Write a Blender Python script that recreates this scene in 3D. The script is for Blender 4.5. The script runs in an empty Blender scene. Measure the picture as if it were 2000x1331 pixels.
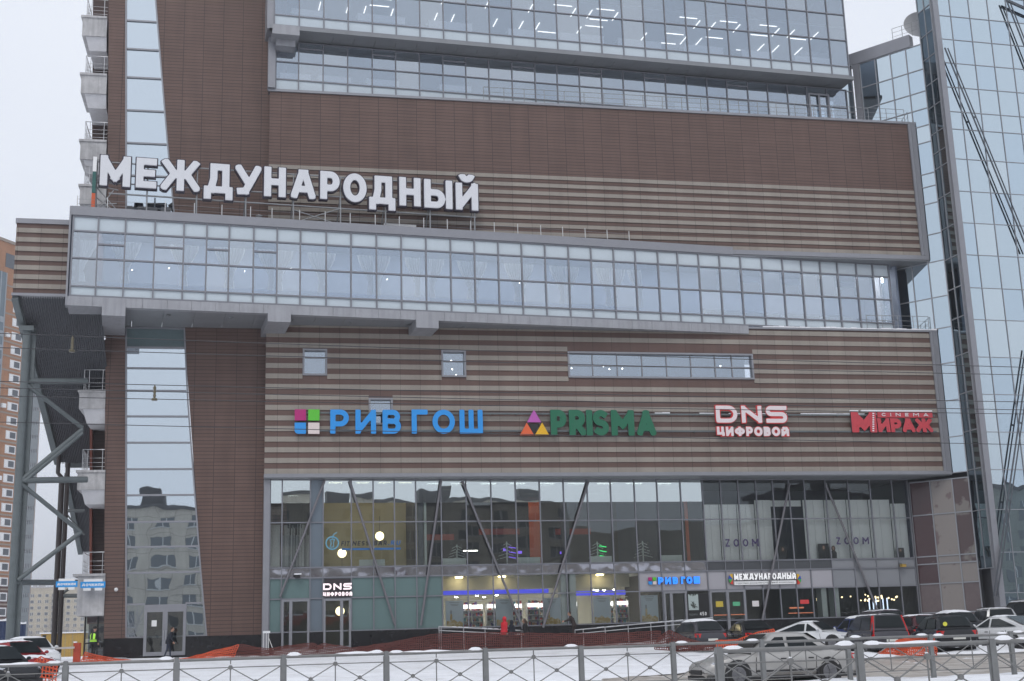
import bpy, bmesh, math, random
from mathutils import Vector, Matrix
random.seed(7)
R = math.radians
C = bpy.context.scene.collection
SC = bpy.context.scene

# ------------------------------------------------------------------ camera, sky, sun, exposure
F_PX, PITCH, ROLL, YAW = 2526.98, 0.22812, -0.030088, 0.200285   # photo 2000 px wide; yaw = angle of the facade to the lens
CP, SP, CR, SR, CY, SY = math.cos(PITCH), math.sin(PITCH), math.cos(ROLL), math.sin(ROLL), math.cos(YAW), math.sin(YAW)

def cam2world(X, Y, Z):
    xc = CR * X + SR * Y
    yc = -SR * X + CR * Y
    y2 = Z * CP + yc * SP
    z = Z * SP - yc * CP
    return Vector((CY * xc + SY * y2, -SY * xc + CY * y2, z))

def ray(px, py):
    return cam2world((px - 1000) / F_PX, (py - 665.5) / F_PX, 1.0)

cd = bpy.data.cameras.new("camera")
cam = bpy.data.objects.new("camera", cd)
C.objects.link(cam)
rx, up, fw = cam2world(1, 0, 0), cam2world(0, -1, 0), cam2world(0, 0, 1)
cam.matrix_world = Matrix(((rx.x, up.x, -fw.x, 0), (rx.y, up.y, -fw.y, 0), (rx.z, up.z, -fw.z, 0), (0, 0, 0, 1)))
cd.sensor_width = 36.0
cd.lens = F_PX / 2000 * 36
cd.clip_start = 0.2
cd.clip_end = 4000
SC.camera = cam

SUN_EL, SUN_ROT = R(48), R(200)
w = bpy.data.worlds.new("World")
SC.world = w
w.use_nodes = True
nt = w.node_tree
bg = nt.nodes["Background"]
sky = nt.nodes.new("ShaderNodeTexSky")
sky.sky_type = 'NISHITA'
sky.sun_disc = False
sky.sun_elevation = SUN_EL
sky.sun_rotation = SUN_ROT
sky.dust_density = 6
sky.ozone_density = 1
tc = nt.nodes.new("ShaderNodeTexCoord")
cl = nt.nodes.new("ShaderNodeTexNoise")
cl.inputs["Scale"].default_value = 1.6
cl.inputs["Detail"].default_value = 5
nt.links.new(tc.outputs["Generated"], cl.inputs["Vector"])
ramp = nt.nodes.new("ShaderNodeValToRGB")
ramp.color_ramp.elements[0].position = 0.3
ramp.color_ramp.elements[0].color = (7.2, 7.7, 8.7, 1)
ramp.color_ramp.elements[1].position = 0.7
ramp.color_ramp.elements[1].color = (8.2, 8.6, 9.4, 1)
nt.links.new(cl.outputs["Fac"], ramp.inputs["Fac"])
mx = nt.nodes.new("ShaderNodeMix")
mx.data_type = 'RGBA'
mx.inputs["Factor"].default_value = 0.93                        # thick winter overcast in front of the clear sky
nt.links.new(sky.outputs["Color"], mx.inputs["A"])
nt.links.new(ramp.outputs["Color"], mx.inputs["B"])
nt.links.new(mx.outputs["Result"], bg.inputs["Color"])
bg.inputs["Strength"].default_value = 0.115

sd = bpy.data.lights.new("sun", 'SUN')
sun = bpy.data.objects.new("sun", sd)
C.objects.link(sun)
sd.energy = 0.9
sd.angle = R(25)
sd.color = (1.0, 0.97, 0.93)
# Nishita: rotation 0 = +Y, clockwise seen from above
sdir = Vector((math.sin(SUN_ROT) * math.cos(SUN_EL), math.cos(SUN_ROT) * math.cos(SUN_EL), math.sin(SUN_EL)))
sun.rotation_euler = sdir.to_track_quat('Z', 'Y').to_euler()
SC.view_settings.view_transform = 'Standard'
SC.view_settings.look = 'None'
SC.view_settings.exposure = 0.0
SC.view_settings.gamma = 1.0
try:
    SC.cycles.max_bounces = 8
    SC.cycles.transparent_max_bounces = 16
    SC.cycles.glossy_bounces = 3
    SC.cycles.diffuse_bounces = 3
    SC.cycles.sample_clamp_indirect = 4
    SC.cycles.caustics_reflective = False
    SC.cycles.caustics_refractive = False
except Exception:
    pass

# ------------------------------------------------------------------ helpers
class Pl:
    """A vertical plane: origin (x, y), direction along it, outward normal towards the street."""
    def __init__(s, ox, oy, ang=0.0):
        s.o = Vector((ox, oy, 0)); s.u = Vector((math.cos(ang), math.sin(ang), 0)); s.n = Vector((s.u.y, -s.u.x, 0))
    def pt(s, a, z, d=0.0):
        p = s.o + s.u * a + s.n * d
        return Vector((p.x, p.y, z))
    def uv(s, px, py, d=0.0):
        r = ray(px, py)
        t = (s.o.dot(s.n) + d) / r.dot(s.n)
        p = r * t
        return (p - s.o).dot(s.u), p.z
    def S(s, px, py, d=0.0): return s.uv(px, py, d)[0]
    def Z(s, px, py, d=0.0): return s.uv(px, py, d)[1]

def on_ground(px, py, t):
    """Point on the sight line at range t along +Y."""
    r = ray(px, py)
    return r * (t / r.y)

class MB:
    def __init__(s):
        s.v = []; s.f = []; s.m = []; s.sm = []
    def face(s, pts, mat=0, smooth=False):
        i = len(s.v); s.v += [tuple(p) for p in pts]; s.f.append(tuple(range(i, i + len(pts)))); s.m.append(mat); s.sm.append(smooth)
    def grid(s, rows, mat=0, smooth=True, close=False):
        i = len(s.v); n = len(rows[0])
        for r in rows: s.v += [tuple(p) for p in r]
        for a in range(len(rows) - 1):
            for b in range(n - (0 if close else 1)):
                b2 = (b + 1) % n
                s.f.append((i + a * n + b, i + a * n + b2, i + (a + 1) * n + b2, i + (a + 1) * n + b)); s.m.append(mat); s.sm.append(smooth)
    def hexa(s, p, mat=0):
        i = len(s.v); s.v += [tuple(q) for q in p]
        for f in ((0, 3, 2, 1), (4, 5, 6, 7), (0, 1, 5, 4), (1, 2, 6, 5), (2, 3, 7, 6), (3, 0, 4, 7)):
            s.f.append(tuple(i + k for k in f)); s.m.append(mat); s.sm.append(False)
    def box(s, x0, x1, y0, y1, z0, z1, mat=0):
        s.hexa([(x0, y0, z0), (x1, y0, z0), (x1, y1, z0), (x0, y1, z0), (x0, y0, z1), (x1, y0, z1), (x1, y1, z1), (x0, y1, z1)], mat)
    def pbox(s, pl, a0, a1, z0, z1, d0, d1, mat=0):
        s.hexa([pl.pt(a0, z0, d1), pl.pt(a1, z0, d1), pl.pt(a1, z0, d0), pl.pt(a0, z0, d0), pl.pt(a0, z1, d1), pl.pt(a1, z1, d1), pl.pt(a1, z1, d0), pl.pt(a0, z1, d0)], mat)
    def prism(s, pl, pts, d0, d1, mat=0):
        """Polygon of (along, z) counter-clockwise seen from the street, between offsets d0 (back) and d1 (front)."""
        n = len(pts)
        s.face([pl.pt(a, z, d1) for a, z in pts], mat)
        s.face([pl.pt(a, z, d0) for a, z in reversed(pts)], mat)
        for i in range(n):
            a, b = pts[i], pts[(i + 1) % n]
            s.face([pl.pt(a[0], a[1], d0), pl.pt(b[0], b[1], d0), pl.pt(b[0], b[1], d1), pl.pt(a[0], a[1], d1)], mat)
    def bar(s, p, q, wd, hd=None, mat=0, upv=(0, 0, 1)):
        p, q = Vector(p), Vector(q); hd = wd if hd is None else hd
        ax = (q - p).normalized(); u0 = Vector(upv)
        if abs(ax.dot(u0)) > 0.97: u0 = Vector((1, 0, 0))
        sx = ax.cross(u0).normalized() * wd / 2; sz = sx.normalized().cross(ax).normalized() * hd / 2
        s.hexa([p - sx - sz, q - sx - sz, q + sx - sz, p + sx - sz, p - sx + sz, q - sx + sz, q + sx + sz, p + sx + sz], mat)
    def tube(s, pts, r, n=8, mat=0, caps=True):
        pts = [Vector(p) for p in pts]; rs = r if isinstance(r, (list, tuple)) else [r] * len(pts)
        rows = []
        for i, p in enumerate(pts):
            ax = (pts[min(i + 1, len(pts) - 1)] - pts[max(i - 1, 0)]).normalized()
            u0 = Vector((0, 0, 1)) if abs(ax.z) < 0.9 else Vector((1, 0, 0))
            a = ax.cross(u0).normalized(); b = ax.cross(a)
            rows.append([p + (a * math.cos(2 * math.pi * k / n) + b * math.sin(2 * math.pi * k / n)) * rs[i] for k in range(n)])
        s.grid(rows, mat, True, True)
        if caps:
            s.face(rows[0], mat); s.face(list(reversed(rows[-1])), mat)
    def ball(s, c, r, mat=0, nu=10, nv=7, sc=(1, 1, 1)):
        c = Vector(c); rows = []
        for j in range(nv + 1):
            t = math.pi * j / nv - math.pi / 2
            rows.append([c + Vector((math.cos(t) * math.cos(2 * math.pi * k / nu) * sc[0], math.cos(t) * math.sin(2 * math.pi * k / nu) * sc[1], math.sin(t) * sc[2])) * r for k in range(nu)])
        s.grid(rows, mat, True, True)
    def lathe(s, c, prof, n=12, mat=0):
        c = Vector(c)
        s.grid([[c + Vector((r * math.cos(2 * math.pi * k / n), r * math.sin(2 * math.pi * k / n), z)) for k in range(n)] for r, z in prof], mat, True, True)
    def build(s, name, mats, parent=None, local=False, weld=False, sharp=None):
        me = bpy.data.meshes.new(name)
        off = Vector((0, 0, 0))
        if not local:
            if parent is not None:
                off = WORLD[parent.name]
            elif s.v:
                xs = [p[0] for p in s.v]; ys = [p[1] for p in s.v]; zs = [p[2] for p in s.v]
                off = Vector(((min(xs) + max(xs)) / 2, (min(ys) + max(ys)) / 2, min(zs)))
        me.from_pydata([(p[0] - off.x, p[1] - off.y, p[2] - off.z) for p in s.v], [], s.f)
        mats = mats if isinstance(mats, (list, tuple)) else [mats]
        for m in mats: me.materials.append(m)
        me.polygons.foreach_set("material_index", s.m)
        me.polygons.foreach_set("use_smooth", s.sm)
        bm = bmesh.new(); bm.from_mesh(me)
        if weld: bmesh.ops.remove_doubles(bm, verts=bm.verts, dist=1e-4)
        bmesh.ops.recalc_face_normals(bm, faces=bm.faces) if weld else None
        bm.to_mesh(me); bm.free()
        me.update()
        if sharp is not None: me.set_sharp_from_angle(angle=R(sharp))
        o = bpy.data.objects.new(name, me); C.objects.link(o)
        if parent is not None:
            o.parent = parent
        else:
            o.location = off
        WORLD[o.name] = Vector(off) if not local else Vector((0, 0, 0))
        return o

WORLD = {}
def tag(o, label=None, cat=None, group=None, kind=None):
    if label: o["label"] = label
    if cat: o["category"] = cat
    if group: o["group"] = group
    if kind: o["kind"] = kind
    return o
def thing(name, label, cat, loc, rz=0.0, group=None):
    o = bpy.data.objects.new(name, None); C.objects.link(o)
    o.empty_display_size = 0.3
    o.location = loc; o.rotation_euler = (0, 0, rz)
    WORLD[o.name] = Vector(loc)
    return tag(o, label, cat, group)
def copy_tree(o, parent=None):
    c = o.copy(); C.objects.link(c)
    if parent is not None: c.parent = parent
    for ch in list(o.children): copy_tree(ch, c)
    return c
ORD = "first second third fourth fifth sixth seventh eighth ninth tenth eleventh twelfth thirteenth fourteenth fifteenth sixteenth seventeenth eighteenth nineteenth twentieth twenty-first twenty-second twenty-third twenty-fourth twenty-fifth twenty-sixth twenty-seventh twenty-eighth twenty-ninth thirtieth".split()

# ------------------------------------------------------------------ materials
def mat(name, col, rough=0.6, metal=0.0, spec=0.5, noise=0.0, nscale=3.0, bump=0.0, bscale=40.0, emit=None, estr=0.0, streak=0.0):
    m = bpy.data.materials.new(name); m.use_nodes = True
    n = m.node_tree; b = n.nodes["Principled BSDF"]
    b.inputs["Base Color"].default_value = (*col, 1)
    b.inputs["Roughness"].default_value = rough
    b.inputs["Metallic"].default_value = metal
    b.inputs["Specular IOR Level"].default_value = spec
    if noise or bump or streak:
        g = n.nodes.new("ShaderNodeNewGeometry")
        last = None
        if noise:
            t = n.nodes.new("ShaderNodeTexNoise"); t.inputs["Scale"].default_value = nscale; t.inputs["Detail"].default_value = 6
            t.inputs["Roughness"].default_value = 0.65
            n.links.new(g.outputs["Position"], t.inputs["Vector"])
            mr = n.nodes.new("ShaderNodeMapRange"); mr.inputs[1].default_value = 0.25; mr.inputs[2].default_value = 0.75
            mr.inputs[3].default_value = 1 - noise; mr.inputs[4].default_value = 1 + noise
            n.links.new(t.outputs["Fac"], mr.inputs[0]); last = mr.outputs[0]
        if streak:
            mp = n.nodes.new("ShaderNodeMapping"); mp.inputs["Scale"].default_value = (5, 5, 0.35)
            n.links.new(g.outputs["Position"], mp.inputs["Vector"])
            t2 = n.nodes.new("ShaderNodeTexNoise"); t2.inputs["Scale"].default_value = 1.0; t2.inputs["Detail"].default_value = 4
            n.links.new(mp.outputs[0], t2.inputs["Vector"])
            mr2 = n.nodes.new("ShaderNodeMapRange"); mr2.inputs[1].default_value = 0.45; mr2.inputs[2].default_value = 0.75
            mr2.inputs[3].default_value = 1.0; mr2.inputs[4].default_value = 1 - streak
            n.links.new(t2.outputs["Fac"], mr2.inputs[0])
            if last is None: last = mr2.outputs[0]
            else:
                mm = n.nodes.new("ShaderNodeMath"); mm.operation = 'MULTIPLY'
                n.links.new(last, mm.inputs[0]); n.links.new(mr2.outputs[0], mm.inputs[1]); last = mm.outputs[0]
        if last is not None:
            vm = n.nodes.new("ShaderNodeVectorMath"); vm.operation = 'SCALE'; vm.inputs[0].default_value = col
            n.links.new(last, vm.inputs["Scale"]); n.links.new(vm.outputs[0], b.inputs["Base Color"])
        if bump:
            tb = n.nodes.new("ShaderNodeTexNoise"); tb.inputs["Scale"].default_value = bscale; tb.inputs["Detail"].default_value = 4
            n.links.new(g.outputs["Position"], tb.inputs["Vector"])
            bp = n.nodes.new("ShaderNodeBump"); bp.inputs["Strength"].default_value = bump; bp.inputs["Distance"].default_value = 0.05
            n.links.new(tb.outputs["Fac"], bp.inputs["Height"]); n.links.new(bp.outputs["Normal"], b.inputs["Normal"])
    if emit:
        b.inputs["Emission Color"].default_value = (*emit, 1); b.inputs["Emission Strength"].default_value = estr
    return m

def clad(name, c1, c2, joint, bw, rh, msize=0.012, off=0.0, zoff=0.0, rough=0.55, streak=0.10):
    """Cladding panels: planks with fine open joints, each a little different, with faint run-off streaks."""
    m = bpy.data.materials.new(name); m.use_nodes = True
    n = m.node_tree; b = n.nodes["Principled BSDF"]; b.inputs["Roughness"].default_value = rough
    b.inputs["Specular IOR Level"].default_value = 0.35
    g = n.nodes.new("ShaderNodeNewGeometry")
    sp = n.nodes.new("ShaderNodeSeparateXYZ"); n.links.new(g.outputs["Position"], sp.inputs[0])
    cb = n.nodes.new("ShaderNodeCombineXYZ")
    ad = n.nodes.new("ShaderNodeMath"); ad.operation = 'ADD'; ad.inputs[1].default_value = 200.0
    n.links.new(sp.outputs["X"], ad.inputs[0]); n.links.new(ad.outputs[0], cb.inputs[0])
    az = n.nodes.new("ShaderNodeMath"); az.operation = 'ADD'; az.inputs[1].default_value = 40.0 + zoff
    n.links.new(sp.outputs["Z"], az.inputs[0]); n.links.new(az.outputs[0], cb.inputs[1])
    br = n.nodes.new("ShaderNodeTexBrick")
    br.offset = off; br.squash = 1.0
    br.inputs["Scale"].default_value = 1.0; br.inputs["Color1"].default_value = (*c1, 1); br.inputs["Color2"].default_value = (*c2, 1)
    br.inputs["Mortar"].default_value = (*joint, 1); br.inputs["Mortar Size"].default_value = msize; br.inputs["Mortar Smooth"].default_value = 0.2
    br.inputs["Brick Width"].default_value = bw; br.inputs["Row Height"].default_value = rh; br.inputs["Bias"].default_value = 0.0
    n.links.new(cb.outputs[0], br.inputs["Vector"])
    t = n.nodes.new("ShaderNodeTexNoise"); t.inputs["Scale"].default_value = 0.5; t.inputs["Detail"].default_value = 6
    mp = n.nodes.new("ShaderNodeMapping"); mp.inputs["Scale"].default_value = (3, 3, 0.5)
    n.links.new(g.outputs["Position"], mp.inputs["Vector"]); n.links.new(mp.outputs[0], t.inputs["Vector"])
    mr = n.nodes.new("ShaderNodeMapRange"); mr.inputs[1].default_value = 0.3; mr.inputs[2].default_value = 0.7
    mr.inputs[3].default_value = 1 - streak; mr.inputs[4].default_value = 1 + streak
    n.links.new(t.outputs["Fac"], mr.inputs[0])
    vm = n.nodes.new("ShaderNodeVectorMath"); vm.operation = 'SCALE'
    n.links.new(br.outputs["Color"], vm.inputs[0]); n.links.new(mr.outputs[0], vm.inputs["Scale"])
    n.links.new(vm.outputs[0], b.inputs["Base Color"])
    return m

def glass(name, refl, tint, fac, wav=0.02, wscale=0.7, rough=0.01):
    """Coated glazing: a mirror share that reflects the street and sky, the rest lets you see in."""
    m = bpy.data.materials.new(name); m.use_nodes = True
    n = m.node_tree
    for q in list(n.nodes):
        if q.type != 'OUTPUT_MATERIAL': n.nodes.remove(q)
    out = n.nodes["Material Output"]
    gl = n.nodes.new("ShaderNodeBsdfAnisotropic") if False else n.nodes.new("ShaderNodeBsdfGlossy")
    gl.inputs["Color"].default_value = (*refl, 1); gl.inputs["Roughness"].default_value = rough
    tr = n.nodes.new("ShaderNodeBsdfTransparent"); tr.inputs["Color"].default_value = (*tint, 1)
    lw = n.nodes.new("ShaderNodeFresnel"); lw.inputs["IOR"].default_value = 1.45
    ma = n.nodes.new("ShaderNodeMath"); ma.operation = 'ADD'; ma.use_clamp = True; ma.inputs[1].default_value = fac
    n.links.new(lw.outputs[0], ma.inputs[0])
    mi = n.nodes.new("ShaderNodeMixShader")
    n.links.new(ma.outputs[0], mi.inputs[0]); n.links.new(tr.outputs[0], mi.inputs[1]); n.links.new(gl.outputs[0], mi.inputs[2])
    n.links.new(mi.outputs[0], out.inputs["Surface"])
    if wav:
        g = n.nodes.new("ShaderNodeNewGeometry")
        t = n.nodes.new("ShaderNodeTexNoise"); t.inputs["Scale"].default_value = wscale; t.inputs["Detail"].default_value = 1.5
        n.links.new(g.outputs["Position"], t.inputs["Vector"])
        bp = n.nodes.new("ShaderNodeBump"); bp.inputs["Strength"].default_value = 1.0; bp.inputs["Distance"].default_value = wav
        n.links.new(t.outputs["Fac"], bp.inputs["Height"]); n.links.new(bp.outputs["Normal"], gl.inputs["Normal"])
    return m

BROWN = clad("brown cladding", (0.134, 0.083, 0.069), (0.116, 0.071, 0.059), (0.042, 0.027, 0.023), 1.22, 0.2135, 0.017)
STRB = clad("brown stripe cladding", (0.128, 0.079, 0.067), (0.115, 0.071, 0.060), (0.035, 0.023, 0.021), 1.22, 50.0, zoff=10.3)
BEIGE = clad("beige stripe cladding", (0.300, 0.270, 0.235), (0.275, 0.246, 0.215), (0.13, 0.115, 0.10), 1.22, 50.0, zoff=10.3)
METAL = mat("grey aluminium trim", (0.26, 0.265, 0.29), 0.45, 0.3, noise=0.06, nscale=1.5)
MULL = mat("grey mullion metal", (0.21, 0.215, 0.24), 0.45, 0.4)
SOFF = mat("grey soffit panels", (0.22, 0.23, 0.245), 0.5, 0.1, noise=0.10, nscale=0.8)
FASC = mat("light grey fascia panels", (0.33, 0.335, 0.36), 0.5, 0.2, noise=0.12, nscale=0.9, streak=0.18)
CONC = mat("weathered concrete", (0.46, 0.455, 0.46), 0.9, noise=0.22, nscale=1.6, bump=0.2, streak=0.25)
CONCL = mat("painted pale concrete", (0.60, 0.60, 0.62), 0.9, noise=0.08)
DARKB = mat("black polished granite", (0.012, 0.012, 0.014), 0.18, 0, 0.5, noise=0.3)
STEEL = mat("galvanised steel", (0.30, 0.31, 0.32), 0.4, 0.6, noise=0.1, nscale=6)
STAIN = mat("stainless steel", (0.55, 0.55, 0.56), 0.28, 0.9)
GREENS = mat("grey green painted steel", (0.115, 0.135, 0.14), 0.5, 0.1, noise=0.15, nscale=2)
DARKS = mat("dark brown painted steel", (0.040, 0.033, 0.032), 0.45, 0.1, noise=0.15)
CORR = mat("dark corrugated sheet", (0.075, 0.078, 0.088), 0.5, 0.3, noise=0.12)
REDB = mat("red brown side wall", (0.20, 0.060, 0.040), 0.6, noise=0.1)
SNOW = mat("snow", (0.82, 0.83, 0.86), 0.85, 0, 0.2, noise=0.05, nscale=1.2, bump=0.5, bscale=5)
SPAN = mat("pale glass spandrel", (0.50, 0.57, 0.62), 0.06, 0.0, 0.9, noise=0.05, nscale=0.5)
SPANG = mat("grey green glass spandrel", (0.115, 0.165, 0.175), 0.06, 0, 0.7, noise=0.06)
WHITE = mat("white paint", (0.78, 0.78, 0.78), 0.5)
BLACK = mat("black", (0.012, 0.012, 0.013), 0.5)
INT_W = mat("interior wall", (0.55, 0.57, 0.60), 0.8)
INT_D = mat("dark interior", (0.06, 0.06, 0.065), 0.8)
INT_F = mat("interior floor", (0.22, 0.22, 0.23), 0.5)
CURT = mat("white curtain", (0.80, 0.80, 0.80), 0.9)
LAMPW = mat("white lamp", (0.9, 0.9, 0.9), 0.5, emit=(1.0, 0.97, 0.9), estr=9.0)
G_BAND = glass("blue coated glazing", (0.75, 0.85, 0.96), (0.86, 0.91, 0.97), 0.43, 0.005, 0.6)
G_BANDV = [G_BAND, glass("blue coated glazing b", (0.80, 0.88, 0.96), (0.84, 0.90, 0.96), 0.47, 0.007, 0.5), glass("blue coated glazing c", (0.71, 0.82, 0.95), (0.86, 0.91, 0.97), 0.40, 0.004, 0.7)]
G_TOW = glass("silver blue mirror glazing", (0.57, 0.665, 0.725), (0.10, 0.13, 0.15), 0.90, 0.007, 0.35)
G_TOWV = [G_TOW, glass("silver blue mirror glazing b", (0.62, 0.705, 0.75), (0.10, 0.13, 0.15), 0.90, 0.012, 0.3), glass("silver blue mirror glazing c", (0.54, 0.645, 0.725), (0.10, 0.13, 0.15), 0.90, 0.009, 0.5)]
G_STRIP = glass("wavy mirror glazing", (0.66, 0.74, 0.80), (0.10, 0.12, 0.13), 0.88, 0.008, 0.40)
G_SHOP = glass("shop window glazing", (0.82, 0.90, 0.91), (0.90, 0.94, 0.92), 0.12, 0.008, 0.30)
G_MIRR = glass("mirror shop glazing", (0.84, 0.92, 0.92), (0.10, 0.12, 0.12), 0.72, 0.016, 0.28)
G_CLEAR = glass("clear shop glazing", (0.80, 0.88, 0.90), (0.96, 0.98, 0.97), 0.06, 0.008, 0.40)
G_DOOR = glass("door glazing", (0.8, 0.85, 0.88), (0.6, 0.68, 0.68), 0.25, 0.01, 0.6)

# ------------------------------------------------------------------ ground
def lerp_tab(t, x):
    for (a, b), (c, d) in zip(t, t[1:]):
        if x <= c: return b + (d - b) * max(0.0, min(1.0, (x - a) / (c - a)))
    return t[-1][1]
def hash2(i, j):
    return math.modf(math.sin(i * 127.1 + j * 311.7) * 43758.5453)[0]
def vnoise(x, y):
    i, j = math.floor(x), math.floor(y); u, v = x - i, y - j
    u, v = u * u * (3 - 2 * u), v * v * (3 - 2 * v)
    a, b, c, d = hash2(i, j), hash2(i + 1, j), hash2(i, j + 1), hash2(i + 1, j + 1)
    return a + (b - a) * u + (c - a) * v + (a - b - c + d) * u * v
GT = [(0, -1.32), (46, -1.27), (56, -1.05), (66, -0.75), (72.5, -0.50), (78, -0.42), (400, -0.42)]
def gz(x, y):
    z = lerp_tab(GT, y)
    if y > 58: z += 0.10 * max(0, min(1, (5 - x) / 12)) * min(1, (y - 58) / 10)
    return z
def road_far(x):                      # far kerb of the carriageway: it swings back to the right
    return lerp_tab([(-60, 38), (5, 38.6), (9.4, 40.5), (15.7, 47.0), (27.7, 53.6), (120, 54)], x)
def frange(a, b, s):
    n = max(1, int(round((b - a) / s))); return [a + (b - a) * i / n for i in range(n + 1)]
gx = [-1500, -600, -250, -120, -70] + frange(-40, 70, 0.55) + [90, 140, 260, 600, 1500]
gy = [-600, -200, -80, -30, 0, 15] + frange(24, 78, 0.5) + [84, 95, 120, 200, 400, 900, 2500]
gm = MB()
rows = []
for y in gy:
    r = []
    for x in gx:
        z = gz(x, y)
        if 24 <= y <= 76 and -40 <= x <= 70:
            amp = 0.06 if y < 66 else 0.03
            n = (vnoise(x * 0.9, y * 0.9) - 0.1) + 0.5 * vnoise(x * 2.3 + 9, y * 2.3)
            z += amp * n
            fr = road_far(x)
            if fr < y < fr + 5: z += 0.13 * math.sin(math.pi * (y - fr) / 5) * (0.6 + 0.8 * vnoise(x * 0.6, 3))     # ploughed bank along the kerb
            if 34.6 < y < fr: z -= 0.10
        r.append((x, y, z))
    rows.append(r)
gm.grid(rows)
GROUNDM = mat("trodden snow", (0.80, 0.81, 0.84), 0.9, 0, 0.2, noise=0.13, nscale=0.5, bump=0.8, bscale=3.5)
n_ = GROUNDM.node_tree; b_ = n_.nodes["Principled BSDF"]; src = b_.inputs["Base Color"].links[0].from_socket
g_ = n_.nodes.new("ShaderNodeNewGeometry"); mp_ = n_.nodes.new("ShaderNodeMapping"); mp_.inputs["Scale"].default_value = (0.5, 1.1, 1)
t_ = n_.nodes.new("ShaderNodeTexNoise"); t_.inputs["Scale"].default_value = 0.9; t_.inputs["Detail"].default_value = 8; t_.inputs["Roughness"].default_value = 0.75
r_ = n_.nodes.new("ShaderNodeMapRange"); r_.inputs[1].default_value = 0.52; r_.inputs[2].default_value = 0.72; r_.inputs[3].default_value = 0.0; r_.inputs[4].default_value = 0.55
m_ = n_.nodes.new("ShaderNodeMix"); m_.data_type = 'RGBA'; m_.inputs["B"].default_value = (0.44, 0.41, 0.38, 1)      # grit and trodden dirt
n_.links.new(g_.outputs["Position"], mp_.inputs["Vector"]); n_.links.new(mp_.outputs[0], t_.inputs["Vector"]); n_.links.new(t_.outputs["Fac"], r_.inputs[0]); n_.links.new(r_.outputs[0], m_.inputs["Factor"])
n_.links.new(src, m_.inputs["A"]); n_.links.new(m_.outputs["Result"], b_.inputs["Base Color"])
ground = tag(gm.build("ground", GROUNDM), kind="structure")

SLUSH = mat("brown slush", (0.36, 0.325, 0.29), 0.55, 0, 0.4, noise=0.0, nscale=1.1, bump=0.8, bscale=5)
n_ = SLUSH.node_tree; b_ = n_.nodes["Principled BSDF"]
g_ = n_.nodes.new("ShaderNodeNewGeometry"); mp_ = n_.nodes.new("ShaderNodeMapping"); mp_.inputs["Scale"].default_value = (0.25, 1.3, 1)
t_ = n_.nodes.new("ShaderNodeTexNoise"); t_.inputs["Scale"].default_value = 1.6; t_.inputs["Detail"].default_value = 7; t_.inputs["Roughness"].default_value = 0.7
r_ = n_.nodes.new("ShaderNodeValToRGB")
r_.color_ramp.elements[0].position = 0.34; r_.color_ramp.elements[0].color = (0.23, 0.20, 0.175, 1)
r_.color_ramp.elements[1].position = 0.70; r_.color_ramp.elements[1].color = (0.66, 0.64, 0.62, 1)
e_ = r_.color_ramp.elements.new(0.5); e_.color = (0.40, 0.365, 0.33, 1)
n_.links.new(g_.outputs["Position"], mp_.inputs["Vector"]); n_.links.new(mp_.outputs[0], t_.inputs["Vector"]); n_.links.new(t_.outputs["Fac"], r_.inputs["Fac"]); n_.links.new(r_.outputs["Color"], b_.inputs["Base Color"])
rm = MB(); rows = []
for x in frange(-60, 110, 0.5):
    fr = road_far(x); r = []
    for k in range(27):
        v = k / 26
        jit = (vnoise(x * 0.8, 5) - 0.3) * 0.9 + (vnoise(x * 2.6, 8)) * 0.35
        y = 35.0 + v * (fr - 35.0) + (jit if k == 26 else 0) + ((vnoise(x * 1.3, 2) * 0.5) if k == 0 else 0)
        z = gz(x, y) - 0.045 + 0.035 * vnoise(x * 1.2, y * 2.2) + 0.02 * vnoise(x * 4, y * 5)
        if k in (0, 26): z = gz(x, y) - 0.07
        r.append((x, y, z + (0.06 if k == 26 else 0)))
    rows.append(r)
rm.grid(rows)
tag(rm.build("road", SLUSH), kind="structure")

# ------------------------------------------------------------------ the shopping centre
Fp = Pl(0, 77); Tp = Pl(0, 78.0)
Bp = Pl(-9.3, 73.2, math.atan2(3.8, 40.8))
Sp_ = Pl(1.6, 77.15, R(3.5)); Xp = Pl(1.6, 75.75, R(3.5))
Rp = Pl(1.0, 77.45, R(2.45))
mall = thing("shopping_centre", "brown and beige striped shopping centre with long glass band and shop fronts", "shopping centre", (20, 78, -0.42))

def curtain_wall(pl, ss, zs, d, name, mats, pick, fw=0.06, fd=0.09, tilt=0.003, frame=None, parent=None, bare=()):
    pm, fm = MB(), MB()
    for i in range(len(ss) - 1):
        for j in range(len(zs) - 1):
            k = pick(i, j)
            if k is None: continue
            a0, a1, z0, z1 = ss[i], ss[i + 1], zs[j], zs[j + 1]
            ta, tb = random.uniform(-tilt, tilt), random.uniform(-tilt, tilt)
            q = []
            for a, z in ((a0, z0), (a1, z0), (a1, z1), (a0, z1)):
                q.append(pl.pt(a, z, d + ta * (a - (a0 + a1) / 2) + tb * (z - (z0 + z1) / 2)))
            pm.face(q, k)
    for i, a in enumerate(ss):
        fm.pbox(pl, a - fw / 2, a + fw / 2, zs[0] - fw / 2, zs[-1] + fw / 2, d - 0.03, d + fd)
    for j, z in enumerate(zs):
        for i in range(len(ss) - 1 if j not in bare else 0):
            fm.pbox(pl, ss[i] + fw / 2, ss[i + 1] - fw / 2, z - fw / 2, z + fw / 2, d - 0.03, d + fd - 0.006)
    o = pm.build(name, mats, parent or mall)
    f = fm.build("mullions", frame or MULL, o)
    return o

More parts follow.
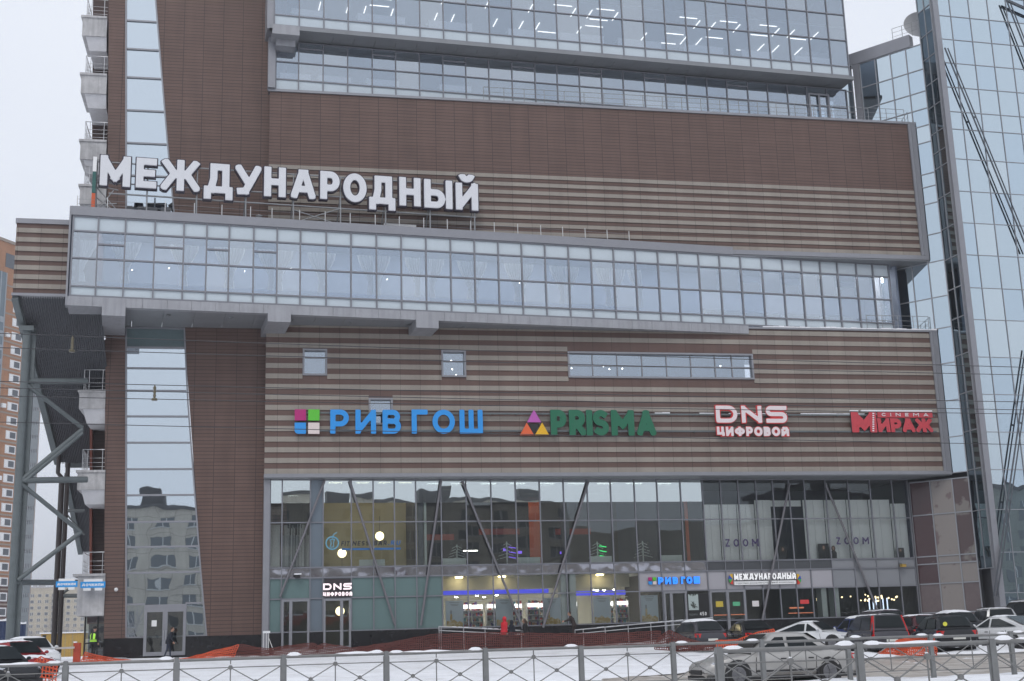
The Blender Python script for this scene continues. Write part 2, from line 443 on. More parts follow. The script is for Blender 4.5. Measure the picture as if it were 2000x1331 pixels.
def room(pl, s0, s1, z0, z1, dep, front=-0.12, wall=None, ceil=None, floor=None, name="interior", parent=None):
    """Inside of a glazed storey: floor, ceiling, back and end walls."""
    m = MB(); t = 0.15
    m.pbox(pl, s0, s1, z0, z0 + 0.04, -dep, front, 2)
    m.pbox(pl, s0, s1, z1 - 0.04, z1, -dep, front, 1)
    m.pbox(pl, s0, s1, z0 + 0.04, z1 - 0.04, -dep - t, -dep, 0)
    m.pbox(pl, s0 - t, s0, z0, z1, -dep, front, 0)
    m.pbox(pl, s1, s1 + t, z0, z1, -dep, front, 0)
    return m.build(name, [wall or INT_W, ceil or INT_W, floor or INT_F], parent or mall)

def holes_wall(mb, pl, s0, s1, z0, z1, holes, d0, d1, mat=0):
    xs = sorted({s0, s1, *[h[0] for h in holes], *[h[1] for h in holes]}); zs = sorted({z0, z1, *[h[2] for h in holes], *[h[3] for h in holes]})
    xs = [x for x in xs if s0 <= x <= s1]; zs = [z for z in zs if z0 <= z <= z1]
    for j in range(len(zs) - 1):
        run = None
        for i in range(len(xs) - 1):
            cx, cz = (xs[i] + xs[i + 1]) / 2, (zs[j] + zs[j + 1]) / 2
            hole = any(h[0] < cx < h[1] and h[2] < cz < h[3] for h in holes)
            if hole:
                if run is not None: mb.pbox(pl, run, xs[i], zs[j], zs[j + 1], d0, d1, mat); run = None
            elif run is None: run = xs[i]
        if run is not None: mb.pbox(pl, run, s1, zs[j], zs[j + 1], d0, d1, mat)

# --- lower striped block
sL, sR = Fp.S(516, 930), Fp.S(1829, 650)
zB, zT = Fp.Z(1000, 931), Fp.Z(1600, 645.5)
wins = []
for (xa, ya, xb, yb) in ((591, 682, 639, 734), (862, 685, 910, 737), (1109, 689.5, 1471, 740), (720, 778, 767, 830)):
    za, zb = Fp.Z((xa + xb) / 2, yb), Fp.Z((xa + xb) / 2, ya)
    wins.append((Fp.S(xa, (ya + yb) / 2), Fp.S(xb, (ya + yb) / 2), za, zb))
def stripes(pl, s0, s1, z0, z1, n, holes, first_beige=True, share=0.475):
    """n beige boards standing 6 cm proud of the brown ground."""
    per = (z1 - z0) / (n - 1 + share)
    m = MB()
    for k in range(n):
        a, b = z0 + k * per, z0 + k * per + per * share
        cuts = sorted([(h[0], h[1]) for h in holes if h[2] < b and h[3] > a])
        x = s0
        for c in cuts + [(s1, s1)]:
            if c[0] > x:
                m.pbox(pl, x, c[0], a, b, 0.002, 0.032); m.pbox(pl, x, c[0], a, a + (b - a) * 0.26, 0.0325, 0.05)
            x = max(x, c[1])
    return m
trim_w = 0.55
wm = MB()
holes_wall(wm, Fp, sL, sR - trim_w, zB + 0.22, zT, wins, -0.5, 0.0)
wm.pbox(Fp, sL, sR - trim_w, zB + 0.3, zB + 0.5, -9, -0.51)
lower_wall = wm.build("striped_wall", STRB, mall)
stripes(Fp, sL, sR - trim_w, zB + 0.22, zT - 0.1, 15, wins).build("stripe", BEIGE, lower_wall)
tm = MB()
tm.pbox(Fp, sL - 0.02, sR, zB, zB + 0.215, -0.5, 0.11)
tm.pbox(Fp, sR - trim_w, sR, zB + 0.22, zT, -0.5, 0.10); tm.pbox(Fp, sR - trim_w + 0.2, sR - trim_w + 0.26, zB + 0.22, zT - 0.02, 0.1005, 0.14)
tm.pbox(Fp, sL, sR, zT, zT + 0.12, -0.5, 0.12)
tm.build("trim", METAL, lower_wall)
sf = MB(); sf.pbox(Fp, sL, sR, zB - 0.05, zB - 0.002, -3.4, 0.06)
sf.build("soffit", SOFF, mall)
rf = MB(); rf.pbox(Fp, sL, sR, zT - 0.4, zT - 0.02, -9, -0.52); rf.build("terrace_floor", SOFF, mall)
sn = MB()
for k in range(34):
    a = Fp.S(1490, 645) + k * (sR - Fp.S(1490, 645)) / 34
    sn.pbox(Fp, a, a + (sR - Fp.S(1490, 645)) / 34 - 0.003, zT + 0.121, zT + 0.17 + 0.07 * abs(vnoise(k * 0.7, 4)), -0.5, 0.10 + 0.04 * vnoise(k, 9))
tag(sn.build("snow_ledge", SNOW), "thin line of snow along the terrace edge above the lower striped wall", "snow", kind="stuff")

for w_i, h in enumerate(wins):
    wn = MB(); fw = 0.11
    for (a, b, c, d_) in ((h[0], h[1], h[2], h[2] + fw), (h[0], h[1], h[3] - fw, h[3]), (h[0], h[0] + fw, h[2] + fw, h[3] - fw), (h[1] - fw, h[1], h[2] + fw, h[3] - fw)):
        wn.pbox(Fp, a, b, c, d_, -0.3, 0.10)
    if w_i == 2:
        divs = [Fp.S(x, 715) for x in (1158.5, 1206.5, 1255, 1303, 1350.5, 1398, 1431)]; zm = [Fp.Z(1290, 715.5)]
    elif w_i == 1: divs = []; zm = [Fp.Z(886, 706)]
    elif w_i == 0: divs = []; zm = [Fp.Z(615, 698.5)]
    else: divs = []; zm = []
    for a in divs: wn.pbox(Fp, a - 0.03, a + 0.03, h[2] + fw, h[3] - fw, -0.22, -0.10)
    xs = [h[0] + fw] + divs + [h[1] - fw]
    for z in zm:
        for a, b in zip(xs, xs[1:]): wn.pbox(Fp, a + 0.031, b - 0.031, z - 0.03, z + 0.03, -0.22, -0.105)
    fo = wn.build("window", METAL, mall)
    pn = MB()
    for a, b in zip(xs, xs[1:]):
        t1, t2 = random.uniform(-.004, .004), random.uniform(-.004, .004)
        pn.face([Fp.pt(a, h[2] + fw, -0.17 + t1), Fp.pt(b, h[2] + fw, -0.17 - t1), Fp.pt(b, h[3] - fw, -0.17 - t2), Fp.pt(a, h[3] - fw, -0.17 + t2)])
    pn.build("pane", G_BAND, fo)
    im = MB()
    im.pbox(Fp, h[0] - 1, h[1] + 1, h[2] - 1.0, h[2] - 0.9, -4, -0.52); im.pbox(Fp, h[0] - 1, h[1] + 1, h[3] + 0.5, h[3] + 0.6, -4, -0.52); im.pbox(Fp, h[0] - 1, h[1] + 1, h[2] - 0.9, h[3] + 0.5, -4.1, -4)
    im.build("window_interior", INT_W, fo)
    if w_i in (1, 2):
        bl = MB()
        for q in range(5 if w_i == 1 else 8):
            bl.ball(Fp.pt(random.uniform(h[0] + .3, h[1] - .3), random.uniform(h[2] + .2, h[3] - .2), -random.uniform(0.7, 2.5)), 0.045)
        bl.build("bulb", LAMPW, fo)

# --- upper striped block
uz0, uz1 = Fp.Z(1700, 505.5), Fp.Z(1000, 203.5)
usL = Fp.S(527, 182)
uzs = Fp.Z(1000, 341)                 # where the stripes begin
um = MB()
um.pbox(Fp, usL, sR - trim_w, uz0 + 0.3, uz1, -0.5, 0.0, 0)
upper_wall = um.build("upper_wall", BROWN, mall)
stripes(Fp, usL, sR - trim_w, uz0 + 0.3, uzs + 0.0, 9, []).build("stripe", BEIGE, upper_wall)
tm = MB()
tm.pbox(Fp, usL, sR, uz0, uz0 + 0.295, -0.5, 0.11)
tm.pbox(Fp, sR - trim_w, sR, uz0 + 0.3, uz1 - 0.02, -0.5, 0.12); tm.pbox(Fp, sR - trim_w + 0.2, sR - trim_w + 0.26, uz0 + 0.3, uz1 - 0.03, 0.1205, 0.16)
tm.pbox(Fp, usL - 0.1, sR + 0.05, uz1, uz1 + 0.16, -0.5, 0.10)
tm.build("trim", METAL, upper_wall)
rf = MB(); rf.pbox(Fp, usL, sR, uz1 - 0.35, uz1 - 0.02, -10, -0.52); rf.build("roof_deck", SOFF, mall)
rf = MB(); rf.pbox(Fp, usL, sR - 0.02, uz0 - 0.1, uz0 - 0.003, -6, 0.05); rf.build("soffit", SOFF, mall)

# --- tower on the left with its tapering mirror strip
def Tq(*pts): return [Tp.uv(x, y) for x, y in pts]
def edge(y):                          # slanted right edge of the strip (px at height y)
    return lerp_tab([(-200, 289), (0, 303), (312, 329), (400, 338), (650, 360), (763, 364.5), (917, 376), (1020, 384), (1120, 391.5), (1246, 403)], y)
tw = MB()
tw.prism(Tp, Tq((203, 1248), (246.5, 1247), (247, 640), (206, 640)), -6, 0.0)
tw.prism(Tp, Tq((edge(1245), 1244.5), (560, 1239), (560, 640), (edge(640), 640)), -6, 0.0)
tw.prism(Tp, Tq((209, 440), (246, 440), (246, -160), (214, -160)), -6, 0.0)
tw.prism(Tp, Tq((edge(440), 440), (560, 440), (560, -160), (edge(-160), -160)), -6, 0.0)
tower_wall = tw.build("tower_wall", BROWN, mall)
pl_ = MB()
pl_.prism(Tp, Tq((203, 1285), (281, 1285), (281, 1246.5), (203, 1248)), -6, 0.10)
pl_.prism(Tp, Tq((363, 1285), (516, 1285), (516, 1240), (363, 1243.5)), -6, 0.10)
pl_.build("plinth", DARKB, mall)
bk = MB(); bk.prism(Tp, Tq((244, 1290), (415, 1290), (345, 640), (244, 640)), -5, -1.2); bk.prism(Tp, Tq((244, 440), (345, 440), (306, -160), (244, -160)), -5, -1.2)
bk.build("stairwell", INT_D, mall)
for ys in ([430, 342, 278.3, 214.3, 150, 94.5, 39, -20, -90, -160], [1246, 1181, 1119.5, 1069, 1020, 967.5, 916.5, 864.5, 813, 762.7, 718.7, 678, 640]):
    gp, gf = MB(), MB()
    for ya, yb in zip(ys, ys[1:]):
        q = Tq((246.5, ya), (edge(ya) + 0.5, ya), (edge(yb) + 0.5, yb), (246.5, yb))
        ta, tb = random.uniform(-.002, .002), random.uniform(-.002, .002)
        k = 1 if (yb == 640) else 0
        if ya == 1246:                # the pane row is interrupted by the doors
            for xa, xb in ((246.5, 283), (362, edge(ya))):
                q = Tq((xa, ya), (xb, ya), (min(xb, edge(yb)) if xb > 300 else xb, yb), (xa, yb)); gp.face([Tp.pt(a, z, -0.12) for a, z in q], 0)
            continue
        c = q[0]
        gp.face([Tp.pt(a, z, -0.12 + ta * (a - c[0]) + tb * (z - c[1])) for a, z in q], k)
    for y in ys:
        a, z = Tp.uv(247, y); b, _ = Tp.uv(edge(y) - 1, y)
        if y == 1181: gf.pbox(Tp, a, Tp.S(283, y), z - .05, z + .05, -.14, -.02); gf.pbox(Tp, Tp.S(362, y), b, z - .05, z + .05, -.14, -.02)
        else: gf.pbox(Tp, a, b, z - 0.05, z + 0.05, -0.14, -0.02)
    for pts in ([(245.2, 250), (247.8, 250)],):
        ya, yb = ys[0], ys[-1]
        gf.prism(Tp, Tq((244.8, ya), (247.6, ya), (247.6, yb), (244.8, yb)), -0.14, 0.05)
        st = [ya - (ya - yb) * k / 8 for k in range(9)]
        for u, v in zip(st, st[1:]):
            gf.prism(Tp, Tq((edge(u) - 0.8, u), (edge(u) + 2.2, u), (edge(v) + 2.2, v), (edge(v) - 0.8, v)), -0.14, 0.05)
    strip = gp.build("glass_strip", [G_STRIP, SPANG], mall)
    gf.build("mullions", METAL, strip)

# entrance doors in the tower
dm = MB(); s0, s1 = Tp.S(281, 1230), Tp.S(363, 1230); zb, zt = Tp.Z(322, 1281), Tp.Z(322, 1190)
mid = (s0 + s1) / 2
for a, b, c, d_ in ((s0, s0 + .16, zb, zt), (s1 - .16, s1, zb, zt), (mid - .14, mid + .14, zb, zt - .16), (s0 + .16, s1 - .16, zt - .16, zt), (s0 + .16, mid - .14, zb, zb + .22), (mid + .14, s1 - .16, zb, zb + .22)):
    dm.pbox(Tp, a, b, c, d_, -0.12, 0.13)
dm.pbox(Tp, s0, s1, zt + 0.002, Tp.Z(322, 1181), -0.14, 0.10)
door = dm.build("entrance_door", METAL, mall)
dg = MB()
for a, b in ((s0 + .16, mid - .14), (mid + .14, s1 - .16)): dg.face([Tp.pt(a, zb + .22, 0), Tp.pt(b, zb + .22, 0.004), Tp.pt(b, zt - .16, 0), Tp.pt(a, zt - .16, -0.004)])
dg.build("pane", G_DOOR, door)
hm = MB()
for a in (mid - .07, mid + .07): hm.tube([Tp.pt(a, zb + .9, .2), Tp.pt(a, zb + 1.4, .2)], .018)
hm.build("handle", STAIN, door)
nm = MB(); nm.pbox(Tp, Tp.S(296, 1220), Tp.S(306, 1220), Tp.Z(300, 1224), Tp.Z(300, 1212), 0.02, 0.03); nm.build("notice", WHITE, door)

# loggias up the left edge of the tower
slabs = [(33, 72), (145, 184), (274.5, 313), (362, 400), (762, 799), (919, 957), (1121, 1203)]
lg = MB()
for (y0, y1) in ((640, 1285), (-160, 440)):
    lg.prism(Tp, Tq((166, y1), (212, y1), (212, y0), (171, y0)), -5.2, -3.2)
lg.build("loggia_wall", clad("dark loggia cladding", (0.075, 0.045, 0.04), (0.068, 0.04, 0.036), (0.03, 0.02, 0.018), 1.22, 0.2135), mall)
rw = MB(); rw.prism(Tp, Tq((163.5, 1180), (168.5, 1180), (170.5, 655), (165.5, 655)), -5.4, -2.6); rw.build("side_wall", REDB, mall)
for k, (ya, yb) in enumerate(slabs):
    xl = lerp_tab([(0, 162), (150, 158.5), (360, 156), (770, 155), (1121, 147)], ya)
    if k == 6: xl = 151
    a0, a1 = Tp.S(xl, (ya + yb) / 2), Tp.S(209 - 0.004 * ya, (ya + yb) / 2)
    za, zb = Tp.Z(185, ya), Tp.Z(185, yb)
    bm_ = MB()
    bm_.pbox(Tp, a0, a1, zb, za - 0.14, -3.0, 0.08)
    bm_.pbox(Tp, a0 - 0.10 if k != 6 else a0 - 0.28, a1, za - 0.138, za, -3.1, 0.16)
    b_o = bm_.build("balcony", CONC, mall)
    cm = MB()
    ins = 0.32
    h1, h2 = zb - 0.80, zb - 0.003
    if k < 6: cm.hexa([Tp.pt(a0 + ins + .1, h1, -.35), Tp.pt(a1, h1, -.35), Tp.pt(a1, h1, -3.1), Tp.pt(a0 + ins + .1, h1, -3.1), Tp.pt(a0 + ins - .1, h2, -.02), Tp.pt(a1, h2, -.02), Tp.pt(a1, h2, -3.1), Tp.pt(a0 + ins - .1, h2, -3.1)])
    if k < 6: cm.build("ceiling_beam", CONCL, b_o)
    rl = MB(); hh = 1.22; l0 = a0 + 0.22
    for z in (hh, 0.72, 0.46, 0.22):
        rl.tube([Tp.pt(l0, za + z, -2.9), Tp.pt(l0, za + z, -0.06), Tp.pt(a1, za + z, -0.06)], 0.028 if z == hh else 0.012, 6)
    for a, d_ in ((l0, -.06), (a1 - .2, -.06), (l0, -.7), (l0, -1.3), (l0, -1.9), (l0 + .28, -.06)): rl.tube([Tp.pt(a, za, d_), Tp.pt(a, za + hh, d_)], 0.022, 6)
    rl.build("railing", STAIN, b_o)

# --- the long glass band
bz = [Bp.Z(246, y) for y in (602, 582.5, 563.75, 509.5, 457, 428.75, 424)]
bpx = [140, 189.5, 243, 301, 358, 403, 447, 495, 541, 586.5, 637, 685.4, 735, 783.4, 831.7, 879.7, 926.4, 972.7, 1018.3, 1064, 1109.6, 1153.6, 1197.5, 1239.8, 1283.7, 1326, 1367, 1408, 1449, 1490.6, 1531, 1568, 1604.5, 1638, 1675, 1707, 1738]
bs = [Bp.S(x, 500 if x < 1320 else 565) for x in bpx]
b0, b1 = bs[0] - 0.12, bs[-1] + 0.1
def pick_band(i, j):
    if j in (0, 3): return 1
    return random.choice((0, 0, 2, 3))
band = curtain_wall(Bp, bs, bz[1:6], 0.0, "glass_band", [G_BANDV[0], SPAN, G_BANDV[1], G_BANDV[2]], pick_band, fw=0.085, fd=0.10, tilt=0.004)
for i in (1, 3, 5, 7):
    vm_ = MB(); z = Bp.Z(bpx[i] + 20, 479 + (bpx[i] - 190) * 0.045); vm_.pbox(Bp, bs[i] + .045, bs[i + 1] - .045, z - .045, z + .045, -.02, .10)
    vm_.build("vent_sash", MULL, band)
fm_ = MB()
st = Bp.S(1462, 655)
n = 31
for k in range(n):
    a, b = b0 + (st - b0) * k / n, b0 + (st - b0) * (k + 1) / n
    fm_.pbox(Bp, a, b - 0.012, bz[0], bz[1] - 0.05, -0.35, 0.10 + (k % 3) * 0.003)
fm_.build("fascia", FASC, band)
cp = MB(); cp.pbox(Bp, b0, Bp.S(1430, 500), bz[5] + 0.045, bz[6] + 0.42, -0.6, 0.16); cp.pbox(Bp, b0 - 0.1, b0, bz[0], bz[6] + 0.42, -0.5, 0.13); cp.build("coping", METAL, band)
so = MB()
for k in range(24):
    a, b = b0 + (st - b0) * k / 24, b0 + (st - b0) * (k + 1) / 24
    so.pbox(Bp, a + 0.01, b - 0.01, bz[0] + 0.06, bz[0] + 0.12, -7.5 if k < 9 else -4.6, -0.351)
so.build("soffit", SOFF, band)
rfb = MB(); rfb.pbox(Bp, b0, st, bz[6] + 0.0, bz[6] + 0.3, -6, -0.61); rfb.build("roof_deck", SOFF, band)
# cross beams under the band
for xa, xb, yt, yb_ in ((198.5, 244.5, 585, 617), (523, 568, 596, 629), (813, 857, 612, 641)):
    bb = MB(); a0, a1 = Bp.S(xa, yb_, .14), Bp.S(xb, yb_, .14); z0 = Bp.Z((xa + xb) / 2, yb_, .14)
    bb.pbox(Bp, a0, a1, z0, bz[1] - 0.06, -5.0, 0.15)
    bb.build("beam", FASC, band)
le = MB(); a0 = b0; a1 = Bp.S(196, 640); z0 = bz[0] - 0.02
le.pbox(Bp, a0 + .05, a1, bz[0] - 0.0, bz[0] + 0.055, -6.0, -0.355); le.build("end_soffit", FASC, band)
dn = MB()
for k in range(11):
    a = b0 + 2.0 + k * (st - b0 - 3) / 11; p = Bp.pt(a, bz[0] + 0.03, -1.4); dn.lathe(p, [(0.0, 0.02), (0.13, 0.02), (0.15, -0.02), (0.10, -0.025)], 10)
dn.build("downlight", STEEL, band)
room(Bp, b0 + 0.1, b1 + 0.5, bz[1] - 0.3, bz[5], 4.2, -0.1, parent=band, wall=mat("banquet hall wall", (0.13, 0.16, 0.22), .8), ceil=mat("banquet hall ceiling", (.22, .25, .30), .8), floor=mat("banquet hall floor", (0.30, 0.33, 0.40), .5))
lo = MB(); lo.pbox(Bp, b0 + .2, Bp.S(1262, 560), bz[2], Bp.Z(246, 539), -1.6, -1.5); lo.build("low_wall", mat("blue grey low wall", (0.30, 0.36, 0.50), .7), band)
bl = MB()
for q in range(9): bl.ball(Bp.pt(bs[1] + (bs[35] - bs[1]) * (q + random.uniform(.2, .8)) / 16, random.uniform(bz[3] - .6, bz[4] - .2), -random.uniform(1.3, 3.5)), 0.022)
bl.build("bulb", mat("bright bulb", (1, 1, 1), .5, emit=(1.0, .95, .88), estr=30), band)
HALL_FILL = mat("hidden hall fill light", (1, 1, 1), .5, emit=(1, .97, .92), estr=52)  # fill panels added out of sight behind the top spandrel to light the curtains
for q in range(24):
    m = MB(); a = bs[0] + (bs[-1] - bs[0]) * (q + .5) / 24; m.pbox(Bp, a - .6, a + .6, bz[5] - .14, bz[5] - .10, -1.6, -1.25); m.build("ceiling_lamp_or_fill", HALL_FILL, band)
# blinds and desks inside the right half of the band
bd = MB()
for i, sh in ((26, 1.), (27, 1.), (28, .55), (29, 1.), (30, .5), (31, 1.), (32, 1.), (33, .5), (34, 1.)):
    zt_ = bz[4] - .05 if sh == 1. else bz[3] + (bz[4] - bz[3]) * .5
    bd.pbox(Bp, bs[i] + .08, bs[i + 1] - .08, bz[3] + .02, zt_, -.35, -.33)
bd.build("roller_blind", WHITE, band)

# curtains: tied back in pairs, each its own thing
cpx = [(172, 1), (233, -1), (258, 1), (348, -1), (371, 1), (435, -1), (462, 1), (520, -1), (556, 1), (617, -1), (640, 1), (714, -1), (747, 1), (806, -1), (853, 1), (908, -1), (937, 1), (1000, -1), (1028, 1), (1088, -1), (1118, 1), (1178, -1), (1208, 1), (1240, -1)]
for k, (x, sgn) in enumerate(cpx):
    yy = 500 + (x - 246) * 0.047
    s_c = Bp.S(x, yy, -.6)
    ztop, ztie, zbot = bz[4] - 0.30, bz[3] - 0.55, bz[2] + 0.45
    cm = MB(); rows = []
    side = sgn
    for zf, wd_, sh in ((1, .95, 0), (.8, .88, .05), (.6, .72, .14), (.4, .52, .26), (.2, .34, .38), (0.0, .24, .46), (-.3, .30, .44), (-.7, .34, .43), (-1, .36, .43)):
        z = ztie + (ztop - ztie) * zf if zf >= 0 else ztie + (ztie - zbot) * zf
        row = []
        for q in range(25):
            u = q / 24
            row.append(Bp.pt(s_c + side * (-0.45 + wd_ * u + 0.0) + side * sh * 0.0 + (-side) * 0.0, z, -.6 + 0.03 * math.sin(u * 30) * (0.4 + wd_)))
        rows.append(row)
    cm.grid(rows)
    tag(cm.build("curtain", CURT), f"{ORD[k]} white tied-back curtain from the left behind the long glass band", "curtain", "white curtains behind the long glass band")

# striped end of the wing, behind the left end of the band
eM = MB(); We = Pl(Bp.o.x, Bp.o.y, R(1.0))
ea0, ea1 = We.S(29, 500, -1.0), We.S(137, 500, -1.0)
ez0, ez1 = We.Z(80, 579, -1.0), We.Z(80, 438, -1.0)
eM.pbox(We, ea0, ea1 + 1.5, ez0 + 0.15, ez1, -5.0, -1.0)
end_wall = eM.build("wing_end", STRB, mall)
EW = Pl(We.o.x + We.n.x * -1.0, We.o.y + We.n.y * -1.0, R(1.0))
per = (ez1 - ez0 - .15) / 7.5
e2 = MB()
for k in range(7):
    z = ez0 + .15 + per * (k + .5)
    e2.pbox(EW, ea0, ea1 + .3, z, z + per * .5, .002, .05); e2.pbox(EW, ea0, ea1 + .3, z, z + per * .12, .0505, .08)
e2.build("stripe", BEIGE, end_wall)
e3 = MB(); e3.pbox(EW, ea0 - .05, ea1 + .3, ez1, ez1 + .28, -4, .1); e3.build("trim", METAL, end_wall); e3 = MB(); e3.pbox(EW, ea0 - .05, ea1 + .3, ez0, ez0 + .148, -4, .09); e3.build("trim", METAL, end_wall)
# raked corrugated underside
def corr(p00, p01, p10, p11, nrib, name):
    """Ribbed sheet between front edge p00-p01 and back edge p10-p11."""
    m = MB(); ra, rb = [], []
    for k in range(nrib * 4 + 1):
        u = k / (nrib * 4); off = (0, .10, .10, 0)[k % 4] * -1
        a = Vector(p00).lerp(Vector(p01), u); b = Vector(p10).lerp(Vector(p11), u)
        ra.append(a + Vector((0, off * -.6, off))); rb.append(b + Vector((0, off * -.6, off)))
    m.grid([ra, rb], 0, False)
    return m.build(name, CORR, mall)
cf0, cf1 = EW.pt(ea0 + .35, ez0 - .02, -.1), Vector((Tp.S(168, 640) + 1.2, EW.pt(ea1, 0, 0).y - .1, ez0 - .02))
pb0, pb1 = on_ground(117, 903, 84.0), on_ground(166, 905, 84.0)
pb1 = Vector((cf1.x + .2, 84.0, pb0.z))
corr(cf0, cf1, pb0, pb1, 34, "raked_soffit")
qa, qb = on_ground(133, 930, 86.0), on_ground(161, 1078, 92.0)
corr(qa, Vector((cf1.x, 86, qa.z)), qb, Vector((cf1.x + .2, 92, qb.z)), 30, "raked_soffit")
ed = MB(); ed.bar(cf0 + Vector((-.2, 0, 0)), pb0 + Vector((-.1, 0, 0)), .35, .5); ed.bar(qa + Vector((-.1, 0, 0)), qb + Vector((-.1, 0, 0)), .3, .5)
ed.bar(pb0 + Vector((.3, .3, -.1)), pb1 + Vector((0, .3, -.1)), .4, .4)
ed.build("edge_beam", GREENS, mall)
# columns and bracing
def colx(px, py, t): return on_ground(px, py, t)
c1 = colx(36.5, 945, 75.5); ctop = on_ground(50, 640, 75.5).z
cm = MB(); cm.tube([(c1.x, 75.5, gz(c1.x, 75.5) - .2), (c1.x, 75.5, ctop)], .235, 16)
cm.box(c1.x - .4, c1.x + .4, 75.1, 75.9, ctop - .25, ctop + .02); cm.bar((c1.x + .30, 75.75, gz(c1.x, 75.5)), (c1.x + .30, 75.75, ctop - .3), .16, .3)
for z in (8.2, 12.6): cm.tube([(c1.x, 75.5, z), (c1.x, 75.5, z + .12)], .25, 16)
col1 = cm.build("column", GREENS, mall)
c2 = colx(121, 1000, 83.0); c2t = on_ground(125, 905, 83).z
cm = MB(); cm.tube([(c2.x - .1, 83, gz(c2.x, 83) - .2), (c2.x - .1, 83, c2t - .9)], .17, 12); cm.tube([(c2.x + .22, 83, gz(c2.x, 83) - .2), (c2.x + .22, 83, c2t)], .14, 12)
cm.tube([(c2.x - .1, 83, c2t - .9), (c2.x - .35, 83, c2t - .6), (c2.x - .35, 83, c2t + .8)], .13, 10)
cm.build("column", DARKS, mall)
P = lambda x, y, t=75.5: on_ground(x, y, t)
for a, b, wd in ((P(44, 745), P(170, 745, 77.2), .34), (P(40, 939), P(170, 937, 77.2), .36), (P(28, 1138), P(150, 1138, 79.5), .33)): tr = MB(); tr.tube([a, b], wd / 2, 10); tr.build("brace", GREENS, mall)
for a, b in ((P(52, 752), P(161, 836, 77.2)), (P(44, 936), P(161, 839, 77.2)), (P(46, 942), P(161, 846, 77.2)), (P(42, 946), P(158, 1040, 77.2)), (P(34, 1134), P(158, 1040, 77.2))): tr = MB(); tr.tube([a, b], .13, 8); tr.build("brace", GREENS, mall)
for a, b, wd in ((P(131, 998, 83), P(165, 998, 83), .2), (P(131, 1006, 83), P(165, 1045, 83), .1), (P(124, 1164, 83), P(170, 1164, 83), .25), (P(122, 1160, 83), P(138, 1148, 83), .15)): tr = MB(); tr.tube([a, b], wd / 2, 8); tr.build("brace", GREENS, mall)

# --- upper glazed storeys
sx = [Sp_.S(x, 150 + (x - 540) * .075) for x in (538.5, 583, 631, 679, 727, 773, 819.5, 865.5, 910.5, 955.5, 1001, 1046, 1089.5, 1133, 1176.5, 1219, 1260.5, 1302, 1343, 1383, 1422, 1463, 1502, 1541, 1579, 1618, 1657)]
sz = [Sp_.Z(620, y) for y in (183, 161, 127, 88)]
sz[0] = uz1 + 0.17
strip2 = curtain_wall(Sp_, sx, sz, 0.0, "recessed_glazing", [G_BANDV[0], SPAN, G_BANDV[1], G_BANDV[2]], lambda i, j: 1 if j == 0 else random.choice((0, 0, 2, 3)), fw=.07, fd=.08, tilt=.004)
for i in (1, 4, 7, 10, 13, 16, 20):
    v2 = MB(); z = sz[2] + (sz[3] - sz[2]) * .72; v2.pbox(Sp_, sx[i] + .036, sx[i + 1] - .036, z - .04, z + .04, -.02, .08)
    v2.build("vent_sash", MULL, strip2)
d_s0, d_s1 = Sp_.S(1578, 200), Sp_.S(1619, 205)
dm = MB()
for a, b, c, e in ((d_s0, d_s0 + .13, sz[0] + .04, sz[2] + .9), (d_s1 - .13, d_s1, sz[0] + .04, sz[2] + .9), ((d_s0 + d_s1) / 2 - .07, (d_s0 + d_s1) / 2 + .07, sz[0] + .04, sz[2] + .77), (d_s0 + .13, d_s1 - .13, sz[2] + .77, sz[2] + .9)): dm.pbox(Sp_, a, b, c, e, .082, .16)
dm.build("terrace_door", METAL, strip2)
room(Sp_, sx[0], sx[-1], sz[0], sz[3], 6.5, -.1, parent=strip2)
xs_ = [Xp.S(536, 31) + (Xp.S(1624.5, 140) - Xp.S(536, 31)) * k / 25 for k in range(26)] + [Xp.S(1659, 145)]
xz = [Xp.Z(1000, y) for y in (90.5, 71.5, 17.5)]
dzz = xz[2] - xz[1]
xz += [xz[2] + dzz * k for k in (1, 2, 3)]
box = curtain_wall(Xp, xs_, xz, 0.0, "glass_box", [G_BANDV[0], SPAN, G_BANDV[1], G_BANDV[2]], lambda i, j: 1 if j == 0 else random.choice((0, 0, 2, 3)), fw=.07, fd=.08, tilt=.004)
bf = MB(); bf.pbox(Xp, xs_[0] - .3, xs_[-1] + .25, xz[0] - .30, xz[0] - .05, -.3, .16)
for k in range(30):
    a = xs_[0] - .3 + k * (xs_[-1] - xs_[0] + .5) / 30; bf.pbox(Xp, a + .01, a + (xs_[-1] - xs_[0] + .5) / 30 - .01, xz[0] - .28, xz[0] - .22, -1.55, -.301)
bf.build("soffit", SOFF, box)
be = MB(); a0, a1 = Xp.S(532, 60, .1), Xp.S(585, 60, .1); be.pbox(Xp, a0, a1, Xp.Z(560, 69, .1), xz[0] - .045, -1.6, .2); be.pbox(Xp, a0 + .3, a1 - .2, Xp.Z(560, 69, .1) - .45, Xp.Z(560, 69, .1) - .003, -1.55, -.5)
be.build("end_beam", FASC, box)
bt = MB(); a = Sp_.S(531, 130); bt.pbox(Sp_, a - .25, a + .2, uz1 + .17, xz[0] - .3, -.2, .35); bt.pbox(Xp, xs_[0] - .45, xs_[0] - .05, xz[0] - .3, xz[-1], -1.8, .1); bt.build("edge_trim", METAL, box)
ro = room(Xp, xs_[0], xs_[-1], xz[0], xz[0] + 3.75, 11, -.12, parent=box, wall=mat("office wall", (.40, .44, .50), .8), ceil=mat("office ceiling", (.40, .43, .48), .8))
room(Xp, xs_[0], xs_[-1], xz[0] + 3.8, xz[0] + 7.6, 11, -.12, parent=box, wall=ro.data.materials[0], ceil=ro.data.materials[1])
LIN = mat("office light strip", (1, 1, 1), .5, emit=(1.0, .96, .88), estr=2.1)
cnt = 0
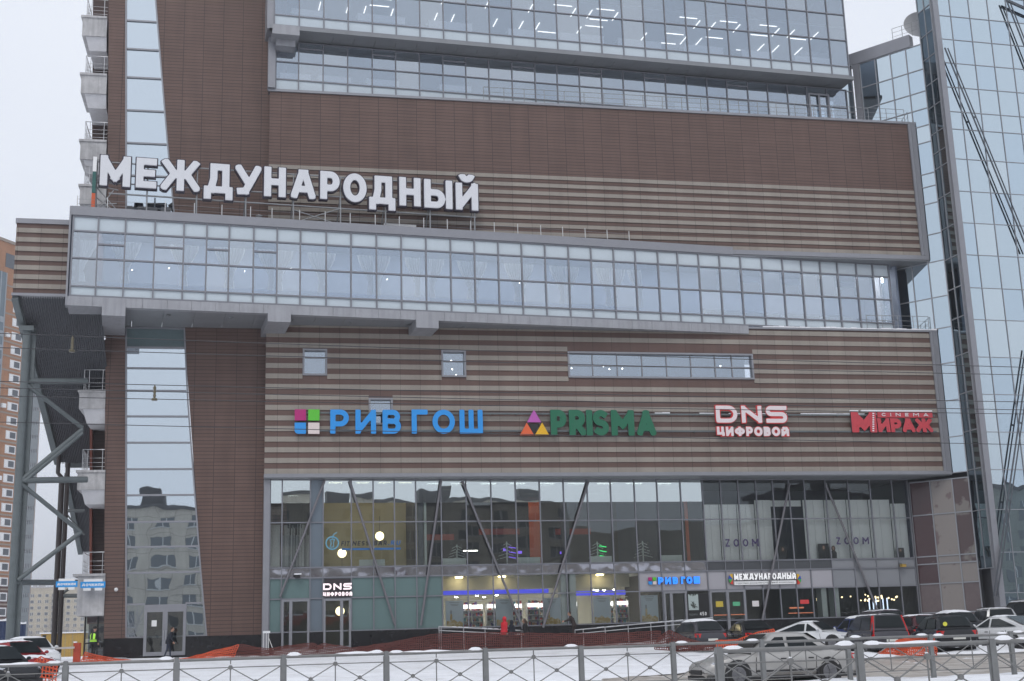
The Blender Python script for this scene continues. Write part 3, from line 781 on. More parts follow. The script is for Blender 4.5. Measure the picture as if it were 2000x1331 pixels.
for st_ in range(2):
    zc = xz[0] + 3.75 - .09 + st_ * 3.85
    if st_ == 1: zc = xz[0] + 7.6 - .09
    for bay in range(12):
        s_b = xs_[2] + bay * (xs_[-1] - xs_[2]) / 12.2
        for row in range(2):
            d0 = -.75 - row * 2.5
            for (a, b, c, e) in ((.4, 1.7, 0, .05), (.4, 1.7, -1.5, -1.45), (.15, .20, -1.4, -.2), (2.0, 2.05, -1.4, -.2)):
                if cnt >= 96 or random.random() < 0.42: continue
                lm = MB(); lm.pbox(Xp, s_b + a, s_b + b, zc, zc + .04, d0 + c, d0 + e); lm.build("ceiling_lamp_or_fill", LIN, box); cnt += 1
desk = []
for k, (x, y0, y1, pl, wd) in enumerate([(600, 20, 31, Xp, 1), (745, 31, 44, Xp, 1.6), (880, 44, 60, Xp, 1.5), (1020, 59, 71, Xp, 1), (1137, 68, 82, Xp, 1.6), (1250, 80, 95, Xp, 1.6), (1375, 91, 106, Xp, 1.5), (1480, 101, 116, Xp, 1.2), (1590, 113, 126, Xp, 1.5),
                                           (577, 145, 155, Sp_, 1.), (654, 150, 160, Sp_, 1.1), (748, 157, 168, Sp_, 1.1), (890, 168, 178, Sp_, 1.1), (1262, 199, 208, Sp_, 1.1), (1345, 204, 214, Sp_, 1.), (1440, 205, 222, Sp_, .8),
                                           (1363, 617, 624, Bp, 1.2), (1412, 608, 617, Bp, 1.3), (1490, 613, 622, Bp, 1.2), (1570, 616, 626, Bp, 1.2), (1640, 619, 628, Bp, 1.1)]):
    a, z0 = pl.uv(x, y1, -.6); z1 = pl.Z(x, y0, -.6)
    dk = thing("desk", "", "desk", pl.pt(a, z0, -.9), 0, "white desks behind the office glazing")
    m = MB(); hh = wd * 1.36 / 1.4
    m.pbox(pl, a - hh, a + hh, z0, z1, -.62, -.6); m.build("modesty_panel", WHITE, dk)
    m = MB(); m.pbox(pl, a - hh - .03, a + hh + .03, z1 + .001, z1 + .03, -1.3, -.58); m.build("desk_top", WHITE, dk)
    desk.append((dk, pl))
for pl, where in ((Xp, "behind the topmost glazing"), (Sp_, "behind the recessed upper glazing"), (Bp, "behind the right end of the long glass band")):
    for i, (dk, q) in enumerate([d for d in desk if d[1] is pl]): dk["label"] = f"{ORD[i]} white desk from the left {where}"

# ------------------------------------------------------------------ glass office tower on the right
tow = thing("glass_tower", "blue mirror glass office tower with diagonal braces and an angled link wall", "office tower", (46, 76, -0.42))
Op = Pl(sR + 0.02, 77.0, R(-51.5))
o_back, o_front = Op.S(1686, 200), Op.S(1866, 700)
oz = [Op.Z(1500 + cx / 4, y) for cx, y in ((1180, 88), (1200, 136), (1215, 179), (1230, 212), (1250, 244), (1270, 276), (1290, 337), (1305, 362), (1325, 394.5), (1345, 454.5), (1370, 508), (1400, 577), (1430, 638), (1465, 707), (1495, 780), (1525, 851), (1555, 921))][::-1]
ow = o_front - 0
os_ = [o_back + (o_front - o_back) * k / 4 for k in range(5)]
TFR = mat("pale grey tower mullion", (.30, .31, .335), .45, .3)
TG = lambda *a, **k: curtain_wall(*a, parent=tow, frame=TFR, **k)
link = TG(Op, os_, oz, 0.0, "link_wall", G_TOWV, lambda i, j: random.choice((0, 0, 1, 2)), fw=.06, fd=.06, tilt=.003)
cm = MB(); cm.pbox(Op, o_back - 1.8, o_front - .75, oz[-1] + .04, oz[-1] + .95, -.5, .12); cm.pbox(Op, o_back - .5, o_back - .05, oz[0] + 8, oz[-1], -.5, .15)
cm.build("cornice", METAL, link)
Lk = Pl(Op.pt(o_back - .4, 0).x, Op.pt(o_back - .4, 0).y, R(2))
l2 = TG(Lk, [-4, -2.4, -1.2, -.1], [oz[k] for k in range(9, len(oz))], -.4, "link_wall", G_TOWV, lambda i, j: random.choice((0, 0, 1, 2)), fw=.06, fd=.06, tilt=.003)
lc = MB(); lc.pbox(Lk, -4, -.1, oz[-1] + .04, oz[-1] + .95, -.9, -.25); lc.build("cornice", METAL, l2)
pf = Op.pt(o_front, 0)
Vp = Pl(pf.x, pf.y, R(-86.1))
v_end = Vp.S(1887.5, 640)
vz = [Vp.Z(1850 + (y - 350) * .105, y) for y in (1110, 996, 915, 840, 765, 690, 618, 560, 500, 440, 378, 320, 290, 252, 200, 155, 105, 60, 10, -40, -110, -180)]
ret = TG(Vp, [0, v_end * .5, v_end], vz, 0.0, "return_wall", [glass("dark reflection mirror glazing", (.30, .38, .42), (.08, .11, .12), .85, .03, .5)], lambda i, j: 0, fw=.06, fd=.05, tilt=.003)  # reflection of a dark block put into the glass as a darker tint
pe = Vp.pt(v_end, 0)
Wp = Pl(pe.x, pe.y, R(2.7))
fin = MB(); fin.pbox(Wp, 0.02, 0.40, -.6, 62, -.35, .28); fin.pbox(Wp, .402, .52, -.6, 62, -.3, .14); fin.build("corner_fin", METAL, tow)
w0 = .52; wA = Wp.S(1887.6, 300); step = (Wp.S(1999, 285) - wA) / 3
ws = [w0 + .02, wA] + [wA + step * k for k in range(1, 15)]
wz = [-0.42] + [Wp.Z(1890, y) for y in (1160, 1080, 996, 917.6, 843.7, 770, 697, 624, 562, 498, 436, 374.5, 312, 254.5, 220.7, 173.4, 126.6, 81, 36, -10, -60, -120, -190)]
tf = TG(Wp, ws, wz, 0.0, "tower_front", G_TOWV, lambda i, j: random.choice((0, 0, 1, 2)), fw=.042, fd=.05, tilt=.004)
core = MB()
q0, q1, q2, q3 = Wp.pt(ws[-1], 0, -.6), Wp.pt(ws[-1], 0, -2.2), Wp.pt(.6, 0, -2.2), Wp.pt(.6, 0, -.6)
core.hexa([(q3.x, q3.y, -.5), (q0.x, q0.y, -.5), (q1.x, q1.y, -.5), (q2.x, q2.y, -.5), (q3.x, q3.y, wz[-1]), (q0.x, q0.y, wz[-1]), (q1.x, q1.y, wz[-1]), (q2.x, q2.y, wz[-1])])
core.pbox(Op, o_back - .4, o_front - .35, -.5, oz[-1], -1.6, -.9); core.pbox(Vp, .1, v_end - .02, -.5, vz[-1], -1.3, -.7)
core.build("core", INT_D, tow)
br = MB()
def dbl(x0, y0, x1, y1, d=.42):
    a, b = Wp.uv(x0, y0, d), Wp.uv(x1, y1, d)
    A, B = Wp.pt(*a, d), Wp.pt(*b, d); per = Wp.u * .11
    br.tube([A - per, B - per], .055, 8); br.tube([A + per * 1.1, B + per * 1.1], .045, 8)
    L = (B - A).length
    for k in range(1, int(L / 5.2)):
        c = A.lerp(B, k * 5.2 / L); br.bar(c - per * 1.2, c + per * 1.2, .10, .10)
dbl(1848, 94, 2010, 490); dbl(1968, 0, 2052, 215); dbl(2014, 680, 1944, 1165)
a, b = Wp.uv(1968, 2, .42), Wp.uv(2020, 25, .42); br.bar(Wp.pt(*a, .42), Wp.pt(*b, .42), .16, .16)
br.build("brace", mat("dark blue grey steel", (.085, .095, .11), .4, .4), tow)
# printed film on the lowest link panels
def blot(name, c1, c2, sc, th):
    m = mat(name, c1, .12, 0, .6); n = m.node_tree; b = n.nodes["Principled BSDF"]
    g = n.nodes.new("ShaderNodeNewGeometry"); t = n.nodes.new("ShaderNodeTexNoise"); t.inputs["Scale"].default_value = sc; t.inputs["Detail"].default_value = 5
    n.links.new(g.outputs["Position"], t.inputs["Vector"]); r = n.nodes.new("ShaderNodeValToRGB")
    r.color_ramp.elements[0].position = th; r.color_ramp.elements[0].color = (*c1, 1); r.color_ramp.elements[1].position = th + .04; r.color_ramp.elements[1].color = (*c2, 1)
    n.links.new(t.outputs["Fac"], r.inputs["Fac"]); n.links.new(r.outputs["Color"], b.inputs["Base Color"]); return m
FM1 = blot("maroon printed film", (.062, .030, .032), (.15, .115, .105), .9, .62)
FM2 = blot("beige printed film", (.235, .210, .195), (.15, .105, .105), 1.3, .62)
FM3 = blot("maroon beige printed film", (.078, .050, .050), (.19, .17, .155), .55, .54)
FM4 = mat("grey brown film", (.13, .10, .10), .15, noise=.15)
fs = [Op.S(1781, 1000), Op.S(1822, 1000), Op.S(1866, 1000), Op.S(1899, 1000)]
fz = [-.42] + [Op.Z(1835, y) for y in (1197, 1140, 1101, 1086, 1004, 938)]
def pickf(i, j):
    if i == 0: return 3 if j == 1 else 0
    if i == 1: return 1
    return 2 if j > 2 else (1 if j == 2 else 3)
film = TG(Op, fs[:3] + [o_front], fz, 0.0, "printed_glazing", [FM1, FM2, FM3, FM4, G_SHOP], pickf, fw=.07, fd=.06, tilt=.002)

# ------------------------------------------------------------------ shop fronts under the striped wall
def rs(px, y=1018): return Rp.S(px, y)
def rz(px, y): return Rp.Z(px, y)
rx = [527.5, 550.6, 606, 631, 686, 729, 770.4, 812.4, 861.6, 911, 960, 1008, 1055.4, 1102.4, 1149, 1195, 1241.6, 1286, 1332, 1375, 1410.4, 1445, 1480, 1513, 1545, 1575, 1617, 1661, 1704, 1747, 1778]
RS = [rs(x) for x in rx]
zP = 0.87                                                   # top of the granite plinth
zl = rz(1000, 1161); zf0 = rz(1000, 1121.5); zf1 = rz(1000, 1102.5); zt1 = rz(1000, 1018); zt2 = zB - 0.06
FASG = glass("wavy metal fascia", (.42, .42, .46), (0, 0, 0), .97, .11, .8, rough=.12)
LGP = mat("light grey sign panel", (.40, .39, .42), .4, .2); DGP = mat("dark grey panel", (.075, .08, .088), .35, .2)
FRO = mat("frosted grey panel", (.24, .25, .27), .25)
TEAL = mat("grey green opaque glass", (.13, .20, .20), .10, 0, .6, noise=.05, nscale=.7)
COLP = mat("blue grey column panel", (.17, .21, .25), .15, .2)
# upper shop storey
def pu(i, j):
    if i == 2: return 1
    if i >= 19: return 2
    return 3 if j == 2 else 0
shop_up = curtain_wall(Rp, RS, [zf1, zt1, rz(1000, 981.5), zt2], 0.0, "upper_shop_front", [G_SHOP, COLP, G_CLEAR, G_MIRR], pu, bare=(2,), fw=.07, fd=.08, tilt=.004)
def pfas(i, j):
    if i in (19, 20, 21, 22, 23, 24, 25): return 1
    if i >= 26: return 2
    return 0
shop_fa = curtain_wall(Rp, RS, [zf0, zf1 - .035], 0.004, "shop_fascia", [FASG, DGP, FRO], pfas, fw=.05, fd=.06, tilt=.02)
def plo(i, j):
    if 0 <= i <= 7: return 1 if i != 2 else 2
    if 16 <= i <= 18: return 3 if j == 1 else 0
    if 19 <= i <= 25: return 3 if j == 1 else 0
    if i >= 26: return 5 if j == 1 else 0
    return 0
RSl = RS[:]
shop_lo = curtain_wall(Rp, RSl, [zP, zl, zf0 - .03], 0.0, "lower_shop_front", [G_CLEAR, TEAL, COLP, LGP, DGP, FRO], lambda i, j: None if (j == 0 and i in (1, 3, 17, 19, 20)) else plo(i, j), fw=.07, fd=.08, tilt=.004)
pm = MB()
pm.pbox(Rp, RS[0] - .38, RS[0] - .03, -.45, zt2, -.5, .16)
pm.build("end_pilaster", METAL, mall)
pm = MB()
def plz(a, b): pm.pbox(Rp, a, b, -.5, zP - .04, -.6, .12)
for a, b in ((RS[0] - .02, RS[1]), (RS[2], RS[3]), (RS[4], RS[17]), (RS[18], RS[19]), (RS[21], RS[-1])): plz(a, b)
pm.build("plinth", DARKB, mall)
# doors
def shop_door(i0, a, b, label, glassm, split=.3):
    m = MB(); zb, zt = -.12, zl - .04
    fr = .12
    for q in ((a, a + fr, zb, zt), (b - fr, b, zb, zt), (a + fr, b - fr, zt - fr, zt), (a + fr, b - fr, zb, zb + fr)): m.pbox(Rp, *q, -.1, .13)
    sp = a + (b - a) * split
    m.pbox(Rp, sp - .09, sp + .09, zb + fr, zt - fr, -.1, .12)
    o = m.build("shop_door", METAL, mall); o["label"] = label
    g = MB()
    for p, q in ((a + fr, sp - .09), (sp + .09, b - fr)): g.face([Rp.pt(p, zb + fr, 0), Rp.pt(q, zb + fr, 0), Rp.pt(q, zt - fr, .003), Rp.pt(p, zt - fr, -.003)])
    g.build("pane", glassm, o)
    h = MB(); h.tube([Rp.pt(sp - .05, 1.0, .2), Rp.pt(sp - .05, 1.5, .2)], .018); h.build("handle", STAIN, o)
    return o
shop_door(1, RS[1] + .03, RS[2] - .03, "grey glass door with teal glazing", G_SHOP, .33)
shop_door(3, RS[3] + .03, RS[4] - .03, "grey door under the small two-line sign", G_SHOP, .66)
shop_door(17, RS[17] + .03, RS[18] - .03, "grey shop door under the blue lit sign", G_SHOP, .33)
shop_door(19, RS[19] + .03, RS[21] - .03, "double door of the main entrance", G_SHOP, .5)
st = MB()
for a, b in ((RS[1], RS[2]), (RS[3], RS[4]), (RS[17], RS[21])): st.pbox(Rp, a - .3, b + .3, -.5, -.13, -.1, 1.0); st.pbox(Rp, a - .5, b + .5, -.5, -.30, 1.001, 1.5)
st.build("doorstep", CONC, mall)
# rooms
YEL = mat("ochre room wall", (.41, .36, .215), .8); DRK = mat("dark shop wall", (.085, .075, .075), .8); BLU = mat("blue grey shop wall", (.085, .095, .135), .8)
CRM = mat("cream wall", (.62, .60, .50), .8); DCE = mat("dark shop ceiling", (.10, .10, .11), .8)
def zone(i0, i1, z0, z1, dep, wall, ceil, nm): return room(Rp, RS[i0] + .05, RS[i1] - .05, z0, z1, dep, -.1, wall, ceil, None, nm)
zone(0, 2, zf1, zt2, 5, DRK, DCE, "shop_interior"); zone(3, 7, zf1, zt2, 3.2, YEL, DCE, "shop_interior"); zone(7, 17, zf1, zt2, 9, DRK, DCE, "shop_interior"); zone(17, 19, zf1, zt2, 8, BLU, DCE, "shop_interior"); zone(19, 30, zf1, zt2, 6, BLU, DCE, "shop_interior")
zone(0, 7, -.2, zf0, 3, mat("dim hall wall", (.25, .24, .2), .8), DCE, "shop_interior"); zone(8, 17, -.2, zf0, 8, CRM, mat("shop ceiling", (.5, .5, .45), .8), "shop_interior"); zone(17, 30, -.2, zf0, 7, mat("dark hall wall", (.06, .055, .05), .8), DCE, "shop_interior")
# solid columns seen through the glass
co = MB()
for (xa, xb, y0, y1, d0, d1) in ((816, 828, zf1, zt2, -.9, -.3), (1102, 1114, zf1, zt2, -.9, -.3)): co.pbox(Rp, rs(xa), rs(xb), y0, y1, d0, d1, 0)
co.build("column", mat("slate column", (.07, .085, .11), .4), mall)
co = MB()
for (xa, xb) in ((829.5, 834), ): co.pbox(Rp, rs(xa), rs(xb), zf1, zt2, -.5, -.2)
for (xa, xb) in ((835, 850), (1092, 1105), (1109, 1121)): co.pbox(Rp, rs(xa), rs(xb), zP, zf0, -.9, -.15)
for (xa, xb) in ((1606, 1616), (1630, 1640)): co.pbox(Rp, rs(xa, 1150), rs(xb, 1150), zP, zl, -.9, -.2)
co.build("column", mat("pale green white column", (.60, .66, .63), .6), mall)
ORG = mat("orange partition", (.55, .10, .025), .6); RDB = mat("red shop banner", (.30, .045, .03), .6)
om = MB()
for xa, xb, dd in ((1051, 1060, -2.2), (1063, 1076, -2.6), (1352, 1358, -1.2)): om.pbox(Rp, rs(xa), rs(xb), zf1 + .05, zt2 - .8, dd - .1, dd)
om.build("orange_partition", ORG, mall)
om = MB()
for xa, xb, ya, yb, dd in ((838, 905, 1048, 1036, -3.), (962, 1045, 1034, 1022, -4.), (1118, 1190, 1034, 1022, -4.), (985, 1002, 1034, 1022, -3.9)): om.pbox(Rp, rs(xa), rs(xb), rz(xa, ya), rz(xa, yb), dd - .05, dd)
om.build("red_banner", RDB, mall)
wv = MB()
for xa, xb in ((703, 753), (866, 911), (1012, 1056), (1153, 1195), (1292, 1332)): wv.pbox(Rp, rs(xa), rs(xb), zf1 + .06, zf1 + .43, -.55, -.35)
wv.build("display_plinth", mat("pale display plinth", (.62, .68, .66), .6), mall)
# white stands dressed with goods, and a lit counter, behind the upper windows
STW = mat("pale stand", (.55, .60, .57), .6); GRL = mat("green glow", (.05, .8, .2), .5, emit=(.05, 1, .25), estr=1.2); VIL = mat("violet glow", (.2, .1, .9), .5, emit=(.25, .12, 1), estr=.9)
for k, (x, yt, gl) in enumerate(((897, 1062, 0), (995, 1056, 1), (1173, 1056, 2), (1262, 1055, 0))):
    t = thing("display_stand", f"{ORD[k]} white branching display stand from the left behind the upper shop windows", "display stand", Rp.pt(rs(x), zf1 + .05, -.9), 0, "white display stands behind the upper windows")
    a, zt_ = rs(x), rz(x, yt); m = MB(); m.tube([Rp.pt(a, zf1 + .04, -.9), Rp.pt(a, zt_, -.9)], .045, 8); m.build("pole", STW, t)
    for q in range(5):
        z = zf1 + .35 + q * (zt_ - zf1 - .4) / 5; m = MB()
        for s_ in (-1, 1): m.bar(Rp.pt(a, z + .16, -.9), Rp.pt(a + s_ * (.62 - q * .08), z, -.9), .05, .03)
        m.build("arm", STW, t)
    m = MB()
    for q in range(9): m.pbox(Rp, a - .55 + q * .12, a - .47 + q * .12, zf1 + .3 + (q * 7 % 5) * .22, zf1 + .45 + (q * 7 % 5) * .22, -.96, -.86)
    m.build("goods", mat("dark shoes on show", (.05, .05, .06), .5) if k == 0 else bpy.data.materials["dark shoes on show"], t)
    if gl:
        m = MB()
        for q in range(3): m.bar(Rp.pt(a + .1, zf1 + .5 + q * .3, -.8), Rp.pt(a + .55, zf1 + .42 + q * .3, -.8), .05, .04)
        m.build("glow_strip", GRL if gl == 2 else VIL, t)
m = MB()
for q in range(11): m.ball(Rp.pt(rs(924) + q * .085, rz(938, 1069), -3.0), .035, 0, 8, 6)
m.build("bulb_row", LAMPW, mall)
for xa, xb, y in ((1003, 1011, 1070), (1030, 1040, 1075), (1117, 1127, 1076)):
    m = MB(); m.pbox(Rp, rs(xa), rs(xb), rz(xa, y), rz(xa, y - 5), -3, -2.9); m.build("glow_panel", VIL, mall)
# fluorescent tubes in the upper shops
FL = mat("shop tube light", (1, 1, 1), .5, emit=(1, .95, .82), estr=.7)
k = 0
for i in range(8, 19):
    for d in (-1.5, -3.6, -6):
        if random.random() < .3: continue
        m = MB(); a = RS[i] + random.uniform(.2, .6); m.pbox(Rp, a, a + 1.0, zt2 - .22, zt2 - .18, d - .08, d + .02); m.build("ceiling_lamp_or_fill", FL, mall); k += 1
for q in range(4): m = MB(); a = RS[3 + q] + .4; m.pbox(Rp, a, a + .8, zt2 - .1, zt2 - .06, -1.0, -.8); m.build("ceiling_lamp_or_fill", mat("hidden warm fill light", (1, 1, 1), .5, emit=(1, .85, .55), estr=16) if q == 0 else bpy.data.materials["hidden warm fill light"], mall)  # fill lamps added behind the mirror strip to brighten the ochre room
m = MB(); m.pbox(Rp, rs(567), rs(586), zt2 - .75, zt2 - .71, -2.1, -2.0); m.build("ceiling_lamp_or_fill", LAMPW, mall)
GLOBE = mat("globe lamp", (1, .95, .8), .5, emit=(1.0, .86, .50), estr=3.0)
for x, y, dsc in ((741.5, 1047.5, "round glowing globe lamp above the sticker lettering on the ochre shop window"), (668, 1081, "round glowing globe lamp low in the ochre shop window beside a floor stand"), (664, 1194, "round glowing globe lamp seen through the door under the small two-line sign")):
    a, z = Rp.uv(x, y, -1.2); t = thing("globe_lamp", dsc, "lamp", Rp.pt(a, z, -1.2))
    m = MB(); m.ball(Rp.pt(a, z, -1.2), .265, 0, 16, 12); m.build("globe", GLOBE, t)
    m = MB(); m.tube([Rp.pt(a, z + .26, -1.2), Rp.pt(a, z + 1.2, -1.2)] if y < 1080 or y > 1100 else [Rp.pt(a, z - .26, -1.2), Rp.pt(a, zf1 + .05, -1.2)], .015, 6); m.build("stem", BLACK, t)
# thread curtains behind the first upper window
for k, (xa, xb, nn) in enumerate(((529, 548, 9), (553, 605, 22))):
    m = MB()
    for q in range(nn):
        a = rs(xa) + (rs(xb) - rs(xa)) * (q + .5) / nn; wv_ = (rs(xb) - rs(xa)) / nn * (random.uniform(.25, 1.0) if k else .95)
        l0 = zf1 + .08; l1 = zt1 - (.1 if not k else random.choice([.05, .1, .7, .3]))
        m.face([Rp.pt(a - wv_ / 2, l0, -.35), Rp.pt(a + wv_ / 2, l0, -.32), Rp.pt(a + wv_ * .25, l1, -.32), Rp.pt(a - wv_ * .25, l1, -.35)])
    tag(m.build("thread_curtain", CURT), "narrow white strip curtain at the left end of the upper shop windows" if not k else "frayed white thread curtain beside the blue grey panel", "curtain")
# white blinds behind the right-hand upper windows
m = MB()
ztop = rz(1500, 984)
for i in range(19, 30):
    if i in (23, 24): continue
    zt_ = rz(1500, 976) if i in (22, 25, 26, 27, 28) else ztop
    for a, b in ((RS[i] + .03, (RS[i] + RS[i + 1]) / 2 - .008), ((RS[i] + RS[i + 1]) / 2 + .008, RS[i + 1] - .03)): m.pbox(Rp, a, b, zf1 + .06, zt_, -.42, -.4)
m.pbox(Rp, RS[23], RS[25], rz(1500, 988), rz(1500, 976), -.62, -.6)
m.build("white_blind", mat("white blind", (.90, .93, .92), .8), mall)
# perfume shop: valance lights, blue strip, downlights
BLUE = mat("blue light strip", (.05, .05, .6), .5, emit=(.09, .11, 1.0), estr=.55)
m = MB(); m.pbox(Rp, rs(852), rs(1084), rz(960, 1158), rz(960, 1150), -2.2, -2.1); m.pbox(Rp, rs(1124), rs(1240), rz(1180, 1160), rz(1180, 1151), -2.6, -2.5); m.build("blue_light_strip", BLUE, mall)
m = MB(); m.pbox(Rp, rs(851), rs(1241), rz(1000, 1149), zf0, -1.9, -1.75); m.build("valance", CRM, mall)
WARM = mat("warm downlight", (1, .9, .7), .5, emit=(1.0, .82, .45), estr=14)
for x in (902, 986, 1178):
    m = MB(); p = Rp.pt(rs(x), zf0 - .12, -1.2); m.lathe(p, [(0, .0), (.22, 0), (.24, .05), (.0, .06)], 12); m.build("downlight", WARM, mall)
SPOT = mat("shop spot lamp", (1, 1, 1), .5, emit=(1, .96, .86), estr=45)
for q in range(20):
    x = random.choice([random.uniform(855, 1085), random.uniform(1125, 1238)])
    m = MB(); m.lathe(Rp.pt(rs(x), rz(1000, 1163) + random.uniform(0, .35), -random.uniform(2.6, 5)), [(0, 0), (.09, 0), (.09, .03), (0, .03)], 8); m.build("spot_lamp", SPOT, mall)
GOODS = [mat("goods " + n, c, .4) for n, c in (("amber", (.35, .16, .05)), ("teal", (.05, .22, .25)), ("pale", (.6, .58, .5)), ("purple", (.16, .08, .28)), ("dark", (.04, .04, .05)), ("red", (.4, .05, .05)))]
HEAD = mat("lit shelf header", (1, 1, 1), .5, emit=(1, 1, .96), estr=2.6)
shx = [921, 949, 975, 1028, 1056, 1078, 1132, 1212, 1234]
for k, x in enumerate(shx):
    a = rs(x, 1200); d = -1.7 - (k % 2) * .8
    t = thing("display_shelf", f"{ORD[k]} lit white goods shelf from the left inside the perfume shop", "shelf", Rp.pt(a, 0, d), 0, "lit goods shelves inside the perfume shop")
    hw = .40; z0, z1 = .05, rz(1000, 1176)
    m = MB(); m.pbox(Rp, a - hw, a - hw + .04, z0, z1, d - .35, d); m.pbox(Rp, a + hw - .04, a + hw, z0, z1, d - .35, d); m.pbox(Rp, a - hw + .041, a + hw - .041, z0, z1, d - .37, d - .33)
    m.build("shelf_frame", WHITE, t)
    m = MB(); zs = [.9 + .32 * q for q in range(6)]
    for z in zs: m.pbox(Rp, a - hw + .042, a + hw - .042, z, z + .025, d - .325, d - .005)
    m.build("shelf_board", WHITE, t)
    m = MB(); m.pbox(Rp, a - hw + .042, a + hw - .042, z1 - .28, z1 - .06, d - .3, d - .02); m.build("lit_header", HEAD, t)
    m = MB()
    for z in zs[:-1]:
        u = a - hw + .07
        while u < a + hw - .12:
            wd = random.uniform(.04, .10); m.pbox(Rp, u, u + wd, z + .026, z + .026 + random.uniform(.10, .24), d - .2, d - .08, random.randrange(6)); u += wd + random.uniform(.005, .03)
    m.build("goods", GOODS, t)
SHOP_FILL = mat("hidden shop fill light", (1, 1, 1), .5, emit=(1, .97, .88), estr=14)  # fill panels added behind valance and mirror strip to brighten the shops
for q in range(12):
    m = MB(); a = rs(858 + q * 33.5); m.pbox(Rp, a - .5, a + .5, zf0 - .2, zf0 - .16, -2.6 - (q % 2) * 1.6, -2.3 - (q % 2) * 1.6); m.build("ceiling_lamp_or_fill", SHOP_FILL, mall)
for q in range(9):
    m = MB(); a = rs(848 + q * 58); m.pbox(Rp, a - .5, a + .5, zt2 - .12, zt2 - .08, -1.3, -1.1); m.build("ceiling_lamp_or_fill", SHOP_FILL, mall)
# posters hanging in the shop window
POST = mat("pale blue poster paper", (.52, .60, .64), .5); 
GOLD = blot("gold still life print", (.50, .36, .14), (.62, .52, .32), 5.0, .5)
for k, (xa, xb, ya, yb) in enumerate(((872, 907, 1174, 1229), (970, 1004, 1170, 1226), (1064, 1098, 1168, 1224), (1162, 1196, 1166, 1222), (1255, 1289, 1163, 1218))):
    s0, s1 = rs(xa, 1200), rs(xb, 1200); z0, z1 = max(zP + .02, rz(xa, yb)), rz(xa, ya)
    t = thing("poster", f"{ORD[k]} pale perfume poster from the left in the shop window", "poster", Rp.pt((s0 + s1) / 2, z0, -.25), 0, "perfume posters in the shop window")
    m = MB(); m.pbox(Rp, s0, s1, z0, z1, -.27, -.25); m.build("sheet", POST, t)
    m = MB(); wd = s1 - s0; hh = z1 - z0
    m.prism(Rp, [(s0 + .04, z0 + .03), (s1 - .04, z0 + .03), (s1 - .05, z0 + hh * .16), (s1 - wd * .2, z0 + hh * .24), (s1 - wd * .35, z0 + hh * .2), (s0 + wd * .45, z0 + hh * .3), (s0 + wd * .3, z0 + hh * .22), (s0 + .06, z0 + hh * .25)], -.249, -.246)
    if k in (0, 2, 4): m.pbox(Rp, s0 + wd * .24, s0 + wd * .36, z0 + hh * .24, z0 + hh * .50, -.249, -.245)
    m.build("still_life_print", GOLD, t)
    m = MB()
    if k in (0, 2, 4): m.pbox(Rp, s0 + wd * .26, s0 + wd * .34, z0 + hh * .501, z0 + hh * .64, -.249, -.245)
    for q, f in enumerate((.93, .86, .81)): m.pbox(Rp, s0 + wd * (.22 + .05 * q), s1 - wd * (.22 + .05 * q), z0 + hh * f, z0 + hh * (f + .018), -.249, -.246)
    m.build("print_lines", mat("grey print", (.25, .27, .28), .5) if k == 0 else bpy.data.materials["grey print"], t)
# diagonal braces in front of the glazing
BRM = mat("grey painted brace", (.17, .165, .18), .45, .2)
for x0, y0, x1, y1 in ((634, 939, 547, 1166), (683, 939, 772, 1222), (861.5, 939, 822, 1222), (903, 940, 1021, 1228), (1149, 941, 1061, 1226), (1542, 945, 1489, 1212), (1612, 945, 1722, 1212)):
    dbr = MB(); a, b = Rp.uv(x0, y0, .22), Rp.uv(x1, y1, .22); dbr.tube([Rp.pt(*a, .22), Rp.pt(*b, .22)], .075, 10); dbr.build("diagonal_brace", BRM, mall)
HBULB = mat("warm hall bulb", (1, .9, .7), .5, emit=(1, .80, .45), estr=2.6)
# lamps and lights in the dark hall at the right
for q in range(26):
    x = random.choice([random.uniform(1735, 1775)] * 3 + [random.uniform(1640, 1735)]); y = random.uniform(1160, 1172)
    m = MB(); m.ball(Rp.pt(rs(x, 1160), rz(x, y), -random.uniform(1., 4)), .05 if x < 1735 else .06, 0, 8, 6); m.build("bulb", HBULB, mall)
for q in range(6):
    x = 1734 + q * 7; m = MB(); p = Rp.pt(rs(x, 1160), rz(x, 1166), -2 - q % 2); m.tube([p, p - Vector((0, 0, random.uniform(.5, 1.1)))], .035, 6); m.build("tube_lamp", mat("cool tube lamp", (1, 1, 1), .5, emit=(.6, .75, 1), estr=1.6) if q == 0 else bpy.data.materials["cool tube lamp"], mall)
# notices and stripes on the entrance doors
m = MB()
for xa, xb, y in ((1393, 1419, 1203), (1426, 1453, 1202), (1540, 1590, 1199)): m.pbox(Rp, rs(xa, 1200), rs(xb, 1200), rz(xa, y), rz(xa, y) + .05, .135 if xa < 1500 else .02, .14 if xa < 1500 else .025)
m.pbox(Rp, rs(1542, 1190), rs(1570, 1190), rz(1555, 1189), rz(1555, 1186), .02, .025)
m.build("orange_stripe", mat("orange door stripe", (.7, .22, .10), .5), mall)
for xa, xb, ya, yb, c, nm in ((1398, 1412, 1186, 1175, (.55, .42, .05), "yellow"), (1431, 1445, 1184, 1176, (.10, .42, .22), "green"), (1469, 1482, 1185, 1174, (.7, .66, .66), "white"), (1563, 1580, 1180, 1172, (.6, .05, .05), "red")):
    s0, s1 = rs(xa, 1180), rs(xb, 1180); dd = .016 if xa < 1460 else .02
    tag((lambda m: (m.pbox(Rp, s0, s1, rz(xa, ya), rz(xa, yb), dd, dd + .008), m)[1])(MB()).build("door_notice", mat("notice " + nm, c, .5)), f"small {nm} notice stuck on the glass of the main entrance", "notice")
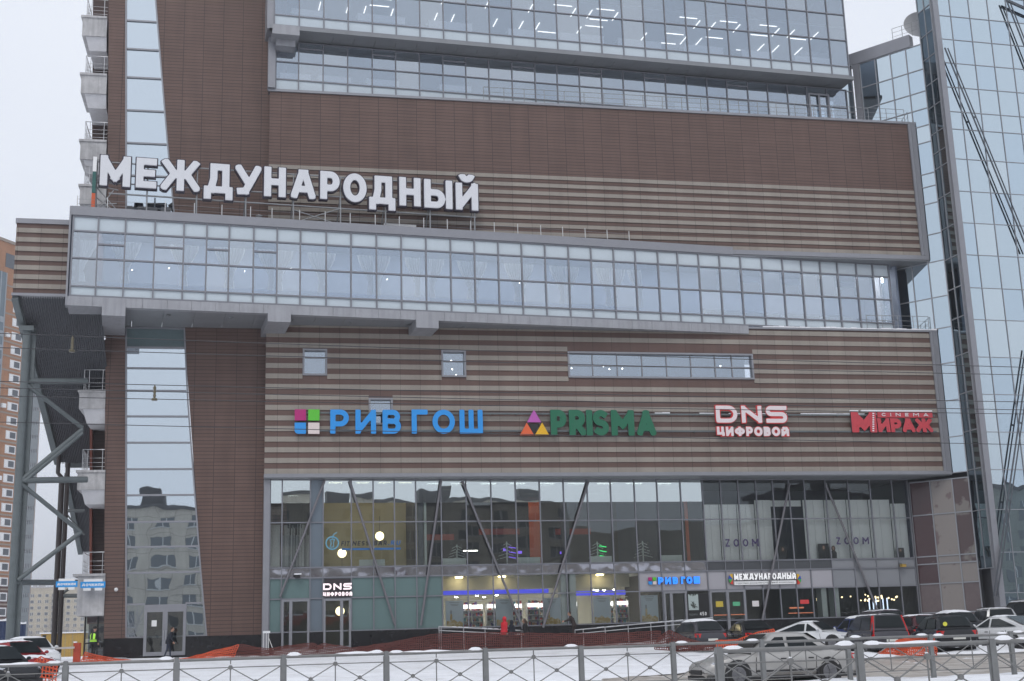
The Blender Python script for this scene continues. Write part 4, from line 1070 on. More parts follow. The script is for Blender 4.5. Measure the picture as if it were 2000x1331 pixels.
# camera boxes and lamps on the fascia
for x, y, dsc in ((581, 1124, "small snowy security camera on the fascia above the teal door"), (1762, 1103, "yellowish floodlight on the fascia at the right end of the shops")):
    a, z = Rp.uv(x, y, .2); t = thing("security_camera" if x < 1000 else "floodlight", dsc, "camera" if x < 1000 else "floodlight", Rp.pt(a, z, .2))
    m = MB(); m.pbox(Rp, a - .15, a + .15, z - .16, z + .02, .16, .45); m.build("housing", BLACK if x < 1000 else mat("yellow housing", (.5, .32, .06), .5), t)
    m = MB(); m.pbox(Rp, a - .2, a + .2, z + .021, z + .09, .12, .5); m.build("snow_cap" if x < 1000 else "hood", SNOW if x < 1000 else STEEL, t)
    m = MB(); m.tube([Rp.pt(a, z - .07, .0), Rp.pt(a, z - .07, .17)], .03, 6); m.build("bracket", STEEL, t)

# ------------------------------------------------------------------ things on the roofs
# rooftop rail on the band
rr = thing("roof_railing", "thin steel rope railing along the roof of the long glass band", "railing", Bp.pt(10, bz[6] + .42, -.3))
zr = bz[6] + .42
px_posts = [(150, 408), (209, 410), (322, 417), (379, 422), (433, 424), (489, 428), (531, 430), (585, 433), (635, 436), (684, 440), (733, 444), (780, 447), (828, 450), (874, 455), (920, 458), (966, 462), (1012, 466), (1057, 469), (1100, 472), (1144, 474), (1187, 476), (1230, 479)]
for x, y in px_posts:
    a = Bp.S(x, y + 8, -.3); m = MB(); m.tube([Bp.pt(a, zr - .02, -.3), Bp.pt(a, zr + .78, -.3)], .028, 6); m.build("post", mat("pale rail post", (.62, .62, .62), .4, .3) if x == 150 else bpy.data.materials["pale rail post"], rr)
m = MB()
for h in (.30, .58): m.tube([Bp.pt(Bp.S(150, 415, -.3), zr + h, -.3), Bp.pt(Bp.S(1230, 487, -.3), zr + h, -.3)], .009, 5)
m.build("rope", STEEL, rr)
# rail on the upper terrace and the small one at the right
def rail(name, label, pl, a0, a1, z, d, n, h=1.05, rows=(1.0, .68, .36)):
    t = thing(name, label, "railing", pl.pt((a0 + a1) / 2, z, d))
    for k in range(n + 1):
        a = a0 + (a1 - a0) * k / n; m = MB(); m.tube([pl.pt(a, z, d), pl.pt(a, z + h, d)], .022, 6); m.build("post", STEEL, t)
    m = MB()
    for f in rows: m.tube([pl.pt(a0, z + h * f, d), pl.pt(a1, z + h * f, d)], .018 if f == 1.0 else .012, 6)
    m.build("bar", STEEL, t); return t
rail("terrace_railing", "thin grey railing along the snowy edge of the uppermost brown wall", Fp, Fp.S(945, 200, -.25), Fp.S(1768, 245, -.25), uz1 + .15, -.25, 22)
rail("terrace_railing", "short thin railing at the right end of the lower terrace", Fp, Fp.S(1694, 640, -.25), Fp.S(1815, 645, -.25), zT + .1, -.25, 4)
rail("terrace_railing", "short railing on the cornice beside the satellite dish", Op, Op.S(1743, 90), Op.S(1800, 72), oz[-1] + .94, -.2, 3, 1.0)
# satellite dish
a, z = Op.uv(1797, 48, -2.0); dt = thing("satellite_dish", "grey round satellite dish on the roof behind the cornice", "satellite dish", Op.pt(a, z - 1.2, -2.))
m = MB(); c = Op.pt(a, z, -2.); ax = Vector((-.35, -.9, .25)).normalized(); e1 = ax.cross(Vector((0, 0, 1))).normalized(); e2 = e1.cross(ax)
m.grid([[c + (e1 * math.cos(2 * math.pi * k / 28) + e2 * math.sin(2 * math.pi * k / 28)) * r - ax * (r * r * .22 - .25) * -1 for k in range(28)] for r in (.001, .4, .7, .95, 1.15)], 0, True, True)
m.build("reflector", mat("dish grey", (.50, .51, .53), .6), dt)
m = MB(); m.tube([c + ax * .1, c - Vector((0, 0, 1.3)) + Vector((.3, .3, 0))], .08); m.build("mast", STEEL, dt)
# air conditioners, vent pipe, skylight on the band roof
for k, (xa, xb, ya, yb, lab) in enumerate(((247, 261, 419, 402, "narrow grey air conditioner, leftmost of three on the band roof"), (269, 308, 421, 403, "wide grey air conditioner, middle of three on the band roof"), (314, 334, 423, 404, "grey air conditioner, rightmost of three on the band roof"))):
    d = -2.2; a0, a1 = Bp.S(xa, yb, d), Bp.S(xb, yb, d); z0, z1 = Bp.Z(xa, ya, d), Bp.Z(xa, yb, d); z0 = min(z0, bz[6] + .75)
    t = thing("air_conditioner", lab, "air conditioner", Bp.pt((a0 + a1) / 2, bz[6] + .3, d), 0, "air conditioners on the band roof")
    m = MB(); bev = .07
    m.prism(Bp, [(a0 + bev, z0), (a1 - bev, z0), (a1, z0 + bev), (a1, z1 - bev), (a1 - bev, z1), (a0 + bev, z1), (a0, z1 - bev), (a0, z0 + bev)], d - .6, d); m.build("casing", mat("dark grey casing", (.16, .165, .175), .5) if k == 0 else bpy.data.materials["dark grey casing"], t)
    m = MB()
    for q in range(6): m.pbox(Bp, a0 + .1, a1 - .1, z0 + .12 + q * (z1 - z0 - .3) / 6, z0 + .16 + q * (z1 - z0 - .3) / 6, d + .002, d + .02)
    m.build("grille", MULL, t)
    m = MB(); m.pbox(Bp, a0 + .1, a0 + .2, bz[6] + .3, z0, d - .5, d - .1); m.pbox(Bp, a1 - .2, a1 - .1, bz[6] + .3, z0, d - .5, d - .1); m.build("foot", STEEL, t)
p = Bp.pt(Bp.S(506, 430, -1.2), zr - .1, -1.2); t = thing("vent_pipe", "short shiny vent pipe with a cap on the band roof", "vent pipe", p)
m = MB(); m.lathe(p, [(.17, -.1), (.17, .45), (.12, .5), (.12, .62)], 14); m.build("pipe", STAIN, t)
m = MB(); m.lathe(p, [(.0, .72), (.08, .72), (.2, .66), (.2, .6), (0, .6)], 14); m.build("cap", STAIN, t)
a0, a1 = Bp.S(750, 445, -1.5), Bp.S(813, 445, -1.5); z0, z1 = zr - .3, Bp.Z(780, 438, -1.5)
t = thing("roof_hatch", "low dark roof hatch with a snow covered white lid", "roof hatch", Bp.pt((a0 + a1) / 2, zr - .3, -1.5))
m = MB(); m.pbox(Bp, a0 + .12, a1 - .12, z0, z1 - .16, -3, -1.6); m.build("curb", BLACK, t)
m = MB(); m.pbox(Bp, a0, a1, z1 - .158, z1, -3.1, -1.5); m.build("lid", WHITE, t)

# ------------------------------------------------------------------ lettering: strokes -> clean outline -> solid letter
def arc(cx, cy, rx, ry, a0, a1, n=14): return [(cx + rx * math.cos(R(a0 + (a1 - a0) * k / n)), cy + ry * math.sin(R(a0 + (a1 - a0) * k / n))) for k in range(n + 1)]
GL = {
 'М': (1.1, [[(0, 0), (0, 1), (.5, .22), (1, 1), (1, 0)]]), 'Е': (.75, [[(1, 1), (0, 1), (0, 0), (1, 0)], [(0, .5), (.88, .5)]]),
 'Ж': (1.35, [[(.5, 0), (.5, 1)], [(.04, 1), (.30, .56), (.70, .56), (.96, 1)], [(0, 0), (.28, .5), (.72, .5), (1, 0)]]),
 'Д': (1.1, [[(0, 0), (0, .22), (1, .22), (1, 0)], [(.16, .22), (.28, .6), (.28, 1), (.84, 1), (.84, .22)]]),
 'У': (.95, [[(0, 1), (.5, .38)], [(1, 1), (.52, .25), (.36, .02), (.10, 0)]]), 'Н': (.95, [[(0, 0), (0, 1)], [(1, 0), (1, 1)], [(0, .5), (1, .5)]]),
 'А': (1., [[(0, 0), (.42, 1), (.58, 1), (1, 0)], [(.16, .27), (.84, .27)]]), 'Р': (.85, [[(0, 0), (0, 1), (.5, 1)] + arc(.55, .69, .45, .31, 90, -90) + [(0, .38)]]),
 'О': (1.05, [arc(.5, .5, .5, .5, 0, 360, 36)]), 'Ы': (1.2, [[(0, 1), (0, 0), (.38, 0)] + arc(.40, .28, .26, .28, -90, 90) + [(0, .56)], [(1, 0), (1, 1)]]),
 'Й': (.95, [[(0, .70), (0, 0), (1, .70), (1, 0)], arc(.5, 1.06, .26, .12, 200, 340)]), 'И': (.95, [[(0, 1), (0, 0), (1, 1), (1, 0)]]),
 'В': (.85, [[(.5, .53), (0, .53), (0, 1), (.55, 1)] + arc(.6, .765, .34, .235, 90, -90), [(0, .53), (0, 0), (.6, 0)] + arc(.62, .265, .38, .265, -90, 90)]),
 'Г': (.75, [[(0, 0), (0, 1), (1, 1)]]), 'Ш': (1.1, [[(0, 1), (0, 0), (1, 0), (1, 1)], [(.5, 0), (.5, 1)]]),
 'P': (.85, [[(0, 0), (0, 1), (.5, 1)] + arc(.52, .70, .48, .30, 90, -90) + [(0, .40)]]), 'R': (.9, [[(0, 0), (0, 1), (.5, 1)] + arc(.52, .72, .42, .28, 90, -90) + [(0, .44)], [(.42, .44), (1, 0)]]),
 'I': (.12, [[(.5, 0), (.5, 1)]]), 'S': (.85, [arc(.5, .75, .5, .25, 48, 180, 12) + arc(.5, .75, .5, .25, 180, 270, 8) + arc(.5, .25, .5, .25, 90, -132, 18)]),
 'Ѕ': (1.1, [[(1, 1), (.22, 1)] + arc(.2, .76, .2, .24, 90, 270) + [(.8, .52)] + arc(.8, .26, .2, .26, 90, -90) + [(0, 0)]]),
 'M': (1.25, [[(0, 0), (0, 1), (.5, .38), (1, 1), (1, 0)]]), 'A': (1.05, [[(0, 0), (.5, 1), (1, 0)], [(.16, .24), (.84, .24)]]),
 'D': (1.1, [[(0, 0), (0, 1), (.6, 1)] + arc(.62, .5, .38, .5, 90, -90) + [(0, 0)]]), 'N': (1.05, [[(0, 0), (0, 1), (1, 0), (1, 1)]]),
 'Ц': (.95, [[(0, 1), (0, .2), (.86, .2), (.86, 1)], [(.86, .2), (1, .2), (1, 0)]]), 'Ф': (1.25, [[(.5, 0), (.5, 1)], arc(.5, .53, .5, .32, 0, 360, 30)]),
 'Z': (.8, [[(0, 1), (1, 1), (0, 0), (1, 0)]]), 'O': (1.05, [arc(.5, .5, .5, .5, 0, 360, 36)]), 'C': (.9, [arc(.52, .5, .52, .5, 45, 315, 24)]),
 'E': (.75, [[(1, 1), (0, 1), (0, 0), (1, 0)], [(0, .5), (.88, .5)]]), 'F': (.7, [[(1, 1), (0, 1), (0, 0)], [(0, .5), (.85, .5)]]), 'T': (.8, [[(0, 1), (1, 1)], [(.5, 0), (.5, 1)]]),
 'B': (.85, [[(.5, .53), (0, .53), (0, 1), (.55, 1)] + arc(.6, .765, .34, .235, 90, -90), [(0, .53), (0, 0), (.6, 0)] + arc(.62, .265, .38, .265, -90, 90)]),
 'U': (.9, [[(0, 1), (0, .4)] + arc(.5, .4, .5, .4, 180, 360) + [(1, 1)]]), '.': (.1, [[(.5, 0), (.5, .001)]]), '-': (.4, [[(0, .5), (1, .5)]]),
 'К': (.85, [[(0, 0), (0, 1)], [(1, 1), (.3, .5), (0, .5)], [(.3, .5), (1, 0)]]), 'Ч': (.85, [[(0, 1), (0, .62)] + arc(.3, .62, .3, .24, 180, 270, 6) + [(1, .40)], [(1, 0), (1, 1)]]),
 'Л': (.95, [[(0, 0), (.2, .3), (.25, 1), (1, 1), (1, 0)]]),
 '4': (.8, [[(.75, 0), (.75, 1), (0, .3), (1, .3)]]), '5': (.75, [[(.9, 1), (.1, 1), (.05, .55), (.4, .62)] + arc(.42, .31, .52, .31, 90, -140, 14)]), '0': (.75, [arc(.5, .5, .5, .5, 0, 360, 30)]), '1': (.4, [[(.1, .75), (.8, 1), (.8, 0)]]), '2': (.7, [arc(.5, .7, .48, .3, 170, -20, 12) + [(0, 0), (1, 0)]]),
 'р': (.6, [[(0, -.25), (0, .7)], arc(.45, .38, .45, .32, 0, 360, 20)]),
}
def glyph_poly(ch, wd, hg, sw, cap='butt', dil=0.0, slant=0.0, res=None):
    """Outline mesh of a letter fitted to wd x hg with stroke width sw; returns cell polygons and outline edges."""
    strokes = GL[ch][1]; h = sw / 2
    def mp(p): return (h + p[0] * (wd - sw), h + p[1] * (hg - sw))
    segs = []
    for st in strokes:
        q = [mp(p) for p in st]
        closed = len(q) > 8 and (q[0][0] - q[-1][0]) ** 2 + (q[0][1] - q[-1][1]) ** 2 < 1e-8
        q = [p for i, p in enumerate(q) if i == 0 or abs(p[0] - q[i - 1][0]) + abs(p[1] - q[i - 1][1]) > 1e-6]
        for i in range(len(q) - 1):
            def sharp(k):
                if k <= 0 or k >= len(q) - 1: return False
                u, v = (q[k][0] - q[k - 1][0], q[k][1] - q[k - 1][1]), (q[k + 1][0] - q[k][0], q[k + 1][1] - q[k][1])
                return abs(math.atan2(u[0] * v[1] - u[1] * v[0], u[0] * v[0] + u[1] * v[1])) > .6
            segs.append((q[i], q[i + 1], (i == 0 and not closed) or sharp(i), (i == len(q) - 2 and not closed) or sharp(i + 1)))
    def sdf(x, y):
        best = 1e9
        for (a, b, e0, e1) in segs:
            dx, dy = b[0] - a[0], b[1] - a[1]; L = math.hypot(dx, dy) or 1e-9
            t = ((x - a[0]) * dx + (y - a[1]) * dy) / L; n = abs((x - a[0]) * dy - (y - a[1]) * dx) / L
            if cap == 'butt':
                m = h
                lo, hi = (-m if e0 else -h * .0), (L + m if e1 else L)
                if e0 or e1 or True:
                    ex = max(lo - t, t - hi)
                    if ex <= 0: d = n - h if not ((e0 and t < h) or (e1 and t > L - h)) else max(n - h, ex)
                    else:
                        if (t < 0 and not e0) or (t > L and not e1): d = math.hypot(ex, n) - h
                        else: d = max(ex, n - h)
            else:
                tt = max(0, min(L, t)); d = math.hypot(t - tt, n) - h
            if d < best: best = d
        if cap == 'butt': best = max(best, -x, x - wd, -y, y - hg)
        return best - dil
    cs = res or max(min(wd, hg) / 26, sw / 5.5)
    pad = dil + cs * 1.5
    nx, ny = int((wd + 2 * pad) / cs) + 2, int((hg * 1.02 + 2 * pad) / cs) + 2
    f = [[sdf(-pad + i * cs, -pad + j * cs) for i in range(nx + 1)] for j in range(ny + 1)]
    verts, key, polys, edges = [], {}, [], []
    def vid(k, x, y):
        if k not in key: key[k] = len(verts); verts.append((x + slant * y, y))
        return key[k]
    for j in range(ny):
        for i in range(nx):
            cor = [(i, j), (i + 1, j), (i + 1, j + 1), (i, j + 1)]; v = [f[b][a] for a, b in cor]
            if all(q > 0 for q in v): continue
            poly, cross = [], []
            for k in range(4):
                a, b = cor[k], cor[(k + 1) % 4]; va, vb = v[k], v[(k + 1) % 4]
                if va <= 0: poly.append(vid(('c', a), -pad + a[0] * cs, -pad + a[1] * cs))
                if (va <= 0) != (vb <= 0):
                    t = va / (va - vb); x = -pad + (a[0] + (b[0] - a[0]) * t) * cs; y = -pad + (a[1] + (b[1] - a[1]) * t) * cs
                    q = vid(('e', min(a, b), max(a, b)), x, y); poly.append(q); cross.append((q, va <= 0))
            if len(poly) >= 3: polys.append(poly)
            for k in range(0, len(cross) - 1, 2):
                (p, o1), (q, o2) = cross[k], cross[k + 1]
                edges.append((p, q) if o1 else (q, p))
    return verts, polys, edges
def add_glyph(mb, pl, ch, a0, a1, z0, z1, d0, d1, sw, mat=0, side=None, cap='butt', dil=0.0, slant=0.0, res=None):
    v, ps, es = glyph_poly(ch, a1 - a0, z1 - z0, sw, cap, dil, slant, res)
    base = len(mb.v); mb.v += [tuple(pl.pt(a0 + x, z0 + y, d1)) for x, y in v]
    for p in ps: mb.f.append(tuple(base + k for k in p)); mb.m.append(mat); mb.sm.append(False)
    b2 = len(mb.v); mb.v += [tuple(pl.pt(a0 + x, z0 + y, d0)) for x, y in v]
    b3 = len(mb.v); mb.v += [tuple(pl.pt(a0 + x, z0 + y, d1 - .0005)) for x, y in v]
    for p, q in es: mb.f.append((b3 + p, b3 + q, b2 + q, b2 + p)); mb.m.append(mat if side is None else side); mb.sm.append(False)
def add_line(mb, pl, text, a0, a1, z0, z1, d0, d1, sw, gap=.22, mat=0, side=None, cap='butt', slant=0.0, res=None, space=.5):
    tot = sum(GL[c][0] if c != ' ' else space for c in text) + gap * (len(text) - 1)
    k = (a1 - a0) / tot; x = a0
    for c in text:
        wd = (GL[c][0] if c != ' ' else space) * k
        if c != ' ':
            if c in '.': add_glyph(mb, pl, c, x, x + sw * 1.05, z0, z0 + sw * 1.05, d0, d1, sw, mat, side, cap, 0, slant, res)
            elif c in 'I': add_glyph(mb, pl, c, x + wd / 2 - sw / 2, x + wd / 2 + sw / 2 + .001, z0, z1, d0, d1, sw, mat, side, cap, 0, slant, res)
            else: add_glyph(mb, pl, c, x, x + wd, z0, z1, d0, d1, sw, mat, side, cap, 0, slant, res)
        x += wd + gap * k
def small_text(name, text, pl, a0, a1, z0, z1, d, m, parent, mirror=False):
    """Fine print: ordinary type fitted into a strip."""
    cu = bpy.data.curves.new(name, 'FONT'); cu.body = text; cu.resolution_u = 2
    o = bpy.data.objects.new(name, cu); C.objects.link(o)
    me = bpy.data.meshes.new_from_object(o.evaluated_get(bpy.context.evaluated_depsgraph_get()))
    bpy.data.objects.remove(o); bpy.data.curves.remove(cu)
    xs = [v.co.x for v in me.vertices]; ys = [v.co.y for v in me.vertices]; mb = MB()
    X0, X1, Y0, Y1 = min(xs), max(xs), min(ys), max(ys)
    mb.v = [tuple(pl.pt(a0 + (a1 - a0) * ((X1 - v.co.x) if mirror else (v.co.x - X0)) / (X1 - X0), z0 + (z1 - z0) * (v.co.y - Y0) / (Y1 - Y0), d)) for v in me.vertices]
    for p in me.polygons: mb.f.append(tuple(p.vertices)); mb.m.append(0); mb.sm.append(False)
    bpy.data.meshes.remove(me)
    return mb.build(name, m, parent)

# --- big rooftop sign
RIMD = mat("dark plum letter rim", (.018, .010, .030), .35); FACEW = mat("white acrylic letter face", (.67, .68, .71), .35, noise=.03)
D_S = -.45
def bps(x, y): return Bp.uv(x, y, D_S)
sg = thing("rooftop_sign", "huge white rounded Cyrillic letters with dark rims on a steel frame above the glass band", "sign", Bp.pt(*bps(560, 440)[:1], bz[6] + .4, D_S))
LT = [('М', 194.5, 304.5, 256, 365.5), ('Е', 265, 309, 307, 369), ('Ж', 313.5, 312.5, 391.5, 374.5), ('Д', 397.5, 320, 455.5, 391.5), ('У', 458.5, 323, 511, 382.5), ('Н', 515, 326.5, 559, 386),
      ('А', 567.5, 331.5, 617, 389.5), ('Р', 624.5, 335, 664, 391), ('О', 669.5, 339, 716.5, 396.5), ('Д', 720, 344, 772.5, 412), ('Н', 779, 347, 822, 404), ('Ы', 827.5, 351.5, 884, 408.5), ('Й', 889, 341, 934, 412)]
for ch, x0, y0, x1, y1 in LT:
    cx, cy = (x0 + x1) / 2, (y0 + y1) / 2
    a0, a1 = Bp.S(x0, cy, D_S), Bp.S(x1, cy, D_S); z0, z1 = Bp.Z(cx, y1, D_S), Bp.Z(cx, y0, D_S)
    sw = .40
    e_ = .035
    m = MB(); add_glyph(m, Bp, ch, a0 + e_, a1 - e_, z0 + e_, z1 - e_, D_S - .30, D_S - .02, sw, dil=.075, res=.05); l_o = m.build("letter", RIMD, sg)
    m = MB(); add_glyph(m, Bp, ch, a0 + e_, a1 - e_, z0 + e_, z1 - e_, D_S - .06, D_S + .05, sw, dil=.012, res=.05)
    add_glyph(m, Bp, ch, a0 + e_, a1 - e_, z0 + e_, z1 - e_, D_S + .04, D_S + .08, sw, dil=.0, res=.05); m.build("letter_face", FACEW, l_o)
fr = MB(); zroof = bz[6] + .3
for f in ((325, 358, 700, 383), ):
    pass
def frl(x0, y0, x1, y1, r=.04, d=D_S - .25):
    a, b = Bp.uv(x0, y0, d), Bp.uv(x1, y1, d); fr.tube([Bp.pt(*a, d), Bp.pt(*b, d)], r, 6)
frl(190, 316, 930, 364, .045); frl(186, 356, 930, 401, .045); frl(212, 378, 930, 425, .05)
for x, y in ((188, 362), (287, 384), (384, 396), (480, 400), (573, 408), (665, 414), (753, 420), (840, 426), (927, 428)):
    for dd, rr_ in ((-.25, .05), (-1.3, .05)):
        d = D_S + dd; a = Bp.S(x, y, d); zt_ = Bp.Z(x, 318 + (x - 190) * .062, d); fr.tube([Bp.pt(a, zroof, d), Bp.pt(a, zt_, d)], rr_, 6)
    a = Bp.S(x, y, D_S); zt_ = Bp.Z(x, y - 30, D_S); fr.tube([Bp.pt(a, zt_, D_S - .25), Bp.pt(a, zroof, D_S - 1.9)], .035, 6)
for x0, y0, x1, y1 in ((573, 436, 664, 408), (573, 410, 664, 440), (187, 415, 222, 372), (187, 385, 232, 420), (187, 364, 236, 420), (187, 400, 228, 398), (205, 366, 231, 372)): frl(x0, y0, x1, y1, .035)
fr.build("steel_frame", STEEL, sg)
em = MB()
a = Bp.S(184, 345, -.2); zt_ = Bp.Z(184, 305, -.2)
for k, (z0, z1) in enumerate(((zt_ - .9, zt_), (zt_ - 2.2, zt_ - .92), (zt_ - 3.2, zt_ - 2.22))): em.pbox(Bp, a - .10, a + .10, z0, z1, -1.6, -.3, k)
em.build("end_panel", [WHITE, mat("dark green panel", (.02, .10, .09), .4), mat("orange red panel", (.55, .10, .03), .4)], sg)

# --- wall signs
def fpt(x, y, d): return Fp.uv(x, y, d)
def sbox(pl, x0, y0, x1, y1, d):
    cy, cx = (y0 + y1) / 2, (x0 + x1) / 2
    return pl.S(x0, cy, d), pl.S(x1, cy, d), pl.Z(cx, y1, d), pl.Z(cx, y0, d)
SB = mat("sky blue sign face", (.02, .28, .72), .35); MG = mat("magenta sign face", (.42, .012, .16), .35); GN = mat("green sign face", (.10, .50, .035), .35); PK = mat("pale pink sign face", (.72, .62, .60), .35)
SIDE = mat("dark sign edge", (.03, .03, .04), .5)
D = .42
rl = thing("sign_rail", "pair of long snow dusted grey rails carrying the wall signs", "rail", Fp.pt(20, zB + 3, .2))
m = MB()
for y in (808.5, 842):
    z = Fp.Z(1100, y, .3); m.pbox(Fp, Fp.S(585, y), sR - .9, z - .05, z + .05, .20, .30)
    for q in range(26): a = Fp.S(590, y) + q * (sR - 1.2 - Fp.S(590, y)) / 25; m.pbox(Fp, a - .04, a + .04, z - .06, z + .06, .0505, .199)
m.build("rail", GREENS, rl)
m = MB()
for q in range(40):
    a = Fp.S(1262, 808) + q * (sR - 1. - Fp.S(1262, 808)) / 40; z = Fp.Z(1100, 808.5, .3) + .051
    if vnoise(q * .9, 3) > -.2: m.pbox(Fp, a, a + (sR - 1. - Fp.S(1262, 808)) / 40 - .003, z, z + .035 + .03 * abs(vnoise(q * 2.1, 7)), .19, .31)
m.build("snow_line", SNOW, rl)

def logo_squares(t, pl, x0, y0, x1, y1, d0, d, mats_):
    s0, s1, z0, z1 = sbox(pl, x0, y0, x1, y1, d); g = (s1 - s0) * .045; mx_, mz_ = (s0 + s1) / 2, (z0 + z1) / 2
    for k, (a, b, c, e) in enumerate(((s0, mx_ - g, mz_ + g, z1), (mx_ + g, s1, mz_ + g, z1), (s0, mx_ - g, z0, mz_ - g), (mx_ + g, s1, z0, mz_ - g))):
        m = MB()
        if k == 2:
            r_ = (b - a) * .35; pts = [(a + r_ + r_ * math.cos(R(180 + 90 * q / 6)), c + r_ + r_ * math.sin(R(180 + 90 * q / 6))) for q in range(7)] + [(b, c), (b, e), (a, e)]
            m.prism(pl, pts, d0, d)
        else: m.pbox(pl, a, b, c, e, d0, d)
        m.build("logo_square", mats_[k], t)
def word_sign(t, pl, text, x0, y0, x1, y1, d0, d, sw, face, gap=.22, cap='butt', slant=0., res=None, space=.5, nm="lettering"):
    s0, s1, z0, z1 = sbox(pl, x0, y0, x1, y1, d); m = MB()
    add_line(m, pl, text, s0, s1, z0, z1, d0, d, sw, gap, 0, 1, cap, slant, res, space); return m.build(nm, [face, SIDE], t)
t = thing("wall_sign", "large blue Cyrillic two-word sign with a four square emblem on the striped wall", "sign", Fp.pt(Fp.S(760, 825, D), Fp.Z(760, 848, D), D))
logo_squares(t, Fp, 575.5, 800, 624, 847.5, .3, D, (MG, GN, SB, PK))
word_sign(t, Fp, "РИВ", 645, 800.5, 783, 847.5, .3, D, .31, SB, .30, 'butt'); word_sign(t, Fp, "ГОШ", 804, 800.5, 943, 847.5, .3, D, .31, SB, .22, 'butt')
t = thing("wall_sign", "dark green Latin lettering with a triangle emblem on the striped wall", "sign", Fp.pt(Fp.S(1150, 825, D), Fp.Z(1150, 850, D), D))
PG = mat("deep green sign face", (.008, .13, .065), .4)
word_sign(t, Fp, "PRISMA", 1075.5, 801, 1281, 851, .3, D, .40, PG, .13)
for (pts, c, nm) in ((((1043, 800.5), (1029.5, 825), (1057, 825)), (.45, .10, .40), "violet"), (((1029, 826), (1016, 850), (1043, 850)), (.70, .12, .035), "orange"), (((1059, 826), (1045, 850), (1072.5, 850)), (.75, .42, .012), "yellow")):
    m = MB(); m.prism(Fp, [fpt(*p, D) for p in pts], .3, D); m.build("triangle", mat(nm + " triangle", c, .4), t)
m = MB(); m.prism(Fp, [fpt(*p, D) for p in ((1031, 828), (1043, 848), (1056, 828))], .25, D - .05); m.build("triangle", BLACK, t)
t = thing("wall_sign", "white and red two-line electronics shop sign on the striped wall", "sign", Fp.pt(Fp.S(1470, 825, D), Fp.Z(1470, 852, D), D))
RED = mat("red sign edge", (.55, .03, .03), .4); WF = mat("white pink sign face", (.75, .66, .67), .4)
def outl(pl, text, x0, y0, x1, y1, d0, d, sw, gap, ol, fm=WF, rmm=RED, **k):
    s0, s1, z0, z1 = sbox(pl, x0, y0, x1, y1, d); m = MB(); add_line(m, pl, text, s0 - ol, s1 + ol, z0 - ol, z1 + ol, d0, d - .02, sw + 2 * ol, gap * .8, 0, 0, **k); o = m.build("lettering_rim", rmm, t)
    m = MB(); add_line(m, pl, text, s0, s1, z0, z1, d0, d, sw, gap, 0, 0, **k); m.build("lettering", fm, t)
outl(Fp, "DNЅ", 1398.5, 793, 1537, 826, .3, D, .26, .22, .055)
outl(Fp, "ЦИФРОВОЙ", 1400.5, 834, 1541, 852, .3, D, .17, .16, .04)
t = thing("wall_sign", "red cinema sign with snow on its torn lettering, right end of the striped wall", "sign", Fp.pt(Fp.S(1742, 825, D), Fp.Z(1742, 845, D), D))
CR_ = mat("red cinema sign", (.50, .045, .06), .45, noise=.12, nscale=3)
m = MB(); s0, s1, z0, z1 = sbox(Fp, 1663, 804, 1712, 845, D); add_glyph(m, Fp, 'М', s0, s1, z0, z1, .3, D, .50, 0, 1); m.build("lettering", [CR_, SIDE], t)
s0, s1, z0, z1 = sbox(Fp, 1715, 817.5, 1822, 844.5, D); m = MB(); add_line(m, Fp, "ИРАЖ", s0, s1, z0, z1, .3, D, .27, .06, 0, 1, slant=-.04); m.build("lettering", [CR_, SIDE], t)
s0, s1, z0, z1 = sbox(Fp, 1714, 804, 1821, 816, D); m = MB(); m.pbox(Fp, s0, s1, z0, z1, .3, D); m.build("backing_bar", CR_, t)
word_sign(t, Fp, "CINEMA", 1722, 807, 1813, 813.5, D + .001, D + .03, .05, WF, 1.0)
m = MB(); s0, s1, z0, z1 = sbox(Fp, 1660, 802.5, 1676, 804.5, D); m.pbox(Fp, s0, s1, z1 - .06, z1 + .02, .28, D + .04); s0, s1, _, z1 = sbox(Fp, 1682, 802.5, 1820, 804.5, D); m.pbox(Fp, s0, s1, z1 - .06, z1 + .03, .28, D + .04)
for q in range(9): a, z = fpt(1705.5, 808 + q * 4.2, D); m.pbox(Fp, a - .06, a + .06, z - .035, z + .035, D, D + .03)
m.build("snow_cap", SNOW, t)

# --- signs on the shop fronts
LITW = mat("lit white lettering", (1, .9, .92), .4, emit=(1, .78, .80), estr=.5); LITB = mat("lit blue lettering", (.02, .2, .9), .4, emit=(.03, .25, 1.0), estr=.85)
t = thing("shop_sign", "small lit two-line electronics sign on a dark board above the grey shop door", "sign", Rp.pt(rs(659, 1150), rz(659, 1168), .12))
s0, s1, z0, z1 = sbox(Rp, 631.5, 1130, 686.5, 1168.5, .1); m = MB(); m.pbox(Rp, s0 + .06, s1 - .06, z0 + .03, z1 - .02, .085, .12); m.build("board", mat("dark plum board", (.035, .025, .03), .4), t)
word_sign(t, Rp, "DNЅ", 631, 1139.5, 687, 1152.5, .121, .22, .10, LITW, .22); word_sign(t, Rp, "ЦИФРОВОЙ", 631, 1156.5, 688, 1164.5, .121, .2, .07, LITW, .2)
t = thing("shop_sign", "lit blue two-word sign with a four square emblem on a pale grey panel", "sign", Rp.pt(rs(1315, 1133), rz(1315, 1142), .15))
logo_squares(t, Rp, 1267, 1128, 1282, 1142, .09, .2, (MG, GN, SB, PK)); word_sign(t, Rp, "РИВ", 1285.5, 1127.5, 1324, 1141.5, .09, .22, .13, LITB, .26); word_sign(t, Rp, "ГОШ", 1330, 1126.5, 1367, 1140.5, .09, .22, .13, LITB, .2)
t = thing("shop_sign", "white lettering with a caption strip between two colourful half discs over the entrance", "sign", Rp.pt(rs(1493, 1130), rz(1493, 1143), .15))
